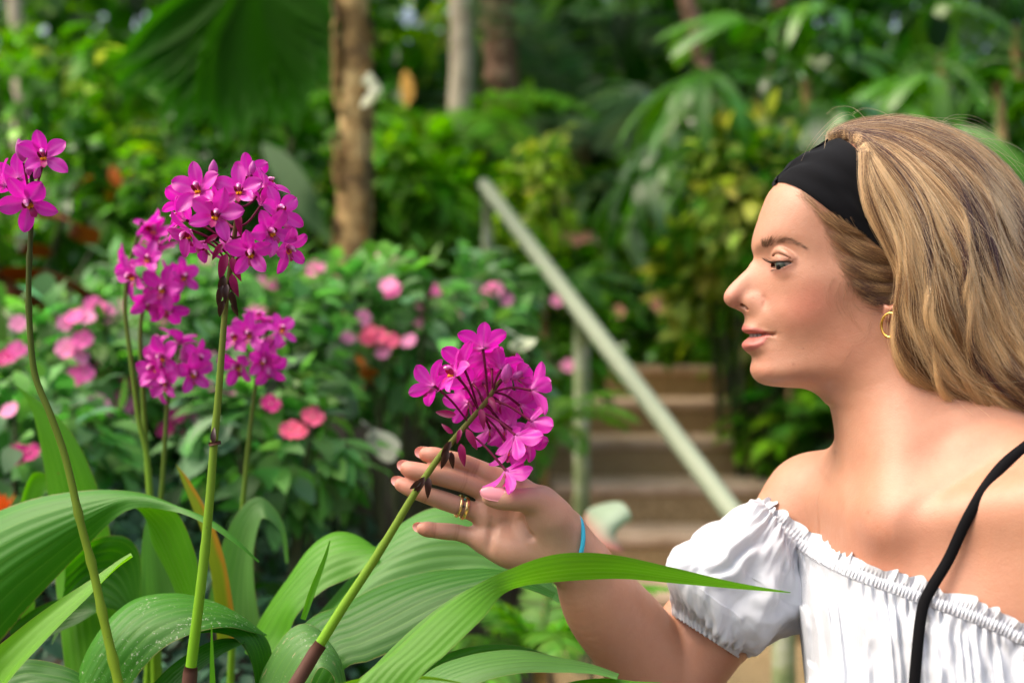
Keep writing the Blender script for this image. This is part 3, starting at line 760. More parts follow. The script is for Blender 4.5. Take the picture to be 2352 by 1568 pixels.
# ------------------------------------------------------------------ trunks and trees
def trunk_tube(pts, rad, nz=40, ns=18, ring=0.0, seed=1):
    P = arc_resample(cr(np.array(pts, float), 100), nz); r = np.interp(np.linspace(0, 1, nz), np.linspace(0, 1, len(rad)), rad)
    V, F = tube_arrays(P, r, ns, True)
    k = np.repeat(np.arange(nz), ns); c = P[k]; v = V[:nz * ns] - c
    V[:nz * ns] = c + v * (1 + ring * np.sin(k * 2.1)[:, None] + .10 * vnoise(V[:nz * ns, 0] * 14, V[:nz * ns, 1] * 14, V[:nz * ns, 2] * 9, seed)[:, None])
    return V, F
def tree(name, px0, px1, d, y0, y1, rad, mat, label, crown, seed, ring=0.0, cat='tree'):
    b = at(px0, y0, d); t_ = at(px1, y1, d); gz_ = float(ground_z(b[0], b[1])); b0 = np.array([b[0] + (b[0] - t_[0]) * .1, d, gz_ - .15])
    root = empty(name, (b0[0], d, gz_)); tag(root, label, cat)
    top = t_ + (t_ - b) / np.linalg.norm(t_ - b) * .9
    mb = MB(); V, F = trunk_tube([b0, b, (b + t_) / 2 + np.array([.012, 0, 0]), t_, top], rad, ring=ring, seed=seed); mb.add(V, F); link('trunk', mb.mesh('trunk'), root, mat)
    if crown:
        kind, n, L, W, r, cn = crown
        if kind == 'fronds':
            g = np.random.default_rng(seed)
            for k in range(n):
                a = 6.28 * k / n + g.uniform(-.2, .2); e = g.uniform(.1, 1.1)
                mb = MB(); frond(mb, top, np.array([math.cos(a) * math.cos(e), math.sin(a) * math.cos(e), math.sin(e)]), r, 30, L, W, np.asarray(GREENS[cn]), g, .9); link('frond', mb.mesh('frond'), root, FOL)
        else:
            mb = MB(); V, F, col = foliage_arrays(top + np.array([0, 0, r * .5]), (r, r * .8, r * .6), n, L, W, GREENS[cn], seed, shell=.2, droop=.9); mb.add(V, F, col)
            lb = MB()
            for k in range(6):
                a = k * 1.05; lb.tube(cr(np.array([top - np.array([0, 0, .3]), top + np.array([math.cos(a) * r * .3, math.sin(a) * r * .3, r * .2]), top + np.array([math.cos(a) * r * .7, math.sin(a) * r * .6, r * .6])]), 8), np.linspace(rad[-1] * .5, .01, 8), 6)
            link('limb', lb.mesh('limb'), root, mat); f = link('crown', mb.mesh('crown'), root, FOL); tag(f, kind='stuff')
    return root
pt = tree('palm_tree', 808, 812, 4.1, 585, -40, [.062, .056, .050, .042, .040, .038], BARKP, 'ringed yellow brown palm trunk standing left of the picture centre', ('fronds', 12, .40, .035, 1.7, 'mid'), 3, .05)
# old leaf bases and fibre hanging on the palm trunk
g = np.random.default_rng(77)
for k in range(48):
    py = g.uniform(20, 570); sgn = g.choice([-1, 1]); c = at(810 + sgn * 26, py, 4.1 - g.uniform(0, .04))
    big_leaf('leaf_base', pt, [c, c + np.array([sgn * .015, -.012, .03]), c + np.array([sgn * .026, -.02, .09 - .1 * (k % 2)])], .05, (.30, .19, .08) if k % 3 else (.11, .07, .04), DRYM, nv=3, nu=6, up=(sgn, -.4, .1))
tree('tall_tree', 1052, 1060, 6.6, 330, -60, [.075, .060, .057, .056, .054], BARKG, 'smooth pale grey trunk near the top centre', ('leaves', 500, .20, .08, 1.6, 'deep'), 5)
tree('tall_tree', 1150, 1135, 6.9, 280, -60, [.10, .090, .086, .086, .08], BARKB, 'thick mottled brown trunk right of the pale grey one', ('leaves', 500, .20, .08, 1.6, 'deep'), 6)
tree('slender_tree', 1650, 1565, 6.6, 330, -50, [.052, .048, .044, .040, .036], BARKB, 'slender leaning brown trunk at the top right of centre', ('leaves', 400, .18, .07, 1.3, 'deep'), 7)
tree('slender_tree', 1745, 1800, 7.0, 300, -50, [.05, .045, .042, .04, .035], BARKB, 'thin brown trunk leaning the other way behind the lady palms', ('leaves', 300, .18, .07, 1.2, 'deep'), 8)
tree('slender_tree', 48, 30, 6.5, 300, -50, [.05, .04, .034, .03, .03], BARKG, 'thin grey trunk in the top left corner', ('leaves', 400, .18, .07, 1.3, 'mid'), 9)

# ------------------------------------------------------------------ what nobody could count: undergrowth, canopy, ground cover
def scatter_mass(name, n, fx, L, W, cols, seed, label, mat=FOL, droop=.8, nu=5):
    g = np.random.default_rng(seed); P = fx(g, n)
    u = unit(g.normal(0, 1, (n, 3)) + np.array([0, -.5, .2]))
    D = unit(u + np.array([0, 0, -.3])); N = unit(np.array([0, -.25, 1.0]) + g.normal(0, .4, (n, 3)))
    LL = L * g.uniform(.6, 1.5, n)
    V, F = leaf_batch(P, D, N, LL, W * LL / L, g.uniform(.2, 1.3, n) * droop, nu=nu)
    ci = (vnoise(P[:, 0] * 1.1, P[:, 1] * 1.1, P[:, 2] * 1.1, seed) * .5 + .5 + g.normal(0, .16, n)).clip(0, .999)
    pal = np.array([GREENS[c] for c in cols]); col = pal[(ci * len(cols)).astype(int)] * (1 + g.normal(0, .25, (n, 1))).clip(.3, 2)
    me = np_mesh(name, V, F); vcol(me, 'Col', np.repeat(col, nu * 3, 0))
    o = link(name, me, None, mat); tag(o, label, kind='stuff'); return o
def on_bank(y0, y1, x0, x1, h):
    def f(g, n):
        y = y0 + (y1 - y0) * g.random(n) ** .8; x = g.uniform(x0, x1, n) * (y / y0) ** .9
        ok = (x > SX0 - .12) & (x < SX1 + .1) & (y < 7.8); x = np.where(ok, x - 2.2, x)
        return np.stack([x, y, ground_z(x, y) + g.uniform(.02, 1, n) ** 1.3 * h * (1 + .5 * vnoise(x, y, 0, 3))], -1)
    return f
scatter_mass('undergrowth', 14000, on_bank(5.0, 12, -5.0, 5.0, .55), .17, .055, ['dark', 'deep', 'deep', 'mid', 'bright', 'mid', 'grey'], 91, 'mixed dark undergrowth covering the slope behind everything')
def canopy_pts(g, n):
    y = g.uniform(7.0, 15, n); sx = np.where(g.random(n) < .7, g.uniform(-1.4, 1.4, n), g.uniform(-2.6, 2.6, n)); x = sx * y * .36
    z = 1 + y * g.uniform(-.02, .33, n)
    # gaps where the sky shows
    px = 1176 + x / (K * y); py = 784 - (z - ZC) / (K * y)
    for cx_, cy_, r_ in ((1082, 6, 30), (945, 38, 22), (1010, 5, 10), (330, 20, 7), (2230, 30, 6)):
        bad = np.hypot(px - cx_, py - cy_) < r_ + 42; z = np.where(bad, z - y * .16, z)
    return np.stack([x, y, z], -1)
scatter_mass('tree_canopy', 23000, canopy_pts, .26, .11, ['dark', 'dark', 'deep', 'mid', 'deep', 'bright', 'dark'], 92, 'dark wall of distant tree foliage closing the view', droop=.9)
def over_pts(g, n):
    y = g.uniform(6.8, 16, n); x = g.uniform(-1, 1, n) * (3 + y * .6)
    return np.stack([x, y, 1.3 + y * .37 + g.uniform(.3, 2.0, n)], -1)
scatter_mass('shade_canopy', 1300, over_pts, .34, .15, ['deep', 'mid', 'deep', 'bright'], 93, 'added leaf canopy above the view, shading the slope')  # unseen leaves added overhead to darken the background
def bank_pts(g, n):
    y = g.uniform(2.9, 6.2, n); x = np.where(g.random(n) < .55, g.uniform(.98, 3.6, n), g.uniform(-3.4, -.9, n))
    return np.stack([x, y, ground_z(x, y) + g.random(n) ** 1.5 * .30], -1)
scatter_mass('bank_undergrowth', 5200, bank_pts, .13, .05, ['dark', 'deep', 'mid', 'deep', 'bright', 'mid'], 95, 'low leafy undergrowth covering both banks beside the steps')
def cover_pts(g, n):
    y = g.uniform(1.75, 2.9, n); x = g.uniform(-1.1, .12, n)
    return np.stack([x, y, ground_z(x, y) + g.uniform(.0, .10, n)], -1)
scatter_mass('ground_cover', 5200, cover_pts, .042, .020, ['teal', 'teal', 'dark', 'teal', 'deep'], 94, 'dull blue green ground cover between the orchids and the impatiens')
# ------------------------------------------------------------------ orchids: flowers
MAG, MAGD, MAGL = np.array([.72, .042, .52]), np.array([.42, .014, .26]), np.array([.78, .24, .66])
m = NM('orchid_petal'); a = m.attr('Col'); n_ = m.noise(55, 3, .6, m.coord())
pc = m.mix(.5, a.outputs['Color'], m.mix(n_, (.75, .75, .75), (1.2, 1.2, 1.2)), 'MULTIPLY')
m.color(pc); m.set(Roughness=.38, Specular_IOR_Level=.45, Sheen_Weight=.1)
g_ = m.new('ShaderNodeHueSaturation', Saturation=1.05, Value=1.25); m.link(pc, g_.inputs['Color'])
translucent(m, g_.outputs['Color'], .38); PETM = m.m
m = NM('orchid_heart'); m.color(m.attr('Col').outputs['Color']); m.set(Roughness=.3); HEARTM = m.m
def tepal_mesh(L, W, cup, recurve, tip, seed):
    nu, nv = 13, 9; P = []; colr = []
    for t in np.linspace(0, 1, nu):
        w = W * .5 * (math.sin(min(1.0, (t + .04) / .60) * math.pi / 2) ** 1.05 if t < .56 else math.cos((t - .56) / .44 * math.pi / 2) ** tip) + .0006
        for o in np.linspace(-1, 1, nv):
            z = .0022 * math.sin(t * 2.6) + cup * o * o * w * .5 - recurve * L * t * t + .00035 * math.cos(o * 9) * (1 - abs(o)) - (.0006 if abs(o) < .12 else 0) + .0008 * vnoise(t * 3, o * 2, 0, seed)
            P.append((o * w, L * t, z))
            c = MAG * (1 - .20 * t * t) + (MAGL - MAG) * (max(0, 1 - t / .22) * .8 + (.20 if abs(o) < .13 else 0)) + (MAGD - MAG) * (.30 * max(0, t - .85) / .15 + .12 * (1 + math.sin(o * 22)) * .5)
            colr.append(np.clip(c, .005, .9))
    me = np_mesh('petal', np.array(P), grid_faces(nu, nv)); vcol(me, 'Col', np.array(colr)); me.materials.append(PETM); return me
SEP = [tepal_mesh(.0196, .0092, .35, .04, .62, 1), tepal_mesh(.0194, .0088, .45, .12, .62, 2), tepal_mesh(.0190, .0090, .30, -.08, .62, 3)]
PET = [tepal_mesh(.0190, .0118, .22, .03, .55, 4), tepal_mesh(.0186, .0112, .32, .10, .55, 5), tepal_mesh(.0188, .0115, .15, -.05, .55, 6)]
def heart_mesh():
    mb = MB()
    col_ = cr(np.array([[0, 0, -.001], [0, .0012, .003], [0, .0022, .0065], [0, .0012, .0098]]), 10)
    mb.tube(col_, [.0011, .0012, .0013, .0014, .0015, .0016, .0018, .0020, .0019, .0010], 10, col=np.array([.66, .14, .44]))
    mb.tube(np.array([[0, .0010, .0094], [0, .0004, .0104], [0, -.0002, .0108]]), [.0013, .0011, .0004], 8, col=(.70, .32, .52))
    for s in (-1, 1):
        V, F = leaf_batch(np.array([[s * .0008, -.0012, .0015]]), np.array([[s * .8, .28, .85]]), np.array([[-s * .7, .1, .5]]), .0078, .0042, -.7, .3, 7, (.6, .6))
        mb.add(V, F, np.array([.26, .006, .035]))
    V, F = leaf_batch(np.array([[0, -.0015, .002]]), np.array([[0, -.62, .75]]), np.array([[0, .75, .62]]), .0098, .0046, .9, .25, 8, (.85, .5)); mb.add(V, F, np.array([.40, .010, .14]))
    for s in (-1, 1):
        mb.tube(np.array([[s * .0008, -.0014, .0022], [s * .0011, -.0026, .0042], [s * .0010, -.0036, .0052]]), [.0009, .0014, .0005], 7, col=(.85, .36, .012))
    me = mb.mesh('flower'); me.materials.append(HEARTM); return me
HEART = heart_mesh()
def bud_mesh():
    nu, nv = 14, 16; t = np.linspace(0, 1, nu)[:, None]; a = np.linspace(0, 2 * np.pi, nv, endpoint=False)[None]
    r = .0042 * np.sin(np.pi * np.clip(t * .96 + .02, 0, 1)) ** .75 * (1 + .06 * np.cos(3 * a + t * 2)) * (1 - .25 * t)
    V = np.stack([r * np.cos(a), r * np.sin(a), .0150 * t + 0 * a], -1).reshape(-1, 3)
    me = np_mesh('bud', V, grid_faces(nu, nv, close_v=True)); c = MAG * .55 + np.array([.10, .05, .12]); tt_ = np.repeat(t[:, 0], nv)[:, None]
    vcol(me, 'Col', c * (1 - .3 * tt_) + MAGL * .25 * np.abs(np.cos(1.5 * np.tile(a[0], nu)))[:, None]); me.materials.append(PETM); return me
BUD = bud_mesh()
def bract_mesh(colr):
    V, F = leaf_batch(np.zeros((1, 3)), np.array([[0, 0, 1.0]]), np.array([[0, 1.0, 0]]), .015, .0046, 1.1, .6, 9, (.30, .9))
    me = np_mesh('bract', V, F); vcol(me, 'Col', np.asarray(colr) * (1 - .4 * np.repeat(np.linspace(0, 1, 9), 3)[:, None])); me.materials.append(PETM); return me
BRM, BRB = bract_mesh((.36, .014, .13)), bract_mesh((.045, .016, .012))
m = NM('orchid_stem'); a_ = m.attr('Col'); co = m.coord()
m.color(m.mix(m.math('MULTIPLY', m.math('GREATER_THAN', m.noise(120, 4, .75, co),   .68), .45), a_.outputs['Color'], (.05, .045, .02))); m.set(Roughness=.6, Specular_IOR_Level=.12); m.bump(m.noise(300, 2, .6, co), .15, .0005)
OST = m.m
def cobj(name, data, parent, M_):
    o = bpy.data.objects.new(name, data); C.objects.link(o); o.parent = parent
    if parent.parent is None: o.matrix_parent_inverse = Matrix.Translation(-parent.location)
    o.matrix_basis = M_; return o
def frame_z(f, up=(0, 0, 1), roll=0.0):
    z = Vector(f).normalized(); u = Vector(up); y = (u - z * u.dot(z))
    if y.length < 1e-3: y = Vector((0, 1, 0)) - z * z.y
    y.normalize(); x = y.cross(z); Rm = Matrix((x, y, z)).transposed().to_4x4()
    return Rm @ Matrix.Rotation(roll, 4, 'Z')
def flower(plant, P, f, s=1.0, roll=0.0, openness=.30, rnd=None, up=(0, 0, 1)):
    rnd = rnd or R
    Mw = Matrix.Translation(Vector(P)) @ frame_z(f, up, roll) @ Matrix.Scale(s * 1.12, 4)
    fo = cobj('flower', HEART, plant, Mw)
    for k, (a, kind) in enumerate(((0, 'S'), (66, 'P'), (137, 'S'), (-137, 'S'), (-66, 'P'))):
        me = rnd.choice(SEP if kind == 'S' else PET)
        el = openness + rnd.uniform(-.24, .26)
        M_ = Matrix.Rotation(math.radians(a + rnd.uniform(-7, 7)), 4, 'Z') @ Matrix.Rotation(el, 4, 'X') @ Matrix.Translation((0, .0012, .0006 if kind == 'P' else -.0002)) @ Matrix.Rotation(rnd.uniform(-.18, .18), 4, 'Y')
        cobj('petal', me, fo, M_ @ Matrix.Scale(rnd.uniform(.94, 1.06), 4))
    return fo
def pedicel(plant, A, B_, colr=(.13, .012, .045), r=.00095, bow=(0, 0, -.006)):
    A, B_ = np.array(A), np.array(B_); q = cr(np.array([A, (A + B_) / 2 + np.array(bow), B_]), 12)
    mb = MB(); mb.tube(q, np.linspace(r * .85, r * 1.25, 12), 8, col=colr); return link('pedicel', mb.mesh('pedicel'), plant, OST)
def stem_obj(plant, pts, r0, r1, c0, c1, nodes=(), knob=0.0, name='stem', n=60):
    P = arc_resample(cr(np.array([at(*p) for p in pts]), 120), n); r = np.linspace(r0, r1, n)
    t = np.linspace(0, 1, n)
    for nd in nodes: r = r * (1 + .10 * np.exp(-((t - nd) / .006) ** 2))
    if knob:
        r = r * (1 + knob * (np.sin(t * 150) > .93))
    c = np.asarray(c0)[None] * (1 - t[:, None]) + np.asarray(c1)[None] * t[:, None]
    mb = MB(); V, F = tube_arrays(P, r, 14); cc = np.concatenate([np.repeat(c, 14, 0), c[:1], c[-1:]]); mb.add(V, F, cc)
    return link(name, mb.mesh(name), plant, OST), P
def bract(plant, P, dirv, s=1.0, me=None, up=(0, -1, 0)):
    cobj('bract', me or BRB, plant, Matrix.Translation(Vector(P)) @ frame_z(dirv, up) @ Matrix.Scale(s, 4))
def new_plant(px, d, label):
    x = (px - 1176) * K * d; p = empty('orchid_plant', (x, d, float(ground_z(x, d)))); tag(p, label, 'orchid', 'purple ground orchids in the bed'); return p
GST, GST2 = (.165, .43, .010), (.18, .40, .014)

# tall orchid, in focus
pa = new_plant(430, 1.17, 'tallest sharp orchid with a full dome of purple flowers on a straight green stem')
A_ST = [(418, 1780, 1.165), (428, 1640, 1.168), (440, 1520, 1.17), (455, 1400, 1.17), (470, 1270, 1.172), (483, 1130, 1.174), (492, 1010, 1.176), (500, 930, 1.177), (510, 800, 1.178), (519, 690, 1.18), (526, 640, 1.182), (534, 580, 1.184), (542, 510, 1.184), (547, 440, 1.184), (548, 410, 1.184)]
_, PA = stem_obj(pa, A_ST, .0052, .0017, GST, (.10, .05, .03), nodes=(.37,))
def along(P, py):
    z = ZC - (py - 784) * K * P[:, 1]; i = int(np.argmin(np.abs(P[:, 2] - z))); return P[i]
AF = [(459, 438, 1.166, (-.15, -.95, .28), 1.06, .1), (551, 440, 1.164, (.05, -.95, .22), 1.0, 0), (497, 496, 1.156, (.12, -.97, .12), 1.04, -.3), (637, 487, 1.174, (.55, -.75, .2), 1.02, .3), (618, 532, 1.164, (.5, -.8, -.1), 1.0, .6),
      (576, 578, 1.156, (.1, -.9, -.25), 1.0, .1), (437, 531, 1.164, (-.5, -.6, -.6), 1.0, .2), (656, 569, 1.172, (.75, -.5, -.3), .95, .4), (607, 430, 1.198, (.6, -.1, .5), .95, 0), (424, 505, 1.182, (-.85, -.15, .2), 1.0, .5),
      (430, 464, 1.204, (-.6, .4, .3), .95, 0), (650, 516, 1.204, (.7, .3, 0), .95, 0), (566, 405, 1.208, (.2, .8, .5), .92, 0), (501, 470, 1.202, (-.1, .4, .8), .95, 0), (470, 556, 1.184, (-.4, -.35, -.85), .95, 0), (600, 470, 1.20, (.3, .2, .8), .95, .4), (540, 545, 1.20, (0, .6, -.5), .9, 0)]
for px, py, d, f, s, ro in AF:
    P = at(px, py, d); flower(pa, P, f, s, ro); fb = P - unit(f) * .0015
    base = along(PA, min(610, py + 60)); pedicel(pa, base, fb, bow=(0, 0, -.004 if py < 500 else .004))
def bud(plant, px, py, d, dirv, s=1.0): cobj('bud', BUD, plant, Matrix.Translation(atv(px, py, d)) @ frame_z(dirv, (0, -1, 0)) @ Matrix.Scale(s, 4))
bud(pa, 489, 410, 1.182, (.1, -.3, .9), 1.05); pedicel(pa, along(PA, 470), at(489, 410, 1.182)); bud(pa, 578, 402, 1.19, (.1, 0, 1), .8); pedicel(pa, along(PA, 450), at(578, 402, 1.19))
for px, py, d, dv, s, me in ((548, 492, 1.168, (.1, -.5, -.85), 1.35, BRM), (521, 582, 1.172, (-.25, -.3, -.9), 1.75, BRM), (533, 590, 1.170, (.30, -.3, -.9), 1.55, BRM), (512, 560, 1.172, (-.5, -.3, -.7), 1.2, BRM), (545, 565, 1.172, (.5, -.3, -.7), 1.2, BRM), (500, 540, 1.17, (-.7, -.3, -.4), 1.0, BRM),
                             (516, 632, 1.174, (-.22, -.2, -.95), 1.5, BRB), (533, 628, 1.174, (.20, -.2, -.95), 1.5, BRM), (512, 655, 1.172, (-.25, -.3, -.9), 1.35, BRB), (522, 652, 1.170, (-.10, -.5, -.9), 1.2, BRB), (531, 668, 1.176, (.2, -.1, -.95), 1.3, BRB), (514, 688, 1.174, (-.3, -.1, -.9), 1.2, BRB), (526, 640, 1.176, (.35, -.1, -.9), 1.1, BRB), (535, 690, 1.178, (.22, 0, -1), 1.1, BRB)):
    bract(pa, at(px, py, d), dv, s, me)
bract(pa, at(491, 1018, 1.168), (-.05, -.12, .98), 1.05, BRB)
mb = MB(); mb.tube(np.array([at(494, 1022, 1.176), at(492.6, 1014, 1.1762)]), [.0051, .0050], 14, col=(.07, .03, .02)); link('sheath', mb.mesh('sheath'), pa, OST)
mb = MB(); mb.tube(np.array([at(*p) for p in ((414, 1790, 1.165), (428, 1640, 1.168), (437, 1545, 1.17), (439, 1530, 1.17))]), [.0068, .0064, .0060, .0053], 14, col=(.085, .040, .028)); link('sheath', mb.mesh('sheath'), pa, OST)

# the orchid in the hand, seen from behind
pb = new_plant(700, 1.16, 'leaning orchid whose purple flowers are held up by the woman\'s fingers')
B_ST = [(560, 1790, 1.13), (640, 1640, 1.145), (690, 1552, 1.152), (740, 1470, 1.158), (790, 1390, 1.164), (850, 1300, 1.170), (900, 1220, 1.174), (938, 1156, 1.178), (975, 1098, 1.181), (1010, 1048, 1.184), (1050, 1000, 1.187), (1093, 950, 1.190), (1120, 918, 1.192), (1140, 886, 1.194), (1152, 872, 1.195)]
_, PB = stem_obj(pb, B_ST, .0056, .0019, GST, (.12, .09, .03), nodes=(.55,))
def alongx(P, px):
    q = 1176 + P[:, 0] / (K * P[:, 1]); return P[int(np.argmin(np.abs(q - px)))]
BF = [(1109, 800, 1.180, (-.12, .78, .62), 1.05, 0, 1122), (1064, 842, 1.178, (-.3, .8, .45), 1.0, .2, 1102), (1047, 862, 1.172, (-.80, -.30, .50), 1.0, 0, 1105), (996, 886, 1.176, (-.62, .72, .10), 1.0, .4, 1078), (1221, 895, 1.180, (.62, .6, .1), 1.05, .2, 1128),
      (1220, 966, 1.178, (.7, .5, -.15), 1.0, .5, 1125), (1184, 1000, 1.172, (.45, .55, -.6), 1.08, .1, 1100), (1163, 1081, 1.172, (.62, .30, -.72), 1.05, 0, 1060), (1152, 846, 1.190, (.1, .6, .8), .95, 0, 1135), (1188, 868, 1.190, (.65, .5, .5), .95, 0, 1140), (1134, 950, 1.214, (.15, .9, -.2), .95, 0, 1110),
      (1075, 925, 1.210, (-.5, .7, -.3), .95, 0, 1085), (1172, 1030, 1.19, (.3, .5, -.8), .95, 0, 1095), (1110, 880, 1.214, (0, .8, .4), .95, 0, 1120), (1085, 880, 1.205, (-.3, .6, .3), .9, .5, 1110), (1150, 925, 1.206, (.35, .85, .1), 1.0, .3, 1120), (1104, 912, 1.212, (-.2, .9, 0), 1.0, .6, 1108),
      (1160, 985, 1.204, (.3, .8, -.3), 1.0, .2, 1110), (1195, 930, 1.198, (.6, .7, .1), .95, .1, 1128), (1125, 985, 1.212, (0, .8, -.5), .95, 0, 1095), (1130, 845, 1.206, (0, .7, .6), .95, .3, 1135), (1210, 1015, 1.196, (.5, .6, -.5), .9, .3, 1105)]
for px, py, d, f, s, ro, sx in BF:
    P = at(px, py, d); flower(pb, P, f, s, ro, openness=.22); pedicel(pb, alongx(PB, sx), P - unit(f) * .0012, bow=(0, -.003, .003))
bud(pb, 1160, 880, 1.184, (.15, -.45, .85), 1.25); bud(pb, 1175, 872, 1.188, (.7, -.2, .5), .9)
for px, py, d, dv, s, me in ((1058, 985, 1.178, (-.2, -.5, -.8), .9, BRM), (1072, 985, 1.178, (.4, -.4, -.8), 1.4, BRM), (1040, 995, 1.180, (-.6, -.3, .5), .9, BRM), (1048, 952, 1.185, (-.98, -.1, .1), 1.4, BRM), (1105, 938, 1.182, (.1, -.6, -.7), 1.3, BRM), (1125, 912, 1.184, (.2, -.7, -.4), 1.2, BRM),
                             (1036, 1012, 1.178, (-.5, -.25, -.85), 1.25, BRB), (1030, 1032, 1.178, (-.35, -.3, -.9), 1.3, BRB), (1036, 1036, 1.180, (.1, -.3, -.95), 1.1, BRB), (1058, 1018, 1.178, (.15, -.3, -.95), 1.45, BRM), (975, 1094, 1.174, (-.5, -.2, -.85), 1.35, BRB), (985, 1095, 1.174, (-.05, -.4, -.9), 1.3, BRB), (968, 1102, 1.174, (-.75, -.1, -.6), 1.0, BRB)):
    bract(pb, at(px, py, d), dv, s, me)
mb = MB(); mb.tube(np.array([at(*p) for p in ((672, 1582, 1.148), (705, 1528, 1.1535), (722, 1499, 1.1555), (737, 1478, 1.157))]), [.0059, .0058, .0057, .0054], 14, col=(.085, .040, .028)); link('sheath', mb.mesh('sheath'), pb, OST)

# thin bare stalk at the left edge
pc_ = new_plant(280, 1.13, 'sparse orchid with four purple flowers on a thin dark knotted stalk at the left edge')
C_ST = [(300, 1700, 1.12), (272, 1568, 1.13), (240, 1430, 1.14), (212, 1300, 1.15), (185, 1200, 1.155), (150, 1050, 1.165), (115, 950, 1.17), (80, 860, 1.175), (68, 745, 1.18), (66, 640, 1.182), (71, 525, 1.184), (72, 470, 1.184), (73, 420, 1.184), (74, 395, 1.184)]
_, PC = stem_obj(pc_, C_ST, .0040, .0019, (.15, .25, .012), (.028, .030, .014), knob=.22)
for px, py, d, f, s, ro, sy in ((101, 362, 1.176, (.15, -.93, .25), 1.05, .15, 440), (66, 462, 1.166, (.2, -.85, -.35), 1.15, .5, 480), (12, 426, 1.178, (-.8, -.35, .2), 1.05, .2, 455), (40, 410, 1.205, (-.5, .7, .3), .95, 0, 440)):
    P = at(px, py, d); flower(pc_, P, f, s, ro, rnd=random.Random(int(px))); pedicel(pc_, along(PC, sy), P - unit(f) * .0012)
bud(pc_, 55, 372, 1.178, (-.1, -.35, .9), 1.3); pedicel(pc_, along(PC, 430), at(55, 374, 1.178)); bud(pc_, 67, 404, 1.172, (.1, -.4, .9), .85); bud(pc_, 80, 412, 1.17, (.4, -.3, .8), .8)

# blurred orchids behind
def back_orchid(label, cx, cy, d, nfl, rad, st, seed, s=1.0):
    p = new_plant(st[0][0], d, label); rr_ = random.Random(seed)
    _, P = stem_obj(p, [(x_, y_, d) for x_, y_ in st], .0046, .0019, GST2, (.07, .07, .025))
    for k in range(nfl):
        th = 2.4 * k + rr_.uniform(-.5, .5); q = math.sqrt((k + .5) / nfl); u_ = np.array([math.cos(th) * q, -math.sqrt(max(0, 1 - q * q)) * (1 if k % 3 else -.6), math.sin(th) * q])
        q2 = rr_.uniform(.72, 1.18)
        px, py = cx + u_[0] * rad * q2, cy - u_[2] * rad * .95 * rr_.uniform(.8, 1.2) + (14 if u_[2] < 0 else 0)
        Pq = at(px, py, d + u_[1] * .030); flower(p, Pq, unit(u_ + np.array([rr_.uniform(-.3, .3), -.45, rr_.uniform(-.2, .3)])), s * rr_.uniform(.95, 1.2), rr_.uniform(-.4, .4), rnd=rr_); pedicel(p, along(P, cy + rad * .3), Pq)
    return p
pd_ = back_orchid('blurred orchid with a large purple head on the green stem left of the tallest one', 362, 618, 1.56, 12, 80, [(372, 1760), (352, 1250), (340, 1100), (328, 900), (322, 760), (335, 680), (352, 610), (362, 570)], 3)
pe_ = back_orchid('blurred orchid with one small single flower above the larger blurred head', 331, 500, 1.54, 1, 4, [(360, 1740), (345, 1130), (318, 960), (300, 820), (287, 700), (300, 600), (318, 540), (326, 508)], 4, 1.05)
pf_ = back_orchid('blurred orchid with a purple head low down, left of the tallest green stem', 398, 826, 1.56, 9, 64, [(330, 1760), (352, 1300), (372, 1120), (382, 960), (388, 900), (394, 850), (398, 800)], 5)
pg_ = back_orchid('blurred orchid with a purple head just right of the tallest green stem', 594, 784, 1.60, 9, 62, [(520, 1760), (538, 1400), (556, 1180), (572, 1010), (585, 900), (592, 840), (596, 760)], 6)

# ------------------------------------------------------------------ pleated orchid leaves
def leaf_material(name, spots=0.0, streaks=0.0):
    m = NM(name); a = m.attr('Col'); ac = m.attr('across').outputs['Fac']; al = m.attr('along').outputs['Fac']
    v = m.new('ShaderNodeCombineXYZ'); m.link(m.math('MULTIPLY', ac, 26.0), v.inputs[0]); m.link(m.math('MULTIPLY', al, 1.1), v.inputs[1])
    ln = m.noise(1.0, 3, .65, v.outputs[0])
    c_ = m.mix(.75, a.outputs['Color'], m.mix(ln, (.76, .76, .76), (1.24, 1.22, 1.24)), 'MULTIPLY')
    rib = m.math('GREATER_THAN', m.math('ABSOLUTE', m.math('SUBTRACT', m.math('FRACT', m.math('MULTIPLY', ac, 3.5)), .5)), .455)
    c_ = m.mix(m.math('MULTIPLY', rib, .22), c_, (.17, .36, .05))
    if spots:
        sp = m.noise(310, 4, .75, m.coord(), .2); big = m.noise(22, 3, .6, m.coord())
        c_ = m.mix(m.math('MULTIPLY', m.math('GREATER_THAN', m.math('ADD', sp, m.math('MULTIPLY', big, .35)), .815), spots), c_, (.52, .56, .42))
    if streaks:
        v2 = m.new('ShaderNodeCombineXYZ'); m.link(m.math('MULTIPLY', ac, 9.0), v2.inputs[0]); m.link(m.math('MULTIPLY', al, 9.0), v2.inputs[1])
        st = m.noise(1.3, 3, .6, v2.outputs[0]); c_ = m.mix(m.math('MULTIPLY', m.math('GREATER_THAN', st, .66), streaks), c_, (.42, .33, .20))
    ag = m.noise(75, 4, .75, m.coord()); big2 = m.noise(11, 2, .5, m.coord())
    c_ = m.mix(m.math('MULTIPLY', m.math('GREATER_THAN', m.math('ADD', ag, m.math('MULTIPLY', big2, .3)), .90), .55), c_, (.16, .12, .035))
    ed = m.math('MULTIPLY', m.math('GREATER_THAN', m.math('ADD', m.math('ABSOLUTE', ac), m.math('MULTIPLY', ag, .10)), 1.035), .6)
    c_ = m.mix(ed, c_, (.22, .20, .06))
    m.color(c_); m.set(Roughness=.46, Specular_IOR_Level=.32)
    m.bump(ln, .22, .0012)
    g_ = m.new('ShaderNodeHueSaturation', Saturation=1.2, Value=1.9); m.link(c_, g_.inputs['Color']); translucent(m, g_.outputs['Color'], .36)
    return m.m
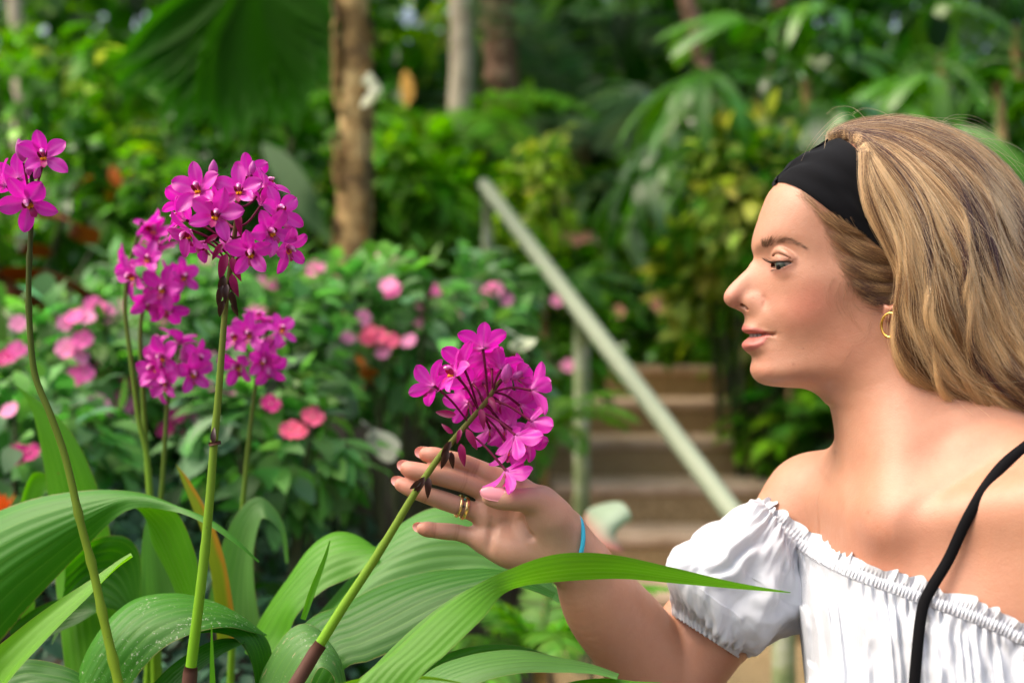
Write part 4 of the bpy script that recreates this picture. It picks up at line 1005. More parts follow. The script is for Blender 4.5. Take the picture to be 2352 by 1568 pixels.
LEAFM, LEAFS, LEAFT = leaf_material('orchid_leaf'), leaf_material('orchid_leaf_spotted', .75), leaf_material('orchid_leaf_streaked', .45, .8)
def ribbon(plant, E1, E2, colr, mat=None, pleat=.007, npl=8, arch=.10, side=1, nu=60, nv=57, label=None, edge=None, tipcol=None):
    """leaf between two edges given as (px, py, depth)"""
    a_ = arc_resample(cr(np.array([at(*p) for p in E1]), 160), nu); b_ = arc_resample(cr(np.array([at(*p) for p in E2]), 160), nu)
    o = np.linspace(0, 1, nv)[None, :, None]
    V = a_[:, None] * (1 - o) + b_[:, None] * o
    T = np.gradient(V, axis=0); S = (b_ - a_)[:, None]; N = unit(np.cross(T, np.broadcast_to(S, V.shape))) * side
    w = np.linalg.norm(b_ - a_, axis=1)[:, None]
    oo = o[..., 0] * 2 - 1
    tri = np.abs(((oo * npl * .5 + 50.25) % 1.0) - .5) * 4 - 1
    tri = tri * (1 - .25 * tri ** 2)
    fl = .075 * vnoise(np.linspace(0, 5, nu)[:, None], oo * 1.5, 0, int(abs(E1[0][0]) + abs(E2[0][1])) % 97)
    V = V + N * (w * (arch * (1 - oo ** 2) + pleat * tri * (1 - .5 * oo ** 2) + fl * (.3 + .7 * oo ** 2)))[..., None]
    me = np_mesh('leaf', V.reshape(-1, 3), grid_faces(nu, nv))
    t = np.repeat(np.linspace(0, 1, nu), nv); ac = np.tile(oo[0], nu)
    c_ = np.asarray(colr)[None] * (1 + .16 * vnoise(t * 4, ac * 2, 0, 9))[:, None]
    if edge is not None:
        we = np.clip(edge[1] * (ac - edge[2] + .25 * vnoise(t * 8, 0, 0, 4)), 0, 1)[:, None]; c_ = c_ * (1 - we) + np.asarray(edge[0]) * we
    if tipcol is not None:
        wt = np.clip((t - .9) * 12, 0, 1)[:, None]; c_ = c_ * (1 - wt) + np.asarray(tipcol) * wt
    vcol(me, 'Col', c_); vfloat(me, 'across', ac); vfloat(me, 'along', t)
    ob = link('leaf', me, plant, mat or LEAFM)
    if label: ob['label'] = label
    return ob
def E(d, *p):
    return [(q[0], q[1], q[2] if len(q) > 2 else d) for q in p]
LG, LB, LD, LP = (.042, .185, .010), (.072, .25, .008), (.026, .125, .006), (.085, .215, .048)
# arching leaf at the left
ribbon(pc_, E(1.36, (-260, 1330, 1.42), (-120, 1230, 1.40), (0, 1176, 1.38), (100, 1142, 1.37), (220, 1126, 1.36), (320, 1132, 1.35), (400, 1158, 1.33), (470, 1192, 1.31), (540, 1238, 1.29), (596, 1288, 1.28)),
       E(1.30, (-330, 1780, 1.36), (-150, 1640, 1.36), (0, 1482, 1.355), (90, 1372, 1.35), (190, 1262, 1.345), (290, 1172, 1.335), (390, 1172, 1.32), (468, 1200, 1.29), (538, 1246, 1.28), (594, 1292, 1.28)), LG, arch=.26, side=-1, pleat=.006, label='broad arching leaf with a thin hanging tip')
ribbon(pc_, E(1.40, (250, 1150), (300, 1132), (350, 1142), (405, 1180), (445, 1260), (462, 1340), (462, 1400), (452, 1450)), E(1.42, (245, 1155, 1.44), (290, 1150, 1.45), (325, 1180, 1.46), (352, 1230, 1.46), (380, 1300, 1.45), (410, 1370, 1.44), (435, 1420, 1.42), (448, 1452, 1.40)), LB, arch=.10, side=-1)
ribbon(pc_, E(1.50, (150, 1560, 1.46), (125, 1300), (110, 1130), (90, 1010), (68, 930), (30, 880), (-20, 850)), E(1.50, (300, 1560, 1.46), (262, 1260), (225, 1120), (175, 1010), (120, 945), (50, 893), (-18, 852)), LB, arch=-.10, label='tall upright leaf blade bending over the left edge')
ribbon(pc_, E(1.55, (10, 1420), (30, 1250), (48, 1150), (70, 1092), (95, 1084), (112, 1100), (120, 1150), (122, 1200)), E(1.55, (80, 1420), (82, 1260), (88, 1180), (96, 1140), (106, 1130), (114, 1140), (119, 1170), (121, 1202)), LB, arch=.1, nv=29)
ribbon(pc_, E(1.21, (-120, 1600), (-20, 1500), (60, 1432), (140, 1375), (220, 1322), (270, 1290), (302, 1272)), E(1.19, (-140, 1800), (-30, 1640), (50, 1530), (130, 1440), (212, 1356), (266, 1302), (301, 1275)), (.10, .27, .012), arch=.10, nv=33, npl=4, label='bright narrow leaf blade crossing the lower left corner')
ribbon(pc_, E(1.46, (150, 1290), (215, 1240), (280, 1230), (318, 1262), (325, 1330), (312, 1420)), E(1.46, (120, 1480), (170, 1400), (215, 1390), (262, 1400), (290, 1420), (305, 1440)), LD, arch=.12)
ribbon(pc_, E(1.25, (-60, 1560), (20, 1520), (90, 1510), (160, 1528), (215, 1560)), E(1.20, (-60, 1700), (10, 1640), (80, 1610), (150, 1600), (210, 1580)), LD, arch=.14)
ribbon(pc_, E(1.40, (20, 1440), (90, 1392), (160, 1372), (230, 1392)), E(1.38, (20, 1520), (90, 1470), (160, 1440), (228, 1402)), LD, arch=.1, nv=33)
# leaves of the tall orchid
ribbon(pa, E(1.26, (120, 1790), (150, 1620), (185, 1520), (235, 1435), (300, 1378, 1.28), (385, 1364, 1.29), (470, 1380, 1.29), (550, 1412, 1.28), (612, 1456, 1.27)),
       E(1.21, (250, 1800), (270, 1640), (296, 1570), (350, 1508), (420, 1468, 1.215), (480, 1453, 1.225), (535, 1448, 1.24), (580, 1452, 1.26), (613, 1460, 1.27)), LG, LEAFS, arch=.14, side=-1, label='leaf covered in pale spots')
ribbon(pa, E(1.28, (470, 1380), (540, 1405), (595, 1440), (622, 1490), (620, 1560), (600, 1640)), E(1.25, (440, 1452), (500, 1452), (545, 1470), (575, 1520), (585, 1590), (590, 1650)), LD, arch=.08, side=-1)
ribbon(pa, E(1.26, (300, 1640), (360, 1560), (430, 1500), (500, 1470), (560, 1466)), E(1.24, (330, 1700), (390, 1610), (450, 1548), (510, 1505), (562, 1474)), LD, arch=.1, nv=33)
ribbon(pa, E(1.12, (482, 1800), (481, 1640), (482, 1520), (485, 1432)), E(1.12, (500, 1800), (498, 1640), (492, 1520), (487, 1434)), LB, arch=.1, nv=13, npl=2)
ribbon(pd_, E(1.46, (500, 1480), (490, 1360), (468, 1240), (440, 1160), (418, 1105), (404, 1066)), E(1.46, (545, 1470), (532, 1370), (512, 1270), (478, 1178), (436, 1104), (406, 1068)), (.20, .26, .02), arch=.12, nv=25, npl=3, edge=((.40, .21, .03), 2.2, .05), label='withering leaf, green on one side and orange on the other')
ribbon(pg_, E(1.58, (470, 1420), (500, 1290), (545, 1180), (590, 1140), (630, 1165), (655, 1215), (662, 1290)), E(1.56, (600, 1440), (585, 1330), (585, 1240), (600, 1190), (625, 1200), (648, 1235), (660, 1294)), LP, arch=.12, label='pale folded leaf behind the tallest stem')
ribbon(pd_, E(1.52, (330, 1470), (322, 1330), (330, 1220), (350, 1160)), E(1.52, (420, 1470), (400, 1330), (372, 1230), (352, 1162)), LP, arch=.1, nv=29)
ribbon(pf_, E(1.60, (250, 1480), (300, 1360), (370, 1300), (430, 1330), (470, 1420)), E(1.60, (330, 1520), (350, 1440), (390, 1400), (430, 1410), (468, 1440)), LG, arch=.1)
# leaves of the held orchid
ribbon(pb, E(1.26, (545, 1720), (575, 1590), (612, 1510), (655, 1455), (700, 1432), (745, 1455), (775, 1510), (780, 1590)), E(1.20, (690, 1800), (694, 1680), (702, 1610), (714, 1560), (730, 1530), (750, 1530), (768, 1550), (778, 1600)), LP, LEAFT, arch=.10, side=-1, label='pale leaf with brown streaks')
ribbon(pg_, E(1.44, (560, 1490), (610, 1400), (680, 1302), (735, 1240), (780, 1222), (830, 1238), (868, 1278)), E(1.38, (620, 1530), (668, 1440), (725, 1375), (780, 1335), (815, 1315), (845, 1298), (870, 1284)), LB, arch=.14, side=-1, label='folded green leaf between the two sharp stems')
ribbon(pb, E(1.42, (600, 1560), (720, 1425), (830, 1302), (900, 1222), (980, 1170), (1060, 1166), (1140, 1212), (1215, 1290), (1285, 1378)), E(1.36, (640, 1640), (740, 1480), (850, 1370), (950, 1330), (1040, 1314), (1110, 1310), (1170, 1322), (1230, 1346), (1284, 1384)), (.075, .215, .040), arch=.10, side=-1, label='broad pale leaf behind the hand')
ribbon(pb, E(1.33, (600, 1640), (700, 1440), (790, 1382), (880, 1338), (980, 1312), (1080, 1308), (1180, 1322), (1270, 1372)), E(1.26, (700, 1720), (780, 1545), (850, 1512), (930, 1478), (1010, 1430), (1090, 1386), (1180, 1350), (1268, 1378)), LD, arch=.08, side=-1)
ribbon(pb, E(1.20, (720, 1760), (790, 1600), (860, 1530), (940, 1452), (1010, 1395), (1080, 1350), (1140, 1330)), E(1.18, (760, 1780), (820, 1640), (890, 1560), (960, 1490), (1025, 1425), (1090, 1372), (1140, 1334)), LB, arch=.06, nv=21, npl=2)
ribbon(pb, E(1.06, (640, 1800, 1.04), (820, 1570, 1.06), (900, 1500, 1.07), (1000, 1410, 1.09), (1095, 1342, 1.11), (1180, 1304, 1.13), (1262, 1280, 1.14), (1342, 1272, 1.148), (1430, 1278, 1.15), (1550, 1303, 1.155), (1680, 1334, 1.16), (1816, 1359, 1.165)),
       E(1.05, (780, 1830, 1.03), (955, 1570, 1.05), (1025, 1500, 1.06), (1105, 1418, 1.08), (1152, 1366, 1.115), (1200, 1346, 1.15), (1262, 1336, 1.165), (1340, 1330, 1.168), (1440, 1328, 1.166), (1570, 1340, 1.166), (1700, 1352, 1.166), (1815, 1361, 1.166)), (.072, .225, .010), arch=.05, side=-1, pleat=.007, npl=6, nu=90, label='long sharp pointed leaf crossing in front of the forearm')
ribbon(pb, E(1.16, (860, 1680), (960, 1560), (1060, 1512), (1180, 1498), (1290, 1510), (1360, 1532), (1418, 1558)), E(1.12, (930, 1760), (1010, 1620), (1090, 1572), (1190, 1548), (1290, 1545), (1360, 1548), (1417, 1561)), LP, arch=.12, side=-1, label='pale ribbed leaf along the bottom edge')
ribbon(pb, E(1.30, (900, 1600), (990, 1520), (1090, 1478), (1190, 1478), (1270, 1510)), E(1.26, (940, 1660), (1020, 1580), (1110, 1540), (1200, 1525), (1268, 1518)), LG, arch=.1)
ribbon(pb, E(1.09, (700, 1610), (790, 1566), (880, 1552), (980, 1552), (1060, 1566)), E(1.09, (700, 1632), (790, 1580), (880, 1562), (980, 1560), (1060, 1569)), (.16, .35, .02), arch=.08, nv=11, npl=2)
ribbon(pb, E(1.15, (1180, 1620), (1290, 1572), (1400, 1556), (1520, 1570)), E(1.12, (1200, 1680), (1300, 1620), (1400, 1592), (1516, 1580)), LB, arch=.1, nv=21, npl=3)
ribbon(pb, E(1.25, (690, 1420), (712, 1350), (742, 1280), (757, 1240)), E(1.25, (702, 1424), (726, 1356), (750, 1284), (759, 1241)), LB, arch=.1, nv=9, npl=1)
# ------------------------------------------------------------------ the woman: head
YM = 1.23                      # depth of the middle plane of the head
KM = K * YM
def m2w(mx, my, h=0.0):        # head plane coordinates -> world, h metres towards the camera
    return np.array([(mx - 1176.0) * KM, YM - h, ZC - (my - 784.0) * KM])
def p2m(px, py, h):            # photograph position of a point h metres nearer than the middle plane -> head plane
    f = (YM - h) / YM
    return (px - 1176.0) * f + 1176.0, (py - 784.0) * f + 784.0

# outline of the head on its middle plane: x, y, roundness of the cross-section there (mm)
PROFILE = [
 (1777,429,120),(1765,445,115),(1757,462,110),(1750,480,108),(1744,498,105),(1738,516,102),(1732.5,534,98),(1728.8,550,94),(1727.2,564,78),
 (1728.8,577,50),(1731.3,588.5,30),(1727.5,600,16),(1717,615,14),(1706,626.5,12),(1695,637,11.5),(1684,647.5,11.5),(1673.5,659,13),(1666,670,14),(1662.5,681,14),
 (1664,691.5,13),(1671,700.5,14),(1681,706.5,10),(1692,711,9),(1702,716,14),(1709,724,32),(1711,733,42),(1709.5,741,44),(1707,749,50),(1708,757,60),(1713,764,66),(1719,770,60),
 (1717,777,60),(1711,784,72),(1708.5,794,74),(1711.5,804,74),(1719.5,812,84),(1727,821,92),(1727.5,833,86),(1726,846,80),(1728.5,860,76),(1736,872,84),(1747,880,95),(1762,885,120),
 (1785,888,150),(1815,890,170),(1850,892,180),(1890,893,190),(1930,888,190),(1975,872,190),(2020,846,190),(2065,815,190),(2110,780,190),(2150,742,170),
 (2180,700,150),(2205,650,150),(2222,600,150),(2232,550,150),(2235,500,150),(2229,450,150),(2212,405,150),(2186,368,150),(2150,340,150),(2106,321,150),(2060,313,150),(2010,311,150),(1960,317,150),
 (1915,329,150),(1875,347,150),(1838,371,145),(1805,400,130)]
# inner control points: x, y on the middle plane, half width in mm
INNER = [
 (1763,496,28),(1790,496,41),(1828,496,50.5),(1880,496,57.5),(1955,496,66),(2050,496,72),(2140,496,68),(2195,500,50),
 (1795,440,30),(1830,440,43),(1880,440,55),(1960,440,65),(2060,430,70),(2150,430,62),
 (1850,385,32),(1900,375,46),(1980,370,58),(2080,370,60),(2150,390,46),
 (1930,335,24),(2010,335,38),(2090,345,36),
 (1745,530,25),(1770,535,38),(1805,535,47),(1850,535,53),
 (1738,566,15.5),(1757,562,27),(1787,556,42.5),(1818,558,51),(1850,570,55.5),(1905,575,59.5),(1990,580,67),(2080,580,72),(2160,580,60),
 (1742,600,10),(1757,606,19),(1772,606,30),(1787,607,39),(1804,608,46),(1830,608,51),(1856,609,55),(1900,610,60),(1965,612,65),(2040,620,69),
 (1712,638,7),(1728,640,10.5),(1746,642,15),(1760,642,27),(1775,642,37.5),(1792,642,45.5),(1824,642,54),(1862,642,59),(1912,645,63.5),(1975,650,67),(2040,660,68),(2120,650,66),(2180,660,48),
 (1676,682,7),(1692,678,9.8),(1713,676,13),(1741,676,15.5),(1756,680,22),(1769,680,31),(1783,680,38.5),(1800,680,45),(1824,680,51.5),(1862,680,57.5),(1920,682,61.5),(1990,690,64.5),(2060,710,62),
 (1723,731,13.5),(1742,733,22.5),(1759,735,31),(1775,735,37),(1793,735,42),(1824,735,49),(1864,735,55),(1922,738,59),(1992,742,61.5),
 (1728,768,12),(1747,768,20),(1769,768,28),(1795,768,37),(1828,768,45),(1870,768,51),(1930,770,56),(1995,772,58.5),(2040,770,58),
 (1722,797,12.5),(1740,800,20),(1768,800,28.5),(1800,800,36.5),(1842,800,44.5),(1892,802,50.5),(1952,802,55),(2010,806,54),
 (1738,828,14),(1760,830,22.5),(1790,830,31.5),(1832,830,40),(1882,830,47),(1942,832,51),(1990,832,49),
 (1740,857,15.5),(1762,860,22),(1794,862,30),(1836,864,36),(1886,866,41),(1930,866,43)]

class RBF:
    def __init__(s, P, v, ridge):
        s.P = np.asarray(P, float); n = len(s.P)
        D = np.linalg.norm(s.P[:, None] - s.P[None], axis=-1)
        A = np.zeros((n + 3, n + 3)); A[:n, :n] = D ** 3 + np.diag(ridge)
        A[:n, n] = 1; A[:n, n + 1:] = s.P; A[n:, :n] = A[:n, n:].T
        s.c = np.linalg.solve(A, np.concatenate([v, np.zeros(3)]))
    def __call__(s, x, y):
        out = s.c[-3] + s.c[-2] * x + s.c[-1] * y
        for p, c in zip(s.P, s.c):
            out = out + c * ((x - p[0]) ** 2 + (y - p[1]) ** 2) ** 1.5
        return out

pp = np.array(PROFILE, float)
nxt, prv = np.roll(pp[:, :2], -1, 0), np.roll(pp[:, :2], 1, 0)
tan = unit(nxt - prv)
# the outline runs down the face (counter-clockwise on screen with y down): inside lies at +x side of a downward tangent
nor = np.stack([tan[:, 1], -tan[:, 0]], -1)
OFF = 2.6 / (KM * 1000)
pts, val = [], []
for (x, y, s), n in zip(pp, nor):
    pts.append((x, y)); val.append(0.0)
    pts.append((x + n[0] * OFF, y + n[1] * OFF)); val.append(s * 2.6)
    pts.append((x - n[0] * OFF, y - n[1] * OFF)); val.append(-s * 2.6)
for x, y, h in INNER:
    pts.append((x, y)); val.append(h * h)
headG = RBF(np.array(pts) / 100.0, np.array(val), np.concatenate([np.full(len(pp) * 3, 2e-5), np.full(len(INNER), .10)]))
def head_h(mx, my):
    return np.sqrt(np.maximum(headG(np.asarray(mx) / 100.0, np.asarray(my) / 100.0), 0.0)) * 0.001

def seg_dist(x, y, P):
    """distance (same units) from x,y to polyline P and position 0..1 along it"""
    best = np.full(np.broadcast(x, y).shape, 1e9); tt = np.zeros_like(best)
    n = len(P) - 1
    for i in range(n):
        a, b = np.array(P[i], float), np.array(P[i + 1], float); ab = b - a
        t = np.clip(((x - a[0]) * ab[0] + (y - a[1]) * ab[1]) / (ab @ ab), 0, 1)
        d = np.hypot(x - a[0] - t * ab[0], y - a[1] - t * ab[1])
        m = d < best; best = np.where(m, d, best); tt = np.where(m, (i + t) / n, tt)
    return best, tt

def in_poly(x, y, P):
    r = np.zeros(np.broadcast(x, y).shape, bool)
    P = np.asarray(P, float); n = len(P)
    for i in range(n):
        x1, y1 = P[i]; x2, y2 = P[(i + 1) % n]
        if y1 == y2: continue
        c = ((y1 > y) != (y2 > y)) & (x < (x2 - x1) * (y - y1) / (y2 - y1) + x1)
        r ^= c
    return r

def M(px, py, h): return p2m(px, py, h * 0.001)
MOUTH_C = M(1775, 768, 28)
SLIT = [(1712, 770), (1724, 770.5), (1738, 769), M(1760, 767, 24), MOUTH_C]
UPLIP = [(1708.5, 757), (1722, 759), (1738, 761), M(1758, 762, 24), MOUTH_C]
LOLIP = [(1710, 793), (1724, 790.5), (1740, 784.5), M(1758, 776.5, 24), MOUTH_C]
UPLIP_TOP = [(1690, 747), (1709, 747), (1722, 750.5), (1738, 754.5), M(1757, 759.5, 24), MOUTH_C]
LOLIP_BOT = [MOUTH_C, M(1763, 778, 25), (1742, 792.5), (1726, 803.5), (1713, 809), (1690, 809)]

X = spaced(0.150, 0.585, [(0, .0007), (.2330, .0013), (.40, .0022), (.48, .004)])
Z = spaced(ZC - .420, ZC + .192, [(0, .004), (ZC - .16, .0022), (ZC - .060, .0012), (ZC - .042, .0007), (ZC + .092, .0014)])
Y = spaced(0.985, 1.405, [(0, .0024), (1.148, .0012), (1.235, .0026)])
vol = Vol(X, Y, Z)
mx = 1176 + X[:, None] / KM
my = 784 - (Z[None, :] - ZC) / KM
sub = my[0] < 930
zs = np.where(sub)[0]; zsl = slice(zs.min(), len(Z))
mxs, mys = np.broadcast_arrays(mx, my[:, zsl])
mxs, mys = mxs.astype(float), mys.astype(float)
G = headG(mxs / 100, mys / 100) * 1e-6
gx = np.gradient(G, X, axis=0); gz = np.gradient(G, Z[zsl], axis=1)
g2 = gx ** 2 + gz ** 2
# soft relief, metres outwards
bump = np.zeros_like(mxs)
def relief(P, amp, width, taper=True):
    global bump
    d, t = seg_dist(mxs, mys, P)
    w = np.sin(np.pi * np.clip(t * .92 + .04, 0.0, 1)) ** 0.7 if taper == 'both' else (1 - t ** 3 if taper else 1.0)
    bump += amp * 0.001 * np.exp(-(d / width) ** 2) * w
relief(UPLIP, 1.2, 6.5)
relief(LOLIP, 1.7, 8.5)
relief([(1716, 770), (1738, 769), M(1760, 767, 24), MOUTH_C, M(1780, 768, 29)], -2.6, 3.4, False)
relief([M(1776, 761, 28), M(1784, 769, 30), M(1785, 780, 31)], -0.5, 8, 'both')
relief([(1730, 817), (1745, 812), M(1766, 800, 27)], -0.5, 9)
relief([M(1752, 676, 18), M(1757, 690, 19), M(1753, 710, 19)], -1.2, 6.0, 'both')
relief([M(1758, 690, 20), M(1774, 714, 27), M(1788, 738, 33), M(1797, 760, 35)], -0.6, 12, 'both')
relief([M(1772, 700, 26), M(1800, 728, 38)], 0.3, 20, 'both')
relief([(1762, 556), (1788, 549), (1820, 555), (1850, 572)], 0.3, 14, 'both')
relief([M(1782, 584, 24), M(1800, 580, 34), M(1830, 588, 45)], -1.1, 11, 'both')
relief([M(1783, 628, 26), M(1800, 630, 36), M(1826, 622, 45)], 0.9, 11, 'both')
relief([(1732, 851), (1760, 862)], 0.8, 16)
wide = slice(None)
yy = (vol.Y - YM)[None, :, None]
F = (yy ** 2 - G[:, None, :]) / np.sqrt(g2[:, None, :] + 4 * yy ** 2 + 4e-6)
vol.F[:, :, zsl] = np.minimum(vol.F[:, :, zsl], np.maximum(F - bump[:, None, :], -0.05).astype(np.float32))
del F
# nose wing, nostril
alac = m2w(*M(1737, 697.5, 13), .0112)
vol.ell(alac, (.0082, .0038, .0060), Matrix.Rotation(math.radians(-20), 3, 'Y') @ Matrix.Rotation(math.radians(16), 3, 'Z'), k=.008)
for sgn in (1, -1):
    vol.cap(m2w(1692, 702.5, sgn * .0056), m2w(1727, 710.5, sgn * .0110), .0013, .0022, k=.002, op='sub')
    vol.cap(m2w(1704, 699.5, sgn * .0052), m2w(1714, 690, sgn * .0056), .0018, .0015, k=.002, op='sub')
# parted lips
vol.cap(m2w(1705, 770.5, .0), m2w(1722, 770.5, .0), .0016, .0022, k=.0015, op='sub')
vol.cap(m2w(1716, 770.5, .0), m2w(1735, 769.3, .0145), .0019, .0014, k=.0015, op='sub')
vol.cap(m2w(1735, 769.3, .0145), m2w(*M(1762, 767.2, 24), .0245), .0014, .0006, k=.0015, op='sub')
# eye: lids over the ball, then the opening between two lid edges
EYE_R = .0121
eyeM = p2m(1812, 604.5, .0300)
eyec = m2w(*eyeM, .0302)
vol.ell(eyec, (EYE_R + .0009,) * 3, k=.0060)
sl, x, y, z = vol.box(eyec - .020, eyec + .020)
dx, dy, dz = x - eyec[0], y - eyec[1], z - eyec[2]
rr = np.sqrt(dx ** 2 + dy ** 2 + dz ** 2)
az = np.degrees(np.arctan2(-dy, -dx))            # 0 forwards, + to the side of the head
s_ = np.clip((az + 62) / 166.0, 0, 1)
arch = np.sin(np.pi * s_) ** 0.8
tilt = .0004 + .0006 * (s_ - .5)
zu, zl = tilt + .0004 * arch, tilt - .0052 * np.sin(np.pi * np.clip(s_ * 1.0, 0, 1)) ** 0.9
o = np.minimum(np.minimum(zu - dz, dz - zl), EYE_R + .0032 - rr)
o = np.where((az < -62) | (az > 104), -0.002, o)
A = vol.F[sl]
vol.F[sl] = np.maximum(A, o.astype(np.float32))
# crease above the upper lid and the fold over it
def lid_curve(up, rad, a0, a1, n=14, drop=0.0):
    out = []
    for a in np.linspace(a0, a1, n):
        t = (a + 62) / 166.0; zz = tilt_at(t) + up * math.sin(math.pi * min(max(t, 0), 1)) ** 0.7 - drop * max(0, t - .5)
        r = math.sqrt(max(rad ** 2 - zz ** 2, 1e-8)); ra = math.radians(a)
        out.append(eyec + np.array([-math.cos(ra) * r, -math.sin(ra) * r, zz]))
    return out
def tilt_at(t): return .0004 + .0006 * (t - .5)
crease = lid_curve(.0072, EYE_R + .0021, -40, 108, drop=.002)
fold = lid_curve(.0102, EYE_R + .0016, -30, 104, drop=.002)
for i in range(len(fold) - 1): vol.cap(fold[i], fold[i + 1], .0018, .0018, k=.003)
for i in range(len(crease) - 1): vol.cap(crease[i], crease[i + 1], .0005, .0005, k=.0012, op='sub')
# ear: lobe, tragus, hollow, rim
for c_, r_, h_ in (((2046, 716), (.0050, .0034, .0066), .0690), ((2028, 692), (.0036, .0030, .0055), .0668), ((2052, 700), (.0060, .004, .0065), .0695)):
    vol.ell(m2w(*p2m(*c_, h_), h_), r_, k=.004)
vol.chain([m2w(*p2m(*c_, .071), .071 + e_) for c_, e_ in (((2050, 705), 0), ((2068, 690), .002), ((2078, 660), .005), ((2076, 634), .005))], [.0036] * 4, .004)
vol.ell(m2w(*p2m(2045, 690, .0745), .0745), (.0045, .0062, .0052), k=.002, op='sub')
vol.ell(m2w(*p2m(2054, 665, .0755), .0755), (.0058, .0056, .0095), k=.003, op='sub')

# ------------------------------------------------------------------ neck, shoulders, chest
NECK_TOP, NECK_LOW = at(2095, 770, 1.235), at(2134, 1120, 1.205)
vol.cap(NECK_TOP, NECK_LOW, .051, .050, k=.012)
vol.cap(at(2003, 800, 1.215), at(2075, 1000, 1.195), .040, .036, k=.03)
vol.cap(at(1978, 868, 1.232), at(2112, 1170, 1.172), .0265, .026, k=.030)
R_SH, L_SH = at(1868, 1168, 1.315), at(2560, 1235, 1.050)
NOTCH = at(2040, 1200, 1.130)
vol.cap(at(2070, 985, 1.235), R_SH + np.array([.012, -.004, .010]), .030, .032, k=.045)
vol.cap(at(2200, 965, 1.215), L_SH + np.array([-.02, .02, .012]), .036, .036, k=.09)
vol.ell(R_SH, (.043, .045, .047), k=.022)
vol.ell(L_SH, (.056, .056, .058), k=.025)
shd = unit(L_SH - R_SH); CHN = unit(np.array([shd[1], -shd[0], 0.0]))      # chest looks this way
if CHN[1] > 0: CHN = -CHN
MT = np.array([unit([shd[0], shd[1], 0]), CHN, [0, 0, 1]])
mid = (R_SH + L_SH) * .5 + MT[0] * .020
vol.ell(mid + np.array([0, 0, -.095]) + CHN * .008, (.158, .088, .150), MT, k=.06)
vol.ell(mid + MT[0] * .025 + np.array([0, 0, -.300]), (.118, .092, .260), MT, k=.05)
vol.cap(NOTCH - MT[0] * .012 - CHN * .008, R_SH + CHN * .023 + np.array([.014, 0, .020]), .0085, .0085, k=.035)
vol.cap(NOTCH + MT[0] * .014 - CHN * .008, L_SH + CHN * .022 + np.array([-.03, 0, .030]), .0090, .0090, k=.04)
vol.cap(at(2085, 830, 1.192), NOTCH + MT[0] * .006 - CHN * .006 + np.array([0, 0, .002]), .016, .0085, k=.035)
for sgn in (-1, 1):
    vol.ell(mid + MT[0] * (sgn * .062 + .022) + CHN * .072 + np.array([0, 0, -.185]), (.054, .050, .060), MT, k=.04)
# arms inside the sleeves, hanging left arm
ELBOW = at(1508, 1590, 1.285)
vol.cap(R_SH, R_SH * .35 + ELBOW * .65, .043, .041, k=.02)
vol.cap(L_SH, L_SH + np.array([.055, .0, -.27]), .050, .044, k=.02)
Vb, Qb = vol.mesh_arrays()
del vol
# relax neck, shoulders and chest, where the volumes are only blended
ed = np.unique(np.sort(np.concatenate([Qb[:, [0, 1]], Qb[:, [1, 2]], Qb[:, [2, 3]], Qb[:, [3, 0]]]), axis=1), axis=0)
q_x, q_y = 1176 + Vb[:, 0] / (K * Vb[:, 1]), 784 - (Vb[:, 2] - ZC) / (K * Vb[:, 1])
soft = np.clip((q_y - 880) / 60, 0, 1) * np.clip((q_x - 1880) / 60, 0, 1)
act = np.where(soft > 0)[0]; on_ = np.zeros(len(Vb), bool); on_[act] = True
ed = ed[on_[ed[:, 0]] | on_[ed[:, 1]]]
deg = np.bincount(ed.ravel(), minlength=len(Vb)).astype(float)
for it in range(34):
    acc = np.stack([np.bincount(ed[:, 0], Vb[ed[:, 1], k], len(Vb)) + np.bincount(ed[:, 1], Vb[ed[:, 0], k], len(Vb)) for k in range(3)], -1)
    m_ = acc[act] / deg[act, None]
    Vb[act] += (m_ - Vb[act]) * (.6 * soft[act])[:, None]

# ------------------------------------------------------------------ right hand and forearm
def H(u, v, d): return at(857.5 + u * .2344, 980 + v * .2344, d)
hv = Vol(spaced(-.112, .235, [(0, .00085), (.075, .0014)][::1]) if False else np.concatenate([np.arange(-.115, .075, .00085), np.arange(.075, .235, .0014)]),
         np.arange(1.135, 1.345, .0010), np.concatenate([np.arange(ZC - .345, ZC - .165, .0014), np.arange(ZC - .165, ZC - .066, .00085)]))
FING = {  # joints from knuckle to tip: u, v, depth, radius mm
 'index':  [(1330, 560, 1.212, 9.6), (1130, 462, 1.211, 9.2), (1000, 405, 1.210, 8.6), (860, 352, 1.206, 8.5), (700, 312, 1.203, 8.1), (600, 284, 1.202, 7.9), (520, 270, 1.203, 6.6)],
 'middle': [(1250, 720, 1.211, 9.6), (1030, 605, 1.206, 9.2), (880, 545, 1.202, 8.8), (720, 500, 1.198, 8.8), (560, 462, 1.196, 8.3), (400, 430, 1.197, 8.0), (336, 410, 1.199, 6.8)],
 'ring':   [(1200, 880, 1.210, 9.4), (985, 830, 1.205, 8.8), (850, 778, 1.201, 8.4), (690, 722, 1.198, 8.4), (530, 668, 1.196, 7.8), (370, 605, 1.197, 7.6), (278, 566, 1.199, 6.4)],
 'little': [(1120, 1100, 1.207, 8.4), (930, 1064, 1.206, 7.6), (820, 1034, 1.205, 7.3), (720, 1024, 1.203, 7.5), (600, 1012, 1.202, 7.0), (530, 1003, 1.201, 6.9), (484, 997, 1.201, 5.6)],
}
for nm, J in FING.items():
    hv.chain([H(u, v, d) for u, v, d, r in J], [r * .00095 for *_, r in J], k=.0028 if nm != 'little' else .0028)
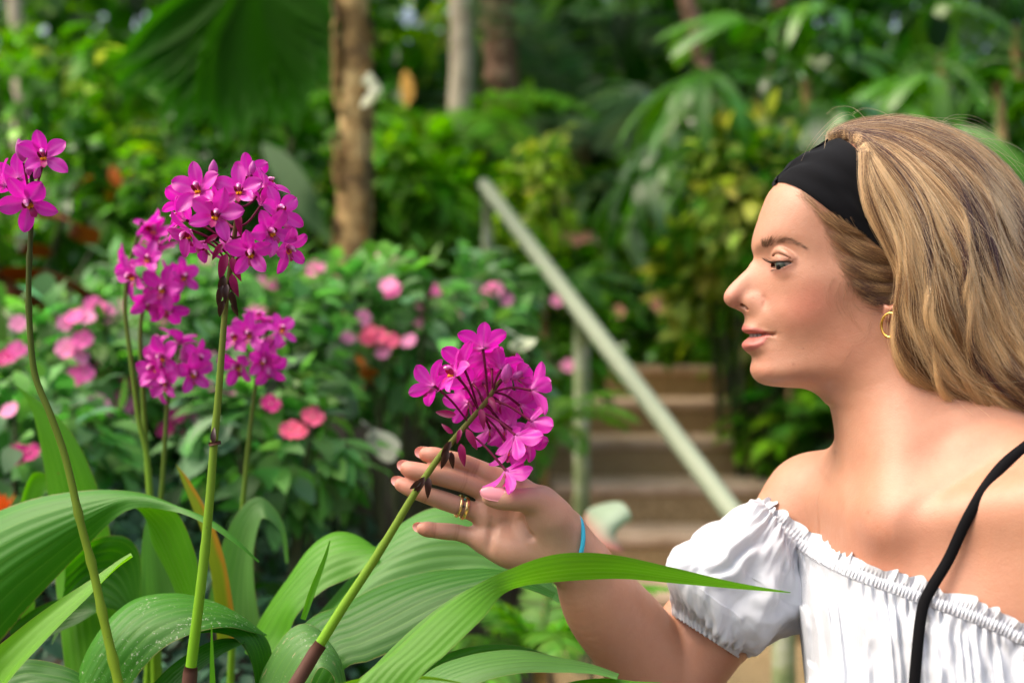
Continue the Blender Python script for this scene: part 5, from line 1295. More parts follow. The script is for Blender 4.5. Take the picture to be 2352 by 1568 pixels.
# palm
def HP(u, v, d, r): return H(u, v, d), r * .001
PALM = [[(1330, 570, 1.214, 10.5), (1700, 860, 1.214, 14), (1850, 990, 1.211, 17)],
        [(1200, 730, 1.213, 10.5), (1500, 900, 1.214, 14), (1820, 1080, 1.211, 17)],
        [(1150, 890, 1.212, 10.5), (1450, 1010, 1.213, 13), (1790, 1170, 1.210, 18)],
        [(1120, 1080, 1.210, 11), (1400, 1200, 1.209, 15.5), (1740, 1270, 1.208, 19)]]
for L in PALM: hv.chain([H(u, v, d) for u, v, d, r in L], [r * .001 for *_, r in L], k=.011)
hv.chain([H(1130, 1110, 1.206), H(1350, 1200, 1.202), H(1700, 1200, 1.203)], [.0110, .0150, .0140], k=.010)
for u, v, d in ((1140, 760, 1.204), (1115, 900, 1.203), (1240, 640, 1.207)):
    hv.ell(H(u, v, d), (.0085, .0052, .0070), k=.006)
# thumb: ball, first bone, tip
TH = [(1810, 985, 1.198, 15.0), (1680, 800, 1.190, 12.6), (1570, 722, 1.183, 10.6), (1390, 712, 1.178, 9.6), (1250, 702, 1.177, 9.2), (1150, 690, 1.178, 7.4)]
hv.chain([H(u, v, d) for u, v, d, r in TH], [r * .001 for *_, r in TH], k=.007)
hv.ell(H(1700, 900, 1.195), (.022, .016, .0185), k=.012)
hv.cap(H(1640, 690, 1.200), H(1440, 640, 1.208), .0085, .0080, k=.014)
# creases of the palm
def crease_h(P, r=.0011, k=.003):
    for i in range(len(P) - 1): hv.cap(H(*P[i]), H(*P[i + 1]), r, r, k=k, op='sub')
crease_h([(1410, 830, 1.188), (1440, 920, 1.190), (1560, 1070, 1.188), (1700, 1180, 1.1885)], .0006, .008)
crease_h([(1130, 660, 1.1925), (1180, 800, 1.1935), (1170, 1000, 1.194), (1120, 1230, 1.190)], .0004, .007)
WR = H(1855, 1175, 1.210)
ELB = at(1530, 1580, 1.285)
hv.chain([H(1700, 1080, 1.210), WR, at(1337, 1312, 1.222), at(1387, 1390, 1.240), at(1452, 1468, 1.262), ELB], [.021, .0220, .0250, .0355, .0395, .041], k=.012)
hv.cap(H(1740, 1030, 1.212), at(1345, 1290, 1.222), .0175, .019, k=.016)
hv.chain([ELB, at(1580, 1500, 1.290), at(1660, 1400, 1.297), at(1760, 1290, 1.306)], [.042, .0425, .0425, .043], k=.005)
Vh, Qh = hv.mesh_arrays()
del hv
# ------------------------------------------------------------------ skin colour and the body object
def lin(r, g, b): return np.array([((c / 255 + .055) / 1.055) ** 2.4 if c > 10 else c / 255 / 12.92 for c in (r, g, b)])
Vall = np.concatenate([Vb, Vh]); Qall = np.concatenate([Qb, Qh + len(Vb)])
SKIN = np.array([0.425, 0.210, 0.130])
col = np.tile(SKIN, (len(Vall), 1))
vx, vh, vz = Vall[:, 0], np.abs(YM - Vall[:, 1]), Vall[:, 2]
VX, VY = 1176 + vx / KM, 784 - (vz - ZC) / KM
ishead = np.zeros(len(Vall), bool); ishead[:len(Vb)] = (VY[:len(Vb)] < 960)
def tint(c, w):
    global col
    w = np.clip(w, 0, 1)[:, None]; col = col * (1 - w) + np.asarray(c) * w
def blob(cx, cy, r): return np.exp(-((VX - cx) ** 2 + (VY - cy) ** 2) / r ** 2) * ishead
bx, by = M(1868, 690, 55)
tint((.50,.175,.12), .65 * blob(bx, by, 46)); tint((.50,.175,.12), .55 * blob(*M(1835, 712, 46), 36))
tint((.51,.19,.14), .55 * blob(1678, 678, 24)); tint((.51,.19,.14), .35 * blob(1745, 690, 22))
tint((.49,.19,.13), .4 * blob(1735, 845, 26)); tint((.49,.19,.125), .35 * blob(*M(1935, 790, 56), 60))
tint((.38,.19,.12), .45 * blob(*M(1800, 585, 34), 22)); tint((.44,.21,.16), .5 * blob(*M(1780, 618, 26), 18))
tint((.49,.17,.12), .5 * blob(*M(2045, 705, 69), 24))
LIP = [tuple(p) for p in UPLIP_TOP] + LOLIP_BOT[1:]
inl = in_poly(VX, VY, LIP) & ishead & (vh < .032)
dl, _ = seg_dist(VX, VY, LIP[1:-1])
tint((.37, .092, .082), np.where(inl, np.clip(dl / 3.0 + .25, 0, 1) * .92, np.clip(.25 - dl / 6, 0, 1) * ishead * (vh < .032)))
ds, _ = seg_dist(VX, VY, SLIT)
tint((.20, .035, .03), np.clip(1.1 - ds / 1.6, 0, 1) * ishead * (vh < .030) * .75)
# brows, a soft ground under the hairs
BROW = [(1752, 566), (1760, 560), (1772, 556), (1790, 551), (1812, 552), (1830, 558), (1850, 569)]
BM = [p2m(x, y, h) for (x, y), h in zip(BROW, (.018, .024, .030, .039, .046, .050, .053))]
db, tb = seg_dist(VX, VY, BM)
tint((.27, .15, .09), np.exp(-(db / (8.0 - 5.0 * tb)) ** 2) * ishead * (.27 - .16 * tb))
# fingers and chest redden
isarm = np.zeros(len(Vall), bool); isarm[len(Vb):] = True
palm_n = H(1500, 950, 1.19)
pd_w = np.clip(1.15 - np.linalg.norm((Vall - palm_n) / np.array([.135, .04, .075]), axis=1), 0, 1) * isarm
tint((.52, .29, .20), np.clip(pd_w * 2.2, 0, .8))  # palm paler than the arm, also lightened to offset its shade
for nm, J in FING.items():
    e = H(*J[-1][:3]); dd = np.linalg.norm(Vall - e, axis=1)
    tint((.54,.19,.13), .75 * np.exp(-(dd / .013) ** 2) * isarm)
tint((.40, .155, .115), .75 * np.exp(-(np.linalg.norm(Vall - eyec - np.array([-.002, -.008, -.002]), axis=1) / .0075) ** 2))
for nm, ks in (('index', (2, 4)), ('middle', (2, 4)), ('ring', (2, 4)), ('little', (2, 4))):
    for k_ in ks:
        p0, p1 = H(*FING[nm][k_ - 1][:3]), H(*FING[nm][k_ + 1][:3]); ax_ = unit(p1 - p0); pc0 = H(*FING[nm][k_][:3])
        al_ = (Vall - pc0) @ ax_; rd_ = np.linalg.norm((Vall - pc0) - al_[:, None] * ax_, axis=1)
        for o_, w_ in ((0, .6), (.0022, .35)):
            tint((.30, .115, .07), w_ * np.exp(-((al_ - o_) / .0007) ** 2) * (rd_ < .012) * isarm * (Vall[:, 1] < pc0[1] + .001))
c_ = at(2010, 1270, 1.12); tint((.49,.19,.125), .4 * np.exp(-(np.linalg.norm(Vall - c_, axis=1) / .05) ** 2))
SCALP = [(1893, 330), (1967, 352), (1995, 440), (2012, 495), (2040, 570), (2066, 640), (2070, 700), (2120, 770), (2300, 760), (2300, 250), (1890, 250)]
tint((.10, .05, .025), in_poly(VX, VY, SCALP) * ishead * (vh < .076) * .95)
mott = vnoise(vx * 90, Vall[:, 1] * 90, vz * 90, 3) * .6 + vnoise(vx * 260, Vall[:, 1] * 260, vz * 260, 4) * .4
col *= (1 + np.stack([mott * .04, mott * .08, mott * .09], -1))
g_ = np.random.default_rng(4)
for i in range(70):
    if i < 45: fx, fy = M(g_.uniform(1770, 1960), g_.uniform(590, 800), 45)
    else: fx, fy = g_.uniform(1900, 2300), g_.uniform(1100, 1380)
    X_, Y_ = (VX, VY) if i < 45 else (1176 + Vall[:, 0] / (K * Vall[:, 1]), 784 - (Vall[:, 2] - ZC) / (K * Vall[:, 1]))
    r_ = g_.uniform(1.4, 2.6)
    tint((.33, .145, .08), np.exp(-((X_ - fx) ** 2 + (Y_ - fy) ** 2) / r_ ** 2) * g_.uniform(.15, .45))
# freckles / moles seen on the cheek, the lip corner, the shoulder
for px, py, d, r in ((1822, 836, 1.19, .0011), (1918, 1038, 1.28, .0016), (1994, 1176, 1.14, .0010), (1845, 800, 1.18, .0008), (1730, 684, 1.215, .0008)):
    c_ = at(px, py, d)
    u_ = Vall - np.array([0, 0, ZC]); cd = c_ - np.array([0, 0, ZC]); cd = cd / np.linalg.norm(cd)
    perp = np.linalg.norm(u_ - (u_ @ cd)[:, None] * cd, axis=1)
    tint((.24, .10, .065), np.exp(-(perp / r) ** 2) * .7 * (Vall[:, 1] < d + .03))
person = empty('person', (0.33, 1.24, 0.0))
tag(person, 'blonde woman in white off-shoulder blouse and black headband touching an orchid', 'person')
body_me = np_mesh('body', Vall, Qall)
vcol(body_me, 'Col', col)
m = NM('skin_material')
a = m.attr('Col')
n1 = m.noise(900, 2, .6, m.coord())
n2 = m.noise(160, 3, .6, m.coord())
fine = m.noise(480, 4, .7, m.coord())
m.color(m.mix(0.16, a.outputs['Color'], m.ramp(m.math('ADD', m.math('MULTIPLY', n2, .5), m.math('MULTIPLY', fine, .5)), [(.3, (.36,.165,.10)), (.7, (.50,.27,.185))])))
m.set(Roughness=.46, Subsurface_Weight=.22, Subsurface_Radius=(1.0, .36, .2), Subsurface_Scale=.0035, Specular_IOR_Level=.42)
m.bump(m.math('ADD', m.math('ADD', m.math('MULTIPLY', n1, .6), n2), fine), .30, .0007)
SKINM = m.m
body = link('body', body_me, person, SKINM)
BV = BVHTree.FromPolygons([tuple(v) for v in Vall], [tuple(q) for q in Qall])
CAMP = Vector((0, 0, ZC))
def surf(px, py, lift=0.0, far=False):
    """point of the body seen at a photograph position, lifted off along the normal"""
    d = (atv(px, py, 1.0) - CAMP).normalized()
    h = BV.ray_cast(CAMP, d)
    if h[0] is None: return None, None
    return np.array(h[0] + h[1] * lift), np.array(h[1])
def mir(P):
    P = np.array(P, float); P[..., 1] = 2 * YM - P[..., 1]; return P

# ------------------------------------------------------------------ eyes, lashes, brows
def eye_mesh(c, side):
    nu, nv = 40, 48
    g = unit(np.array([-.80, -.56, -.30]))
    u0 = unit(np.cross(g, [0, 0, 1])); v0 = np.cross(u0, g)
    th = np.linspace(0, np.pi, nu)[:, None] ** 1.0; ph = np.linspace(0, 2 * np.pi, nv, endpoint=False)[None]
    th = np.where(th < .8, th, th)
    r = EYE_R * .985 + .0017 * np.exp(-(th / .42) ** 2)
    P = c + r[..., None] * (np.cos(th)[..., None] * g + (np.sin(th) * np.cos(ph))[..., None] * u0 + (np.sin(th) * np.sin(ph))[..., None] * v0)
    t = np.degrees(np.broadcast_to(th, (nu, nv))).ravel()
    ang = np.broadcast_to(ph, (nu, nv)).ravel()
    colr = np.tile(np.array([.40, .33, .30]), (nu * nv, 1))
    iris = np.array([.06, .075, .058]) * (1 + .35 * vnoise(ang * 9, t * .25, 0, 5))[:, None]
    wi = np.clip((32 - t) / 2.5, 0, 1)[:, None]; colr = colr * (1 - wi) + iris * wi
    wl = (np.exp(-((t - 30.5) / 2.6) ** 2) * .8)[:, None]; colr = colr * (1 - wl) + np.array([.045, .05, .05]) * wl
    wp = np.clip((12.5 - t) / 2.0, 0, 1)[:, None]; colr = colr * (1 - wp) + np.array([.004, .004, .004]) * wp
    me = np_mesh('eye', P.reshape(-1, 3), grid_faces(nu, nv, close_v=True))
    vcol(me, 'Col', colr); return me
m = NM('eye_material'); m.color(m.attr('Col').outputs['Color']); m.set(Roughness=.12, Coat_Weight=.25, Coat_Roughness=.04, Specular_IOR_Level=.4)
EYEM = m.m
ec2 = mir(eyec)
link('eye', eye_mesh(eyec, 1), person, EYEM)
link('eye', eye_mesh(ec2, -1), person, EYEM)
m = NM('lash_material'); m.color((.012, .008, .006)); m.set(Roughness=.5); LASHM = m.m
def lid_pt(azd, upper, off):
    s = min(max((azd + 62) / 166.0, 0), 1); ar = math.sin(math.pi * s)
    zz = .0004 + .0006 * (s - .5) + (.0004 * ar ** .8 if upper else -.0052 * ar ** .9)
    r = math.sqrt((EYE_R + off) ** 2 - zz ** 2); a = math.radians(azd)
    return eyec + np.array([-math.cos(a) * r, -math.sin(a) * r, zz])
for mirror in (False, True):
    lash = MB()
    for i in range(64):
        az_ = -35 + 128 * i / 63 + R.uniform(-1.2, 1.2)
        p = lid_pt(az_, True, .0007); a_ = math.radians(az_ * .82 - 8)
        out = np.array([-math.cos(a_), -math.sin(a_), 0]); L = (.0098 if az_ < 60 else .0075) * R.uniform(.75, 1.05)
        q = [p + out * L * t + np.array([0, 0, L * (-.22 * t + .62 * t * t)]) for t in np.linspace(0, 1, 6)]
        lash.tube(mir(q) if mirror else q, np.linspace(.00017, .00004, 6), 4)
    for i in range(26):
        az_ = -20 + 108 * i / 25 + R.uniform(-2, 2)
        p = lid_pt(az_, False, .0007); a_ = math.radians(az_ * .8)
        out = np.array([-math.cos(a_), -math.sin(a_), 0]); L = .0048 * R.uniform(.6, 1.0)
        q = [p + out * L * t * .8 + np.array([0, 0, -L * (.75 * t - .25 * t * t)]) for t in np.linspace(0, 1, 5)]
        lash.tube(mir(q) if mirror else q, np.linspace(.00010, .00003, 5), 4)
    # dark rim along the lid edge
    rim = [lid_pt(a_, True, .0009) for a_ in np.linspace(-42, 98, 24)]
    lash.tube(mir(rim) if mirror else rim, .00034, 5)
    link('eyelashes', lash.mesh('eyelashes'), person, LASHM)
m = NM('brow_material'); m.color((.16, .092, .05)); m.set(Roughness=.6); BROWM = m.m
brow = MB(); brow2 = MB()
bc = cr(BROW, 60)
for i in range(210):
    t = R.random() ** 1.25; k_ = min(int(t * 59), 58); c_ = bc[k_]; tg = unit(bc[k_ + 1] - bc[k_])
    wd = 7.5 * (1 - t) ** .6 * min(1, .35 + t * 4) + 1.5
    off = R.uniform(-1, 1) * wd
    a0 = math.radians(-44 * (1 - t) ** 1.5 - 8 + off * 1.4)
    di = np.array([tg[0] * math.cos(a0) - tg[1] * math.sin(a0), tg[0] * math.sin(a0) + tg[1] * math.cos(a0)])
    L = R.uniform(9, 17) * (1 - .35 * t); st = c_ + np.array([-tg[1], tg[0]]) * off
    P = []
    for f in np.linspace(0, 1, 4):
        s_, n_ = surf(*(st + di * L * f), .0003 + .0006 * f)
        if s_ is None: break
        P.append(s_)
    if len(P) == 4 and np.abs(np.diff(np.array(P)[:, 1])).max() < .012:
        brow.tube(P, np.linspace(.00011, .00004, 4), 3, False); brow2.tube(mir(P), np.linspace(.00011, .00004, 4), 3, False)
link('eyebrow', brow.mesh('eyebrow'), person, BROWM); link('eyebrow', brow2.mesh('eyebrow'), person, BROWM)
# teeth behind the parted lips
teeth = MB()
for i in range(-4, 5):
    a_ = i * .235
    P = m2w(1726 + (1 - math.cos(a_)) * 58, 766.5, math.sin(a_) * .022)
    u_ = np.linspace(0, 2 * np.pi, 10, endpoint=False)
    tv = np.array([math.sin(a_), math.cos(a_) , 0]); nv_ = np.array([-math.cos(a_), math.sin(a_), 0])
    V = []
    for zz, sc_ in ((.005, .9), (.002, 1), (-.0015, 1), (-.0028, .8)):
        for w in u_: V.append(P + np.array([tv[0], -tv[1], 0]) * math.cos(w) * .0026 * sc_ + np.array([nv_[0], -nv_[1], 0]) * math.sin(w) * .0014 * sc_ + np.array([0, 0, zz]))
    teeth.add(np.array(V), grid_faces(4, 10, close_v=True)); 
    teeth.add(np.array(V[30:]), np.array([[0, 1, 2, 3], [0, 3, 4, 9], [4, 5, 8, 9], [5, 6, 7, 8]]))
m = NM('teeth_material'); m.color((.33, .28, .27)); m.set(Roughness=.3); link('teeth', teeth.mesh('teeth'), person, m.m)

# ------------------------------------------------------------------ nails, rings, hair tie, earring
m = NM('nail_material'); m.color((.95, .50, .44)); m.set(Roughness=.15, Coat_Weight=.5, Subsurface_Weight=.2, Subsurface_Scale=.002); NAILM = m.m
m = NM('nail_pink_material'); m.color((.72, .27, .30)); m.set(Roughness=.12, Coat_Weight=.6); NAILP = m.m
def nail(base, tip, n, w, mat, lift):
    base, tip = np.array(base), np.array(tip); t = unit(tip - base); L = np.linalg.norm(tip - base)
    n = unit(np.array(n) - t * np.dot(n, t)); b = np.cross(t, n)
    nu, nv = 16, 11
    V = []
    for sgn in (1, -1):
        for i in range(nu):
            f = i / (nu - 1)
            wd = w * (math.sqrt(max(1 - ((f - .12) / .12) ** 2, 0)) * .3 + .7 if f < .12 else 1.0) * (1.0 if f < .45 else math.sqrt(max(1 - ((f - .45) / .552) ** 2, 0.002)))
            for j in range(nv):
                a_ = (j / (nv - 1) - .5) * 2.0
                V.append(base + t * L * f + b * wd * math.sin(a_) / math.sin(1.0) + n * (lift + wd * .75 * (math.cos(a_) - 1) - .0012 * (f - .4) ** 2 * 3 + (.00028 * sgn)))
    V = np.array(V)
    F = [grid_faces(nu, nv), grid_faces(nu, nv, base=nu * nv)[:, ::-1]]
    ring = list(range(nv)) + [i * nv + nv - 1 for i in range(1, nu)] + [(nu - 1) * nv + j for j in range(nv - 2, -1, -1)] + [i * nv for i in range(nu - 2, 0, -1)]
    ring = np.array(ring); r2 = np.roll(ring, -1)
    F.append(np.stack([ring, ring + nu * nv, r2 + nu * nv, r2], -1))
    return link('fingernail', np_mesh('fingernail', V, F), person, mat)
nail(H(520, 268, 1.2035), H(383, 258, 1.2065), (-.05, 1, .15), .0052, NAILM, .0072)
nail(H(350, 415, 1.1990), H(203, 372, 1.2035), (-.05, 1, .15), .0053, NAILM, .0074)
nail(H(300, 572, 1.1985), H(147, 517, 1.2035), (-.05, 1, .12), .0050, NAILM, .0070)
nail(H(480, 996, 1.2010), H(362, 988, 1.2050), (0, 1, .08), .0044, NAILM, .0060)
nail(H(1285, 690, 1.1770), H(1035, 655, 1.1765), (.02, -.93, .36), .0061, NAILP, .0088)
m = NM('gold_material'); m.set(Metallic=1.0, Roughness=.22); m.color((.83, .58, .24)); GOLD = m.m
m.bump(m.noise(700, 2, .5, m.coord()), .5, .0005)
def torus_mesh(name, c, a, b, w, th, axis, n=56, k=10):
    V = []
    for i in range(n):
        t = 2 * math.pi * i / n
        o = np.array(a) * math.cos(t) + np.array(b) * math.sin(t); e = unit(o)
        for j in range(k):
            s_ = 2 * math.pi * j / k
            V.append(np.array(c) + o + e * th * math.cos(s_) + np.array(axis) * w * math.sin(s_))
    return np_mesh(name, np.array(V), grid_faces(n, k, True, True))
fd = unit(H(985, 830, 1.205) - H(690, 722, 1.198)); up_ = unit(np.cross(fd, [0, 1, 0])); bk = np.cross(fd, up_)
gemc = {'turquoise': (.02, .30, .26), 'dark': (.01, .01, .015)}
for (u, v, d, tl), gem in (((835, 774, 1.2008, .12), None), ((893, 796, 1.2025, .12), 'both')):
    ax = unit(fd + up_ * tl); e1 = unit(up_ - ax * np.dot(up_, ax)); e2 = np.cross(ax, e1)
    rg = link('ring', torus_mesh('ring', H(u, v, d), e1 * .0093, e2 * .0093, .0017 if gem else .0012, .0007, ax), person, GOLD)
    if gem:
        for nm, (gu, gv, gd), r in (('turquoise', (897, 711, 1.1965), .0011), ('dark', (886, 778, 1.1925), .0010)):
            g = MB(); uu = np.linspace(0, 2 * np.pi, 10, endpoint=False)
            V = [H(gu, gv, gd) + r * np.array([math.cos(t_) * math.cos(w), -math.sin(t_), math.cos(t_) * math.sin(w)]) for t_ in (0, .6, 1.1, 1.5) for w in uu]
            g.add(V, grid_faces(4, 10, close_v=True))
            mm = NM('gem_' + nm); mm.color(gemc[nm]); mm.set(Roughness=.1)
            link('gemstone', g.mesh('gemstone'), rg, mm.m)
m = NM('hair_tie_material'); m.color((.02, .36, .52)); m.set(Roughness=.75); m.bump(m.noise(1500, 2, .5, m.coord()), .6, .0006)
e1 = unit(H(1985, 880, 1.21) - H(1800, 1450, 1.21)); ec_ = H(1900, 1165, 1.211)
e2 = unit(np.array([.0100, -.0245, -.0055]))
link('hair_tie', torus_mesh('hair_tie', ec_, e1 * .0268, e2 * .0262, .0020, .0020, unit(np.cross(e1, e2))), person, m.m)
m = NM('earring_material'); m.set(Metallic=1.0, Roughness=.16); m.color((.85, .55, .12))
ho = at(2045, 747, 1.1520)
link('earring', torus_mesh('earring', ho, np.array([.0058, -.0056, 0]), np.array([0, 0, .0098]), .0010, .0012, unit(np.array([.69, .72, 0])), 48, 10), person, m.m)

# ------------------------------------------------------------------ headband
LOW = [(1773, 426), (1780, 422), (1790, 420.5), (1806, 422), (1841, 437), (1888, 470), (1930, 503), (1968, 529), (2000, 552), (2029, 577), (2050, 600), (2062, 640)]
HIGH = [(1893, 327), (1900, 324), (1910, 322), (1921, 322), (1943, 327), (1967, 345), (1986, 376), (1995, 432), (2006, 489), (2024, 536), (2045, 578), (2066, 630)]
nt, na = 90, 26
lo, hi = cr(LOW, nt), cr(HIGH, nt)
def to_head(P, h0=None):
    """photograph positions on the near side -> middle plane coordinates and half width (metres)"""
    h = np.full(len(P), .03)
    for _ in range(30):
        f = (YM - h) / YM; X_ = (P[:, 0] - 1176) * f + 1176; Y_ = (P[:, 1] - 784) * f + 784
        h = .6 * h + .4 * head_h(X_, Y_)
    return np.stack([X_, Y_, h], -1)
LM, HM = to_head(lo), to_head(hi)
for A_ in (LM, HM): A_[0, 2] = 0
half = np.zeros((nt, na, 3))
for j in range(na):
    f = j / (na - 1)
    half[:, j, :2] = LM[:, :2] * (1 - f) + HM[:, :2] * f
# the middle column lies on the skull outline itself
front = np.stack([np.interp(np.linspace(0, 1, na), np.linspace(0, 1, 6), [1772, 1787, 1811, 1838, 1866, 1897]), np.interp(np.linspace(0, 1, na), np.linspace(0, 1, 6), [426, 400, 376, 354, 338, 322])], -1)
target = np.array([1990.0, 500.0])
for k_ in range(60):
    out_ = headG(front[:, 0] / 100, front[:, 1] / 100) < 0
    front[out_] += .012 * (target - front[out_])
ends = half.copy()
tq = np.linspace(0, 1, nt) ** 2
for j in range(na):
    src = ends[:, j, :2]; w0 = np.clip(1 - np.linspace(0, 1, nt) / .22, 0, 1)[:, None] ** 1.5
    path = src * (1 - w0) + (front[j] + (src - src[0])) * w0
    half[:, j, 0] = np.interp(tq, np.linspace(0, 1, nt), path[:, 0]); half[:, j, 1] = np.interp(tq, np.linspace(0, 1, nt), path[:, 1])
hh = head_h(half[..., 0], half[..., 1]); hh[0] = 0
P3 = np.stack([(half[..., 0] - 1176) * KM, YM - hh, ZC - (half[..., 1] - 784) * KM], -1)
# outward direction: from the field's gradient
eps = .6
gxx = (headG((half[..., 0] + eps) / 100, half[..., 1] / 100) - headG((half[..., 0] - eps) / 100, half[..., 1] / 100)) / (2 * eps * KM * 1e6)
gyy = (headG(half[..., 0] / 100, (half[..., 1] + eps) / 100) - headG(half[..., 0] / 100, (half[..., 1] - eps) / 100)) / (2 * eps * KM * 1e6)
Nn = unit(np.stack([-gxx, -2 * hh, gyy], -1))
fz = np.linspace(0, 1, na)[None]
ar_ = tq[:, None]
lift = .0032 + .0012 * np.sin(np.pi * fz) + .0026 * vnoise(ar_ * 4 + fz * 1.5, fz * 6 - ar_ * 5, 0, 21) * np.sin(np.pi * fz) - .0018 * (np.clip((.06 - fz) / .06, 0, 1) ** 2 + np.clip((fz - .95) / .05, 0, 1) ** 2)
P3 = P3 + Nn * lift[..., None]
full = np.concatenate([mir(P3[::-1]), P3[1:]], 0)
hb = np_mesh('headband', full.reshape(-1, 3), grid_faces(full.shape[0], na))
m = NM('headband_material'); m.color((.004, .0045, .006)); m.set(Roughness=.95, Sheen_Weight=.03, Specular_IOR_Level=.1)
m.bump(m.noise(1800, 2, .5, m.coord()), .25, .0004)
link('headband', hb, person, m.m)
# ------------------------------------------------------------------ blouse
m = NM('linen'); wv = m.coord()
wn1 = m.new('ShaderNodeTexWave', wave_type='BANDS', bands_direction='X'); wn1.inputs['Scale'].default_value = 420; wn1.inputs['Distortion'].default_value = .6; m.link(wv, wn1.inputs['Vector'])
wn2 = m.new('ShaderNodeTexWave', wave_type='BANDS', bands_direction='Z'); wn2.inputs['Scale'].default_value = 420; wn2.inputs['Distortion'].default_value = .6; m.link(wv, wn2.inputs['Vector'])
m.color((.62, .66, .72)); m.set(Specular_IOR_Level=.15, Roughness=.9, Sheen_Weight=.15)
m.bump(m.math('ADD', m.math('ADD', wn1.outputs['Fac'], wn2.outputs['Fac']), m.math('MULTIPLY', m.noise(150, 5, .7, wv), 2.5)), .35, .0009)
translucent(m, (.62, .66, .72), .14)
LINEN = m.m
NB = [(1736, 1158), (1752, 1186), (1780, 1208), (1815, 1233), (1850, 1257), (1900, 1287), (1950, 1311), (2000, 1331), (2050, 1348), (2110, 1370), (2160, 1388), (2220, 1410), (2290, 1438), (2352, 1468), (2430, 1500), (2520, 1530), (2640, 1560)]
ns = 900
nbp = arc_resample(cr(NB, 300), ns)
slen = np.concatenate([[0], np.cumsum(np.linalg.norm(np.diff(nbp, axis=0), axis=1))])
nb_n = unit(np.stack([np.gradient(nbp[:, 1]), -np.gradient(nbp[:, 0])], -1))       # on the photograph, away from the cloth (upwards)
def depth_at(x, y, default):
    h = BV.ray_cast(CAMP, (atv(x, y, 1.0) - CAMP).normalized())
    return default if h[0] is None else h[0].y
raw = np.array([depth_at(x, y + 6, np.nan) for x, y in nbp[::10]])
idx = np.arange(0, ns, 10); ok = ~np.isnan(raw)
dband = np.interp(np.arange(ns), idx[ok], raw[ok])
ker = np.hanning(121); ker /= ker.sum()
dband = np.convolve(np.pad(dband, 60, mode='edge'), ker, 'valid') - .007
print('band depth', dband[::100].round(3))
nr, nbd, nbo = 14, 10, 110            # ruffle, band, body rows
wob = vnoise(slen / 16, 0, 0, 31)
rows = []
ph = slen / 9.5 * 2 * np.pi + 2.2 * vnoise(slen / 30, 0, 0, 33)
phr = slen / 44 * 2 * np.pi + 4.0 * vnoise(slen / 70, 0, 0, 35)
hgt = 25 + 5 * np.sin(phr * .5 + 1) + 5 * vnoise(slen / 45, 0, 0, 37)
for i in range(nr):                    # ruffle from its free edge down to the band
    f = 1 - i / nr
    amp = f ** .8
    off = 13 + hgt * f * (1 + .10 * np.sin(phr + .8) * f)
    p = nbp + nb_n * off[:, None] + np.stack([3.0 * np.cos(phr) * amp, 2.0 * np.sin(phr) * amp], -1)
    d = dband - .0034 * (np.sin(phr) + .35 * np.sin(phr * 2.1 + 1.1)) * amp - .0010 * np.sin(ph) * (1 - f) ** 2 - .003 * f
    rows.append((p, d))
for i in range(nbd):
    f = i / (nbd - 1)
    p = nbp + nb_n * (13 - 26 * f)
    rib = np.sin(ph + .5 * np.sin(f * 3)) * (.35 + .65 * math.sin(math.pi * f))
    d = dband - .0022 * math.sin(math.pi * f) - .0011 * rib - .0006 * wob
    rows.append((p, d))
def wrap(nr_, rows_):
    return np.array([[at(x, y, dd) for (x, y), dd in zip(p, d)] for p, d in rows_])
top = wrap(0, rows)
# the body of the blouse hangs below the band, from the arm seam on
jb = np.searchsorted(nbp[:, 0], 1812)
xs = nbp[jb:]; nc = len(xs)
base = xs - nb_n[jb:] * 13
sl2 = slen[jb:] - slen[jb]
bot = np.interp(xs[:, 0], [1812, 1900, 2000, 2100, 2200, 2640], [1900, 1950, 2030, 2110, 2200, 2660])
yb = 2150.0
body_rows = []
f_all = np.linspace(0, 1, nbo) ** 1.25
fold1 = lambda f: np.sin(sl2 / 30 * 2 * np.pi * (1 - .12 * f) + 4.2 * vnoise(sl2 / 60, f * 1.1, 0, 41))
fold2 = lambda f: np.sin(sl2 / 62 * 2 * np.pi + 5.0 * vnoise(sl2 / 100, f * 1.3, 0, 43) + 1)
D0 = dband[jb:]
dprev = D0.copy()
raws = []
for f in f_all:
    y = base[:, 1] + (yb - base[:, 1]) * f
    x = base[:, 0] + (bot - base[:, 0]) * np.clip(f * 1.05, 0, 1) ** .8
    raws.append((x, y))
coarse = np.zeros((nbo, nc))
for i, (x, y) in enumerate(raws):
    js = np.arange(0, nc, 12)
    r_ = np.array([depth_at(x[j], y[j], np.nan) for j in js])
    if np.isnan(r_).all(): r_ = np.full(len(js), D0.mean())
    o_ = ~np.isnan(r_)
    coarse[i] = np.interp(np.arange(nc), js[o_], r_[o_])
ker2 = np.hanning(91); ker2 /= ker2.sum()
for i in range(nbo):
    coarse[i] = np.convolve(np.pad(coarse[i], 45, mode='edge'), ker2, 'valid')
drape = np.minimum.accumulate(np.minimum(coarse, coarse[0]), axis=0) - .006          # cloth falls from the fullest point
edge = np.clip(1 - sl2 / 13.0, 0, 1)
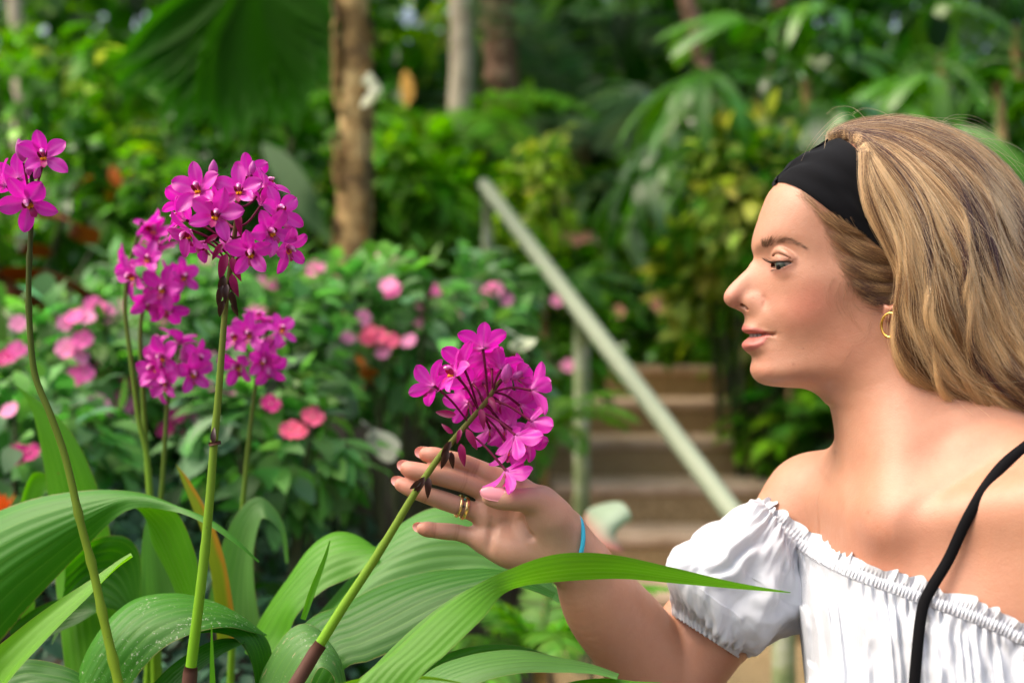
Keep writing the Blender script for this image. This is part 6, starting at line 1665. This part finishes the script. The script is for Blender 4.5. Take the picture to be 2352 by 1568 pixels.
for i, f in enumerate(f_all):
    x, y = raws[i]
    g = np.clip(f * 14, 0, 1)
    a1 = .0022 * np.exp(-f * 4.0) * g + .0007 * g; a2 = .0055 * np.clip(f * 6, 0, 1)
    pk = np.exp(-((f - .012) / .03) ** 2) * .0026 * np.sin(ph[jb:] * .33 + 2 * vnoise(sl2 / 25, 0, 0, 47))
    d = drape[i] * g + D0 * (1 - g) - a1 * fold1(f) - a2 * (fold2(f) * .6 + .4) - pk - .004 * np.clip(f * 8, 0, 1) - .004 * vnoise(sl2 / 40, f * 7, 0, 49) * np.clip(f * 4, 0, 1)
    d = d - .0012 * vnoise(sl2 / 13, f * 26, 0, 52) - .0016 * vnoise(sl2 / 24 + f * 6, f * 15, 0, 53)
    d = d + .060 * edge ** 2
    x = x + 5 * vnoise(f * 4, 0, 0, 50) * (1 - edge) + 2.5 * fold1(f) * np.exp(-f * 5) * g
    body_rows.append([at(a_, b_, c_) for a_, b_, c_ in zip(x, y, d)])
bodyc = np.array(body_rows)
V = np.concatenate([top.reshape(-1, 3), bodyc.reshape(-1, 3)])
F = [grid_faces(top.shape[0], ns), grid_faces(nbo, nc, base=top.shape[0] * ns)]
# join band to body
a0 = (top.shape[0] - 1) * ns + jb + np.arange(nc); b0 = top.shape[0] * ns + np.arange(nc)
F.append(np.stack([a0[:-1], a0[1:], b0[1:], b0[:-1]], -1))
blouse = link('blouse', np_mesh('blouse', V, F), person, LINEN)

# puffed sleeve: loft between its two outlines
UP = [(1748, 1150), (1715, 1176), (1672, 1196), (1618, 1218), (1588, 1246), (1548, 1256), (1519, 1276), (1515, 1306), (1527, 1352), (1538, 1384), (1545, 1412)]
DN = [(1838, 1256), (1846, 1300), (1852, 1345), (1856, 1392), (1852, 1425), (1826, 1446), (1792, 1464), (1762, 1482), (1733, 1494), (1712, 1500), (1700, 1513)]
nu, nv = 120, 260
UPs, DNs = cr(UP, nu), cr(DN, nu)
dc = np.interp(np.linspace(0, 1, nu), [0, .3, .7, 1], [1.285, 1.280, 1.278, 1.285])
rd = np.interp(np.linspace(0, 1, nu), [0, .12, .35, .65, .86, .93, 1], [.048, .058, .070, .072, .060, .0475, .0475])
S = np.zeros((nu, nv, 3))
tt = np.linspace(0, 1, nu)[:, None]; an = np.linspace(0, 2 * np.pi, nv, endpoint=False)[None]
cx, cy = (UPs + DNs).T / 2, 0
cxy = (UPs + DNs) / 2; hv_ = (UPs - DNs) / 2
ex = np.sign(np.cos(an)) * np.abs(np.cos(an)) ** .86; ey = np.sign(np.sin(an)) * np.abs(np.sin(an)) ** .86
PX = cxy[:, 0:1] + hv_[:, 0:1] * ex; PY = cxy[:, 1:2] + hv_[:, 1:2] * ex
DD = dc[:, None] - rd[:, None] * ey
S = np.stack([(PX - 1176) * K * DD, DD, ZC - (PY - 784) * K * DD], -1)
Nn_ = unit(np.cross(np.gradient(S, axis=1), np.gradient(S, axis=0)))
cen = np.stack([(cxy[:, 0] - 1176) * K * dc, dc, ZC - (cxy[:, 1] - 784) * K * dc], -1)[:, None]
if np.mean(np.sum(Nn_ * (S - cen), -1)) < 0: Nn_ = -Nn_
ang = an
gath = np.sin(ang * 34 + 2.5 * vnoise(ang * 4, 0, 0, 61)) * (np.exp(-tt * 9) * .0028 + np.exp(-np.abs(tt - .87) * 15) * .0020)
cuff = np.where(tt > .885, np.sin(ang * 58 + vnoise(ang * 5, 0, 0, 66)) * .0010, 0)
bill = .0075 * vnoise(ang * 1.4 + 10, tt * 2.6, 0, 63) + .0048 * vnoise(np.cos(ang) * 2.2 + tt * 4, tt * 4.2 + np.sin(ang) * 1.8, 0, 64) + .0013 * vnoise(np.cos(ang) * 13 + tt * 9, tt * 17, np.sin(ang) * 9, 68) + .0022 * vnoise(np.cos(ang) * 6 + tt * 5, tt * 9, np.sin(ang) * 4, 65)
radial = .0042 * np.sin(ang * 9 + 3 * vnoise(ang * 2, tt * 3, 0, 67)) * np.sin(np.pi * np.clip(tt / .86, 0, 1)) ** .5 * np.exp(-((tt - .25) / .28) ** 2)
# two deep folds seen across the front of the sleeve
dfold = -.0075 * np.exp(-((ang - (1.55 + .9 * (tt - .3))) / .16) ** 2) * np.exp(-((tt - .42) / .26) ** 2) - .0060 * np.exp(-((ang - (.72 + .5 * tt)) / .12) ** 2) * np.exp(-((tt - .50) / .16) ** 2)
keep = np.clip((1 - tt) / .12, 0, 1) * np.clip(tt / .04, .3, 1)
S = S + Nn_ * ((bill + radial + dfold) * keep + gath + cuff)[..., None]
# turn the cuff in
rim = S[-1] * .93 + S[-1].mean(0) * .07 + np.array([.004, 0, .004])
S = np.concatenate([S, rim[None]], 0)
link('sleeve', np_mesh('sleeve', S.reshape(-1, 3), grid_faces(nu + 1, nv, close_v=True)), person, LINEN)

# skirt down to the ground, out of the picture: she crouches beside the bed
sk = MB(); ring_n = 72; lv = []
for z_, ra, rb, ox in ((.60, .150, .115, 0), (.50, .155, .12, 0), (.40, .20, .17, -.02), (.25, .30, .27, -.05), (.10, .36, .34, -.06), (.015, .40, .38, -.06)):
    c0 = np.array([mid[0] + .015, mid[1] + .015, z_]) + CHN * (-ox)
    for i in range(ring_n):
        a_ = 2 * math.pi * i / ring_n; w = 1 + .05 * math.sin(a_ * 14 + z_ * 9) * (1 - z_ / .6)
        lv.append(c0 + MT[0] * math.cos(a_) * ra * w + CHN * math.sin(a_) * rb * w)
sk.add(np.array(lv), grid_faces(6, ring_n, close_v=True))
m = NM('skirt_material'); m.color((.10, .12, .17)); m.set(Roughness=.9)
link('skirt', sk.mesh('skirt'), person, m.m)

# ------------------------------------------------------------------ bag strap
SP = [(2440, 985), (2390, 1003), (2352, 1028), (2300, 1072), (2255, 1132), (2215, 1205), (2178, 1285), (2142, 1345), (2122, 1385), (2112, 1440), (2106, 1500), (2100, 1568), (2092, 1680), (2080, 1850)]
sp = arc_resample(cr(SP, 200), 90)
BVc = BVHTree.FromPolygons([tuple(v) for v in V], [tuple(q) for q in np.concatenate(F)])
dd = []
for x_, y_ in sp:
    dr = (atv(x_, y_, 1.0) - CAMP).normalized()
    hs = [h[0].y for h in (BV.ray_cast(CAMP, dr), BVc.ray_cast(CAMP, dr)) if h[0] is not None]
    dd.append(min(hs) if hs else np.nan)
dd = np.array(dd); o_ = ~np.isnan(dd); dd = np.interp(np.arange(90), np.arange(90)[o_], dd[o_])
raw_ = dd.copy()
k3 = np.hanning(57); k3 /= k3.sum(); dd = np.minimum(np.convolve(np.pad(dd, 28, mode='edge'), k3, 'valid'), raw_)
k3 = np.hanning(23); k3 /= k3.sum(); dd = np.convolve(np.pad(dd, 11, mode='edge'), k3, 'valid') - .0040
cp = np.array([at(x_, y_, d_) for (x_, y_), d_ in zip(sp, dd)])
T_ = unit(np.gradient(cp, axis=0)); view = unit(cp - np.array([0, 0, ZC])); W_ = unit(np.cross(T_, -view)); N_ = np.cross(W_, T_)
ring = [(-.0042, .0), (-.0038, .0010), (0, .0012), (.0038, .0010), (.0042, 0), (.0038, -.0010), (0, -.0012), (-.0038, -.0010)]
N_ = np.where((np.sum(N_ * view, -1) > 0)[:, None], -N_, N_)
Vs = np.stack([cp + W_ * a_ + N_ * b_ for a_, b_ in ring], 1).reshape(-1, 3)
m = NM('strap_material'); m.color((.005, .005, .006)); m.set(Roughness=.85, Specular_IOR_Level=.1); m.bump(m.noise(900, 2, .6, m.coord()), .3, .0004)
so = link('bag_strap', np_mesh('bag_strap', Vs, grid_faces(90, 8, close_v=True)), None, m.m)
tag(so, 'black strap of a bag running over the woman\'s bare shoulder and white blouse', 'bag strap')
# ------------------------------------------------------------------ hair
def hair_object(name, P, rad, colr, mat, parent):
    """P (n,k,3) strands; rad (k,) or (n,k); colr (n,3)"""
    n, k_, _ = P.shape
    c = bpy.data.hair_curves.new(name)
    c.add_curves([k_] * n)
    c.attributes['position'].data.foreach_set('vector', np.ascontiguousarray(P, dtype=np.float32).ravel())
    r = c.attributes.get('radius') or c.attributes.new('radius', 'FLOAT', 'POINT')
    r.data.foreach_set('value', np.ascontiguousarray(np.broadcast_to(rad, (n, k_)), dtype=np.float32).ravel())
    a = c.attributes.new('hair_col', 'FLOAT_COLOR', 'CURVE')
    a.data.foreach_set('color', np.concatenate([colr, np.ones((n, 1))], 1).astype(np.float32).ravel())
    c.materials.append(mat)
    o = bpy.data.objects.new(name, c); C.objects.link(o); o.parent = parent
    o.matrix_parent_inverse = Matrix.Translation(-parent.location)
    return o
hm = bpy.data.materials.new('hair_material'); hm.use_nodes = True
ht = hm.node_tree; ht.nodes.clear()
ho_ = ht.nodes.new('ShaderNodeOutputMaterial'); hp = ht.nodes.new('ShaderNodeBsdfHairPrincipled'); ha = ht.nodes.new('ShaderNodeAttribute')
ha.attribute_name = 'hair_col'; hp.parametrization = 'COLOR'
hp.inputs['Roughness'].default_value = .34; hp.inputs['Radial Roughness'].default_value = .45; hp.inputs['Coat'].default_value = .05
hd_ = ht.nodes.new('ShaderNodeBsdfDiffuse'); hx_ = ht.nodes.new('ShaderNodeMixShader'); hx_.inputs[0].default_value = .5
ht.links.new(ha.outputs['Color'], hp.inputs['Color']); ht.links.new(ha.outputs['Color'], hd_.inputs['Color'])
ht.links.new(hp.outputs[0], hx_.inputs[1]); ht.links.new(hd_.outputs[0], hx_.inputs[2]); ht.links.new(hx_.outputs[0], ho_.inputs['Surface'])

GM = [  # six guide flows from the front lock to the crown: px, py, mm towards the camera
 [(1992,352,70),(1990,420,78),(2004,490,83),(2038,560,86),(2067,630,88),(2065,710,87),(2078,795,86),(2108,868,83),(2168,918,80),(2250,944,76),(2345,956,70)],
 [(1988,338,66),(2010,415,80),(2046,495,88),(2080,575,93),(2104,655,95),(2112,740,95),(2140,820,94),(2195,885,92),(2262,920,89),(2330,938,86),(2400,950,80)],
 [(1978,326,60),(2035,375,74),(2092,455,86),(2134,545,95),(2162,645,100),(2178,735,101),(2212,812,100),(2268,872,98),(2340,905,96),(2400,925,92),(2460,940,88)],
 [(1962,315,46),(2046,338,58),(2120,398,74),(2182,478,86),(2226,570,93),(2252,660,96),(2288,748,95),(2342,825,94),(2400,870,92),(2450,900,90),(2500,925,88)],
 [(1940,308,26),(2040,303,36),(2130,338,50),(2212,400,62),(2272,480,70),(2312,570,76),(2348,668,78),(2396,765,76),(2440,830,74),(2480,880,72),(2520,920,70)],
 [(1905,316,6),(1962,287,6),(2055,276,8),(2135,287,9),(2224,322,10),(2302,380,10),(2362,462,10),(2412,565,8),(2446,670,6),(2470,780,4),(2490,880,2)]]
NK = 26
G6 = np.array([arc_resample(cr(np.array(g, float), 120), NK) for g in GM])
def guide(mv):
    """interpolated guide for continuous m 0..5 (n,) -> (n,NK,3) in photograph coordinates"""
    mv = np.clip(mv, 0, 4.999); i = np.floor(mv).astype(int); f = (mv - i)[:, None, None]
    ip = np.maximum(i - 1, 0); i2 = np.minimum(i + 2, 5)
    p0, p1, p2, p3 = G6[ip], G6[i], G6[i + 1], G6[i2]
    return .5 * (2 * p1 + (p2 - p0) * f + (2 * p0 - 5 * p1 + 4 * p2 - p3) * f ** 2 + (3 * p1 - p0 - 3 * p2 + p3) * f ** 3)
def to_world(Q):
    d = YM - Q[..., 2] * .001
    return np.stack([(Q[..., 0] - 1176) * K * d, d, ZC - (Q[..., 1] - 784) * K * d], -1)
tk = np.linspace(0, 1, NK)[None]
# thick body of hair below the visible strands
hb_ = Vol(np.arange(.265, .56, .003), np.arange(1.10, 1.36, .003), np.arange(.90, 1.20, .003))
for mv, r0 in ((.9, 7), (1.5, 10), (2.2, 14), (2.9, 16), (3.5, 16)):
    q = guide(np.array([mv]))[0]; w = to_world(q)
    inw = np.array([0, r0 * .001 + .009, 0]) + np.array([.004, 0, -.008 - max(0, mv - 2.5) * .012])
    for s_ in (1, -1):
        ww = w + inw
        if s_ < 0: ww = mir(ww)
        hb_.chain(ww[2:-7], np.linspace(r0 * .001, r0 * .0006, NK - 9), k=.02)
hb_.ell(m2w(2105, 500, 0), (.0560, .0660, .0660), k=.02)
hb_.ell(m2w(2220, 660, 0), (.050, .070, .070), k=.03)
Vhb, Qhb = hb_.mesh_arrays(); del hb_
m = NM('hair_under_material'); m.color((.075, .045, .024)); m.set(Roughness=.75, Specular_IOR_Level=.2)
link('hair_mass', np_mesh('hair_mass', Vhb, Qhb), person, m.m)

def strands(n, mlo, mhi, layer, nclump, spread, wave, seed, sign=1, rad=.000085, bright=0.0, mess=.05, width=6.5):
    g = np.random.default_rng(seed)
    cm = np.sort(g.uniform(mlo, mhi, nclump)); cl = g.integers(0, nclump, n)
    clay = g.uniform(0, layer, nclump)
    mv = np.clip(cm[cl] + g.normal(0, spread, n), 0, 4.999)
    dr = g.normal(0, 1, n) * mess; ww_ = (tk ** 1.4)[..., None]
    Q = guide(mv) * (1 - ww_) + guide(np.clip(mv + dr, 0, 4.999)) * ww_; Qc = guide(cm)[cl]
    pull = ((.30 + .58 * tk ** .8) * np.clip(1 - np.abs(dr)[:, None] * 2.5, 0, 1))[..., None]
    Q = Q * (1 - pull) + Qc * pull
    ph = g.uniform(0, 6.28, nclump)[cl][:, None]; fr = g.uniform(1.6, 2.7, nclump)[cl][:, None]; am = g.uniform(.4, 1.2, nclump)[cl][:, None] * wave
    env = np.clip(tk * 1.6 - .12, 0, 1)
    T = np.gradient(Q[..., :2], axis=1); T /= np.maximum(np.linalg.norm(T, axis=-1, keepdims=True), 1e-6)
    Nw = np.stack([-T[..., 1], T[..., 0]], -1)
    co_ = 15.0 * np.sin(tk * 2.05 * 6.28 + 1.9 * mv[:, None] + 1.3 * np.sin(mv[:, None] * 2.3)) + 8.0 * np.sin(tk * 3.6 * 6.28 + 5.1 * mv[:, None])
    w1 = np.sin(tk * fr * 6.28 + ph) * am * env + co_ * np.clip(tk * 2.2 - .25, 0, 1) * np.clip((5.0 - mv[:, None]) * 1.2, .25, 1)
    Q[..., :2] += Nw * w1[..., None]
    Q[..., 2] += np.cos(tk * fr * 6.28 + ph) * am * env * .30
    # within the clump
    r1 = g.normal(0, 1, (n, 1)); r2 = g.normal(0, 1, (n, 1)); sp = (width - .45 * width * tk)
    Q[..., :2] += Nw * (r1 * sp)[..., None]
    fz = g.normal(0, 1, (n, 1)) * 5.0; f2 = g.uniform(2, 6, (n, 1)); p2 = g.uniform(0, 6.28, (n, 1))
    Q[..., :2] += Nw * (np.sin(tk * f2 * 3.1 + p2) * fz * env)[..., None]
    dep = (clay[cl] + np.abs(g.normal(0, 2.2, n)))[:, None] + (r2 * 1.0)
    mf = np.clip((5 - mv) / 1.2, .12, 1)[:, None]                   # near the crown the layer goes down, not in
    Q[..., 2] -= dep * mf
    Q[..., 1] += dep * (1 - mf) * 2.2
    W = to_world(Q)
    if sign < 0: W = mir(W)
    # cut strands at random lengths
    cut = g.uniform(.80, 1.0, n)
    tt_ = tk * cut[:, None]; idx = tt_ * (NK - 1); i0 = np.minimum(idx.astype(int), NK - 2); f = (idx - i0)[..., None]
    ar = np.arange(n)[:, None]
    W = W[ar, i0] * (1 - f) + W[ar, i0 + 1] * f
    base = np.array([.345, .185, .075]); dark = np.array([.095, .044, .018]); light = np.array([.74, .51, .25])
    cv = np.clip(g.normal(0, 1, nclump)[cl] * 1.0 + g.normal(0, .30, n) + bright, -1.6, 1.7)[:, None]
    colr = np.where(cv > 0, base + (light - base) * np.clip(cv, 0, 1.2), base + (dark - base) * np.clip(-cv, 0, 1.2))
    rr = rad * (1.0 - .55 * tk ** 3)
    return W, rr, np.clip(colr, .02, .9)
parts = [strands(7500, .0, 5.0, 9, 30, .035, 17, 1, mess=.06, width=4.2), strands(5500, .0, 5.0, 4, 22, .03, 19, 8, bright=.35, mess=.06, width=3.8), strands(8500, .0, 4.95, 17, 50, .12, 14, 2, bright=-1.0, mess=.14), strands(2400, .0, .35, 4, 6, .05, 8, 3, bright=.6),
         strands(4000, .3, 5.0, 2, 40, .02, 20, 4, bright=.8, mess=.12, width=2.6), strands(2400, .3, 5.0, 2, 300, .10, 12, 7, bright=.2, mess=.6), strands(2400, 4.2, 5.0, 2, 24, .10, 8, 6), strands(4500, .2, 5.0, 12, 40, .12, 8, 5, sign=-1)]
P_ = np.concatenate([a[0] for a in parts]); C_ = np.concatenate([a[2] for a in parts])
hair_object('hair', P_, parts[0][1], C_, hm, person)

# flyaway hairs over the crown and the back
g = np.random.default_rng(9)
nf = 1300
mv = np.where(g.random(nf) < .6, g.uniform(4.2, 5, nf), g.uniform(.4, 4.5, nf))
Q = guide(mv); sh = g.integers(0, 16, nf)
out = []
for q, s0, m_ in zip(Q, sh, mv):
    seg = q[s0:s0 + 10]
    seg = arc_resample(seg, NK)
    lift = g.gamma(2.0, 8.0) * np.linspace(0, 1, NK) ** 1.5 * (1 + .5 * np.sin(np.linspace(0, g.uniform(2, 8), NK)))
    ax = g.uniform(-1, 1)
    if m_ > 4.2:
        seg = seg + np.stack([lift * ax * .8, -lift * 1.1, np.zeros(NK)], -1)
    else:
        seg = seg + np.stack([lift * ax, lift * g.uniform(-1, 1), lift * .35], -1)
    out.append(seg)
# long loose curls in front of the band and above it
for pts_ in ([(1980,290,10),(1955,262,12),(1925,268,14),(1890,300,16),(1862,335,18),(1843,372,22)], [(2000,285,8),(1960,248,10),(1920,246,10),(1898,262,12)],
             [(1960,300,20),(1925,285,22),(1903,305,24),(1895,345,30)], [(1950,305,30),(1960,340,34),(1985,370,48),(1990,395,60)],
             [(2060,275,5),(2020,255,5),(1985,250,6),(1960,262,6)], [(2150,290,5),(2190,268,5),(2240,272,4),(2290,300,4)], [(2230,320,8),(2290,322,8),(2340,340,8),(2372,372,8)], [(1975,310,30),(1940,296,34),(1915,300,36),(1905,318,38)]):
    for r_ in range(2):
        out.append(arc_resample(cr(np.array(pts_, float) + g.normal(0, 2.0, 3), 60), NK))
out = np.array(out)
hair_object('flyaway_hair', to_world(out), .00010 * (1 - .5 * tk[0] ** 2), np.tile([.62, .45, .25], (len(out), 1)) * g.uniform(.6, 1.3, (len(out), 1)), hm, person)

# hair swept back from the temple, under the band to the ear
HL = [(1836, 440), (1862, 462), (1885, 492), (1903, 530), (1918, 570), (1934, 606), (1952, 640), (1972, 662), (1995, 672)]
EN = [(1935, 508), (1978, 537), (2022, 574), (2060, 612), (2074, 640), (2078, 655), (2078, 665), (2076, 674), (2074, 680)]
g = np.random.default_rng(12)
HLc, ENc = cr(HL, 200), cr(EN, 200)
out = []; colt = []
for i in range(3000):
    t = g.beta(1.7, 1.1); k_ = int(t * 199)
    a_ = HLc[k_] + g.normal(0, 5, 2) + np.array([g.exponential(16), g.exponential(6)]); b_ = ENc[min(199, k_ + int(g.normal(0, 7))) if k_ < 190 else k_] + g.normal(0, 4, 2)
    sag = np.array([0.0, 1.0]) * (8 + 14 * t) + g.normal(0, 3, 2)
    seg = []; last = None
    for f in np.linspace(0, 1, 14):
        p = a_ * (1 - f) + b_ * f + sag * math.sin(math.pi * f)
        h_ = head_h(*p2m(p[0], p[1], .062)) * 1000
        seg.append((p[0], p[1], h_ + .4 + (5.5 + g.normal(0, .15)) * f ** .7 * (.25 + .9 * t) + 2.4 * math.sin(f * 5 + t * 34)))
    seg = np.array(seg)
    out.append(arc_resample(seg, NK)); cl_ = math.sin(t * 75) * .9 + g.normal(0, .6)
    colt.append((1.12 - .6 * t) * np.array([.17, .085, .034]) + (np.array([.50, .33, .14]) if cl_ > .45 else np.array([.05, .03, .015])) * max(cl_, -.9) * .6)
hair_object('temple_hair', to_world(np.array(out)), .000065 * (1 - .45 * tk[0] ** 2) * np.clip(tk[0] * 6, .35, 1), np.clip(np.array(colt), .03, .8), hm, person)
# fine wisps on the cheek in front of the ear and short baby hairs along the hair line
out = []
def on_skin(P, lift0):
    q = []
    for (x_, y_), f in zip(P, np.linspace(0, 1, len(P))):
        s_, n_ = surf(x_, y_, lift0 + .0012 * f)
        if s_ is None: return None
        q.append(s_)
    return arc_resample(np.array(q), NK)
for pts_ in ([(1915,640),(1903,662),(1899,690),(1908,712)], [(1930,645),(1920,675),(1925,705),(1945,735)], [(1950,650),(1936,690),(1950,722),(1978,748)], [(1965,655),(1958,690),(1975,715),(2010,722)],
             [(1975,660),(1985,690),(2010,705),(2045,708)], [(1945,648),(1945,690),(1962,740),(1980,760)], [(2000,735),(1988,765),(1968,778),(1938,780)], [(1958,800),(1925,845),(1890,838)]):
    for r_ in range(5):
        w_ = on_skin(cr(np.array(pts_, float) + g.normal(0, 3.5, 2) + g.normal(0, 1.5, (len(pts_), 2)), 12), .0006)
        if w_ is not None: out.append(w_)
for i in range(620):
    t = g.random(); p0 = HLc[int(t * 199)] + g.normal(0, 6, 2) - np.array([4, 0]); an_ = g.normal(.62, .25) + .5 * t
    L_ = g.uniform(14, 40); P2 = [p0 + np.array([math.cos(an_), math.sin(an_)]) * L_ * f + np.array([0, -3 * math.sin(f * 3)]) for f in np.linspace(0, 1, 6)]
    w_ = on_skin(np.array(P2), .0003)
    if w_ is not None and np.abs(np.diff(w_[:, 1])).max() < .006: out.append(w_)
hair_object('hair_wisps', np.array(out), .000055 * (1 - .6 * tk[0]), np.tile([.22, .13, .07], (len(out), 1)) * g.uniform(.6, 1.2, (len(out), 1)), hm, person)
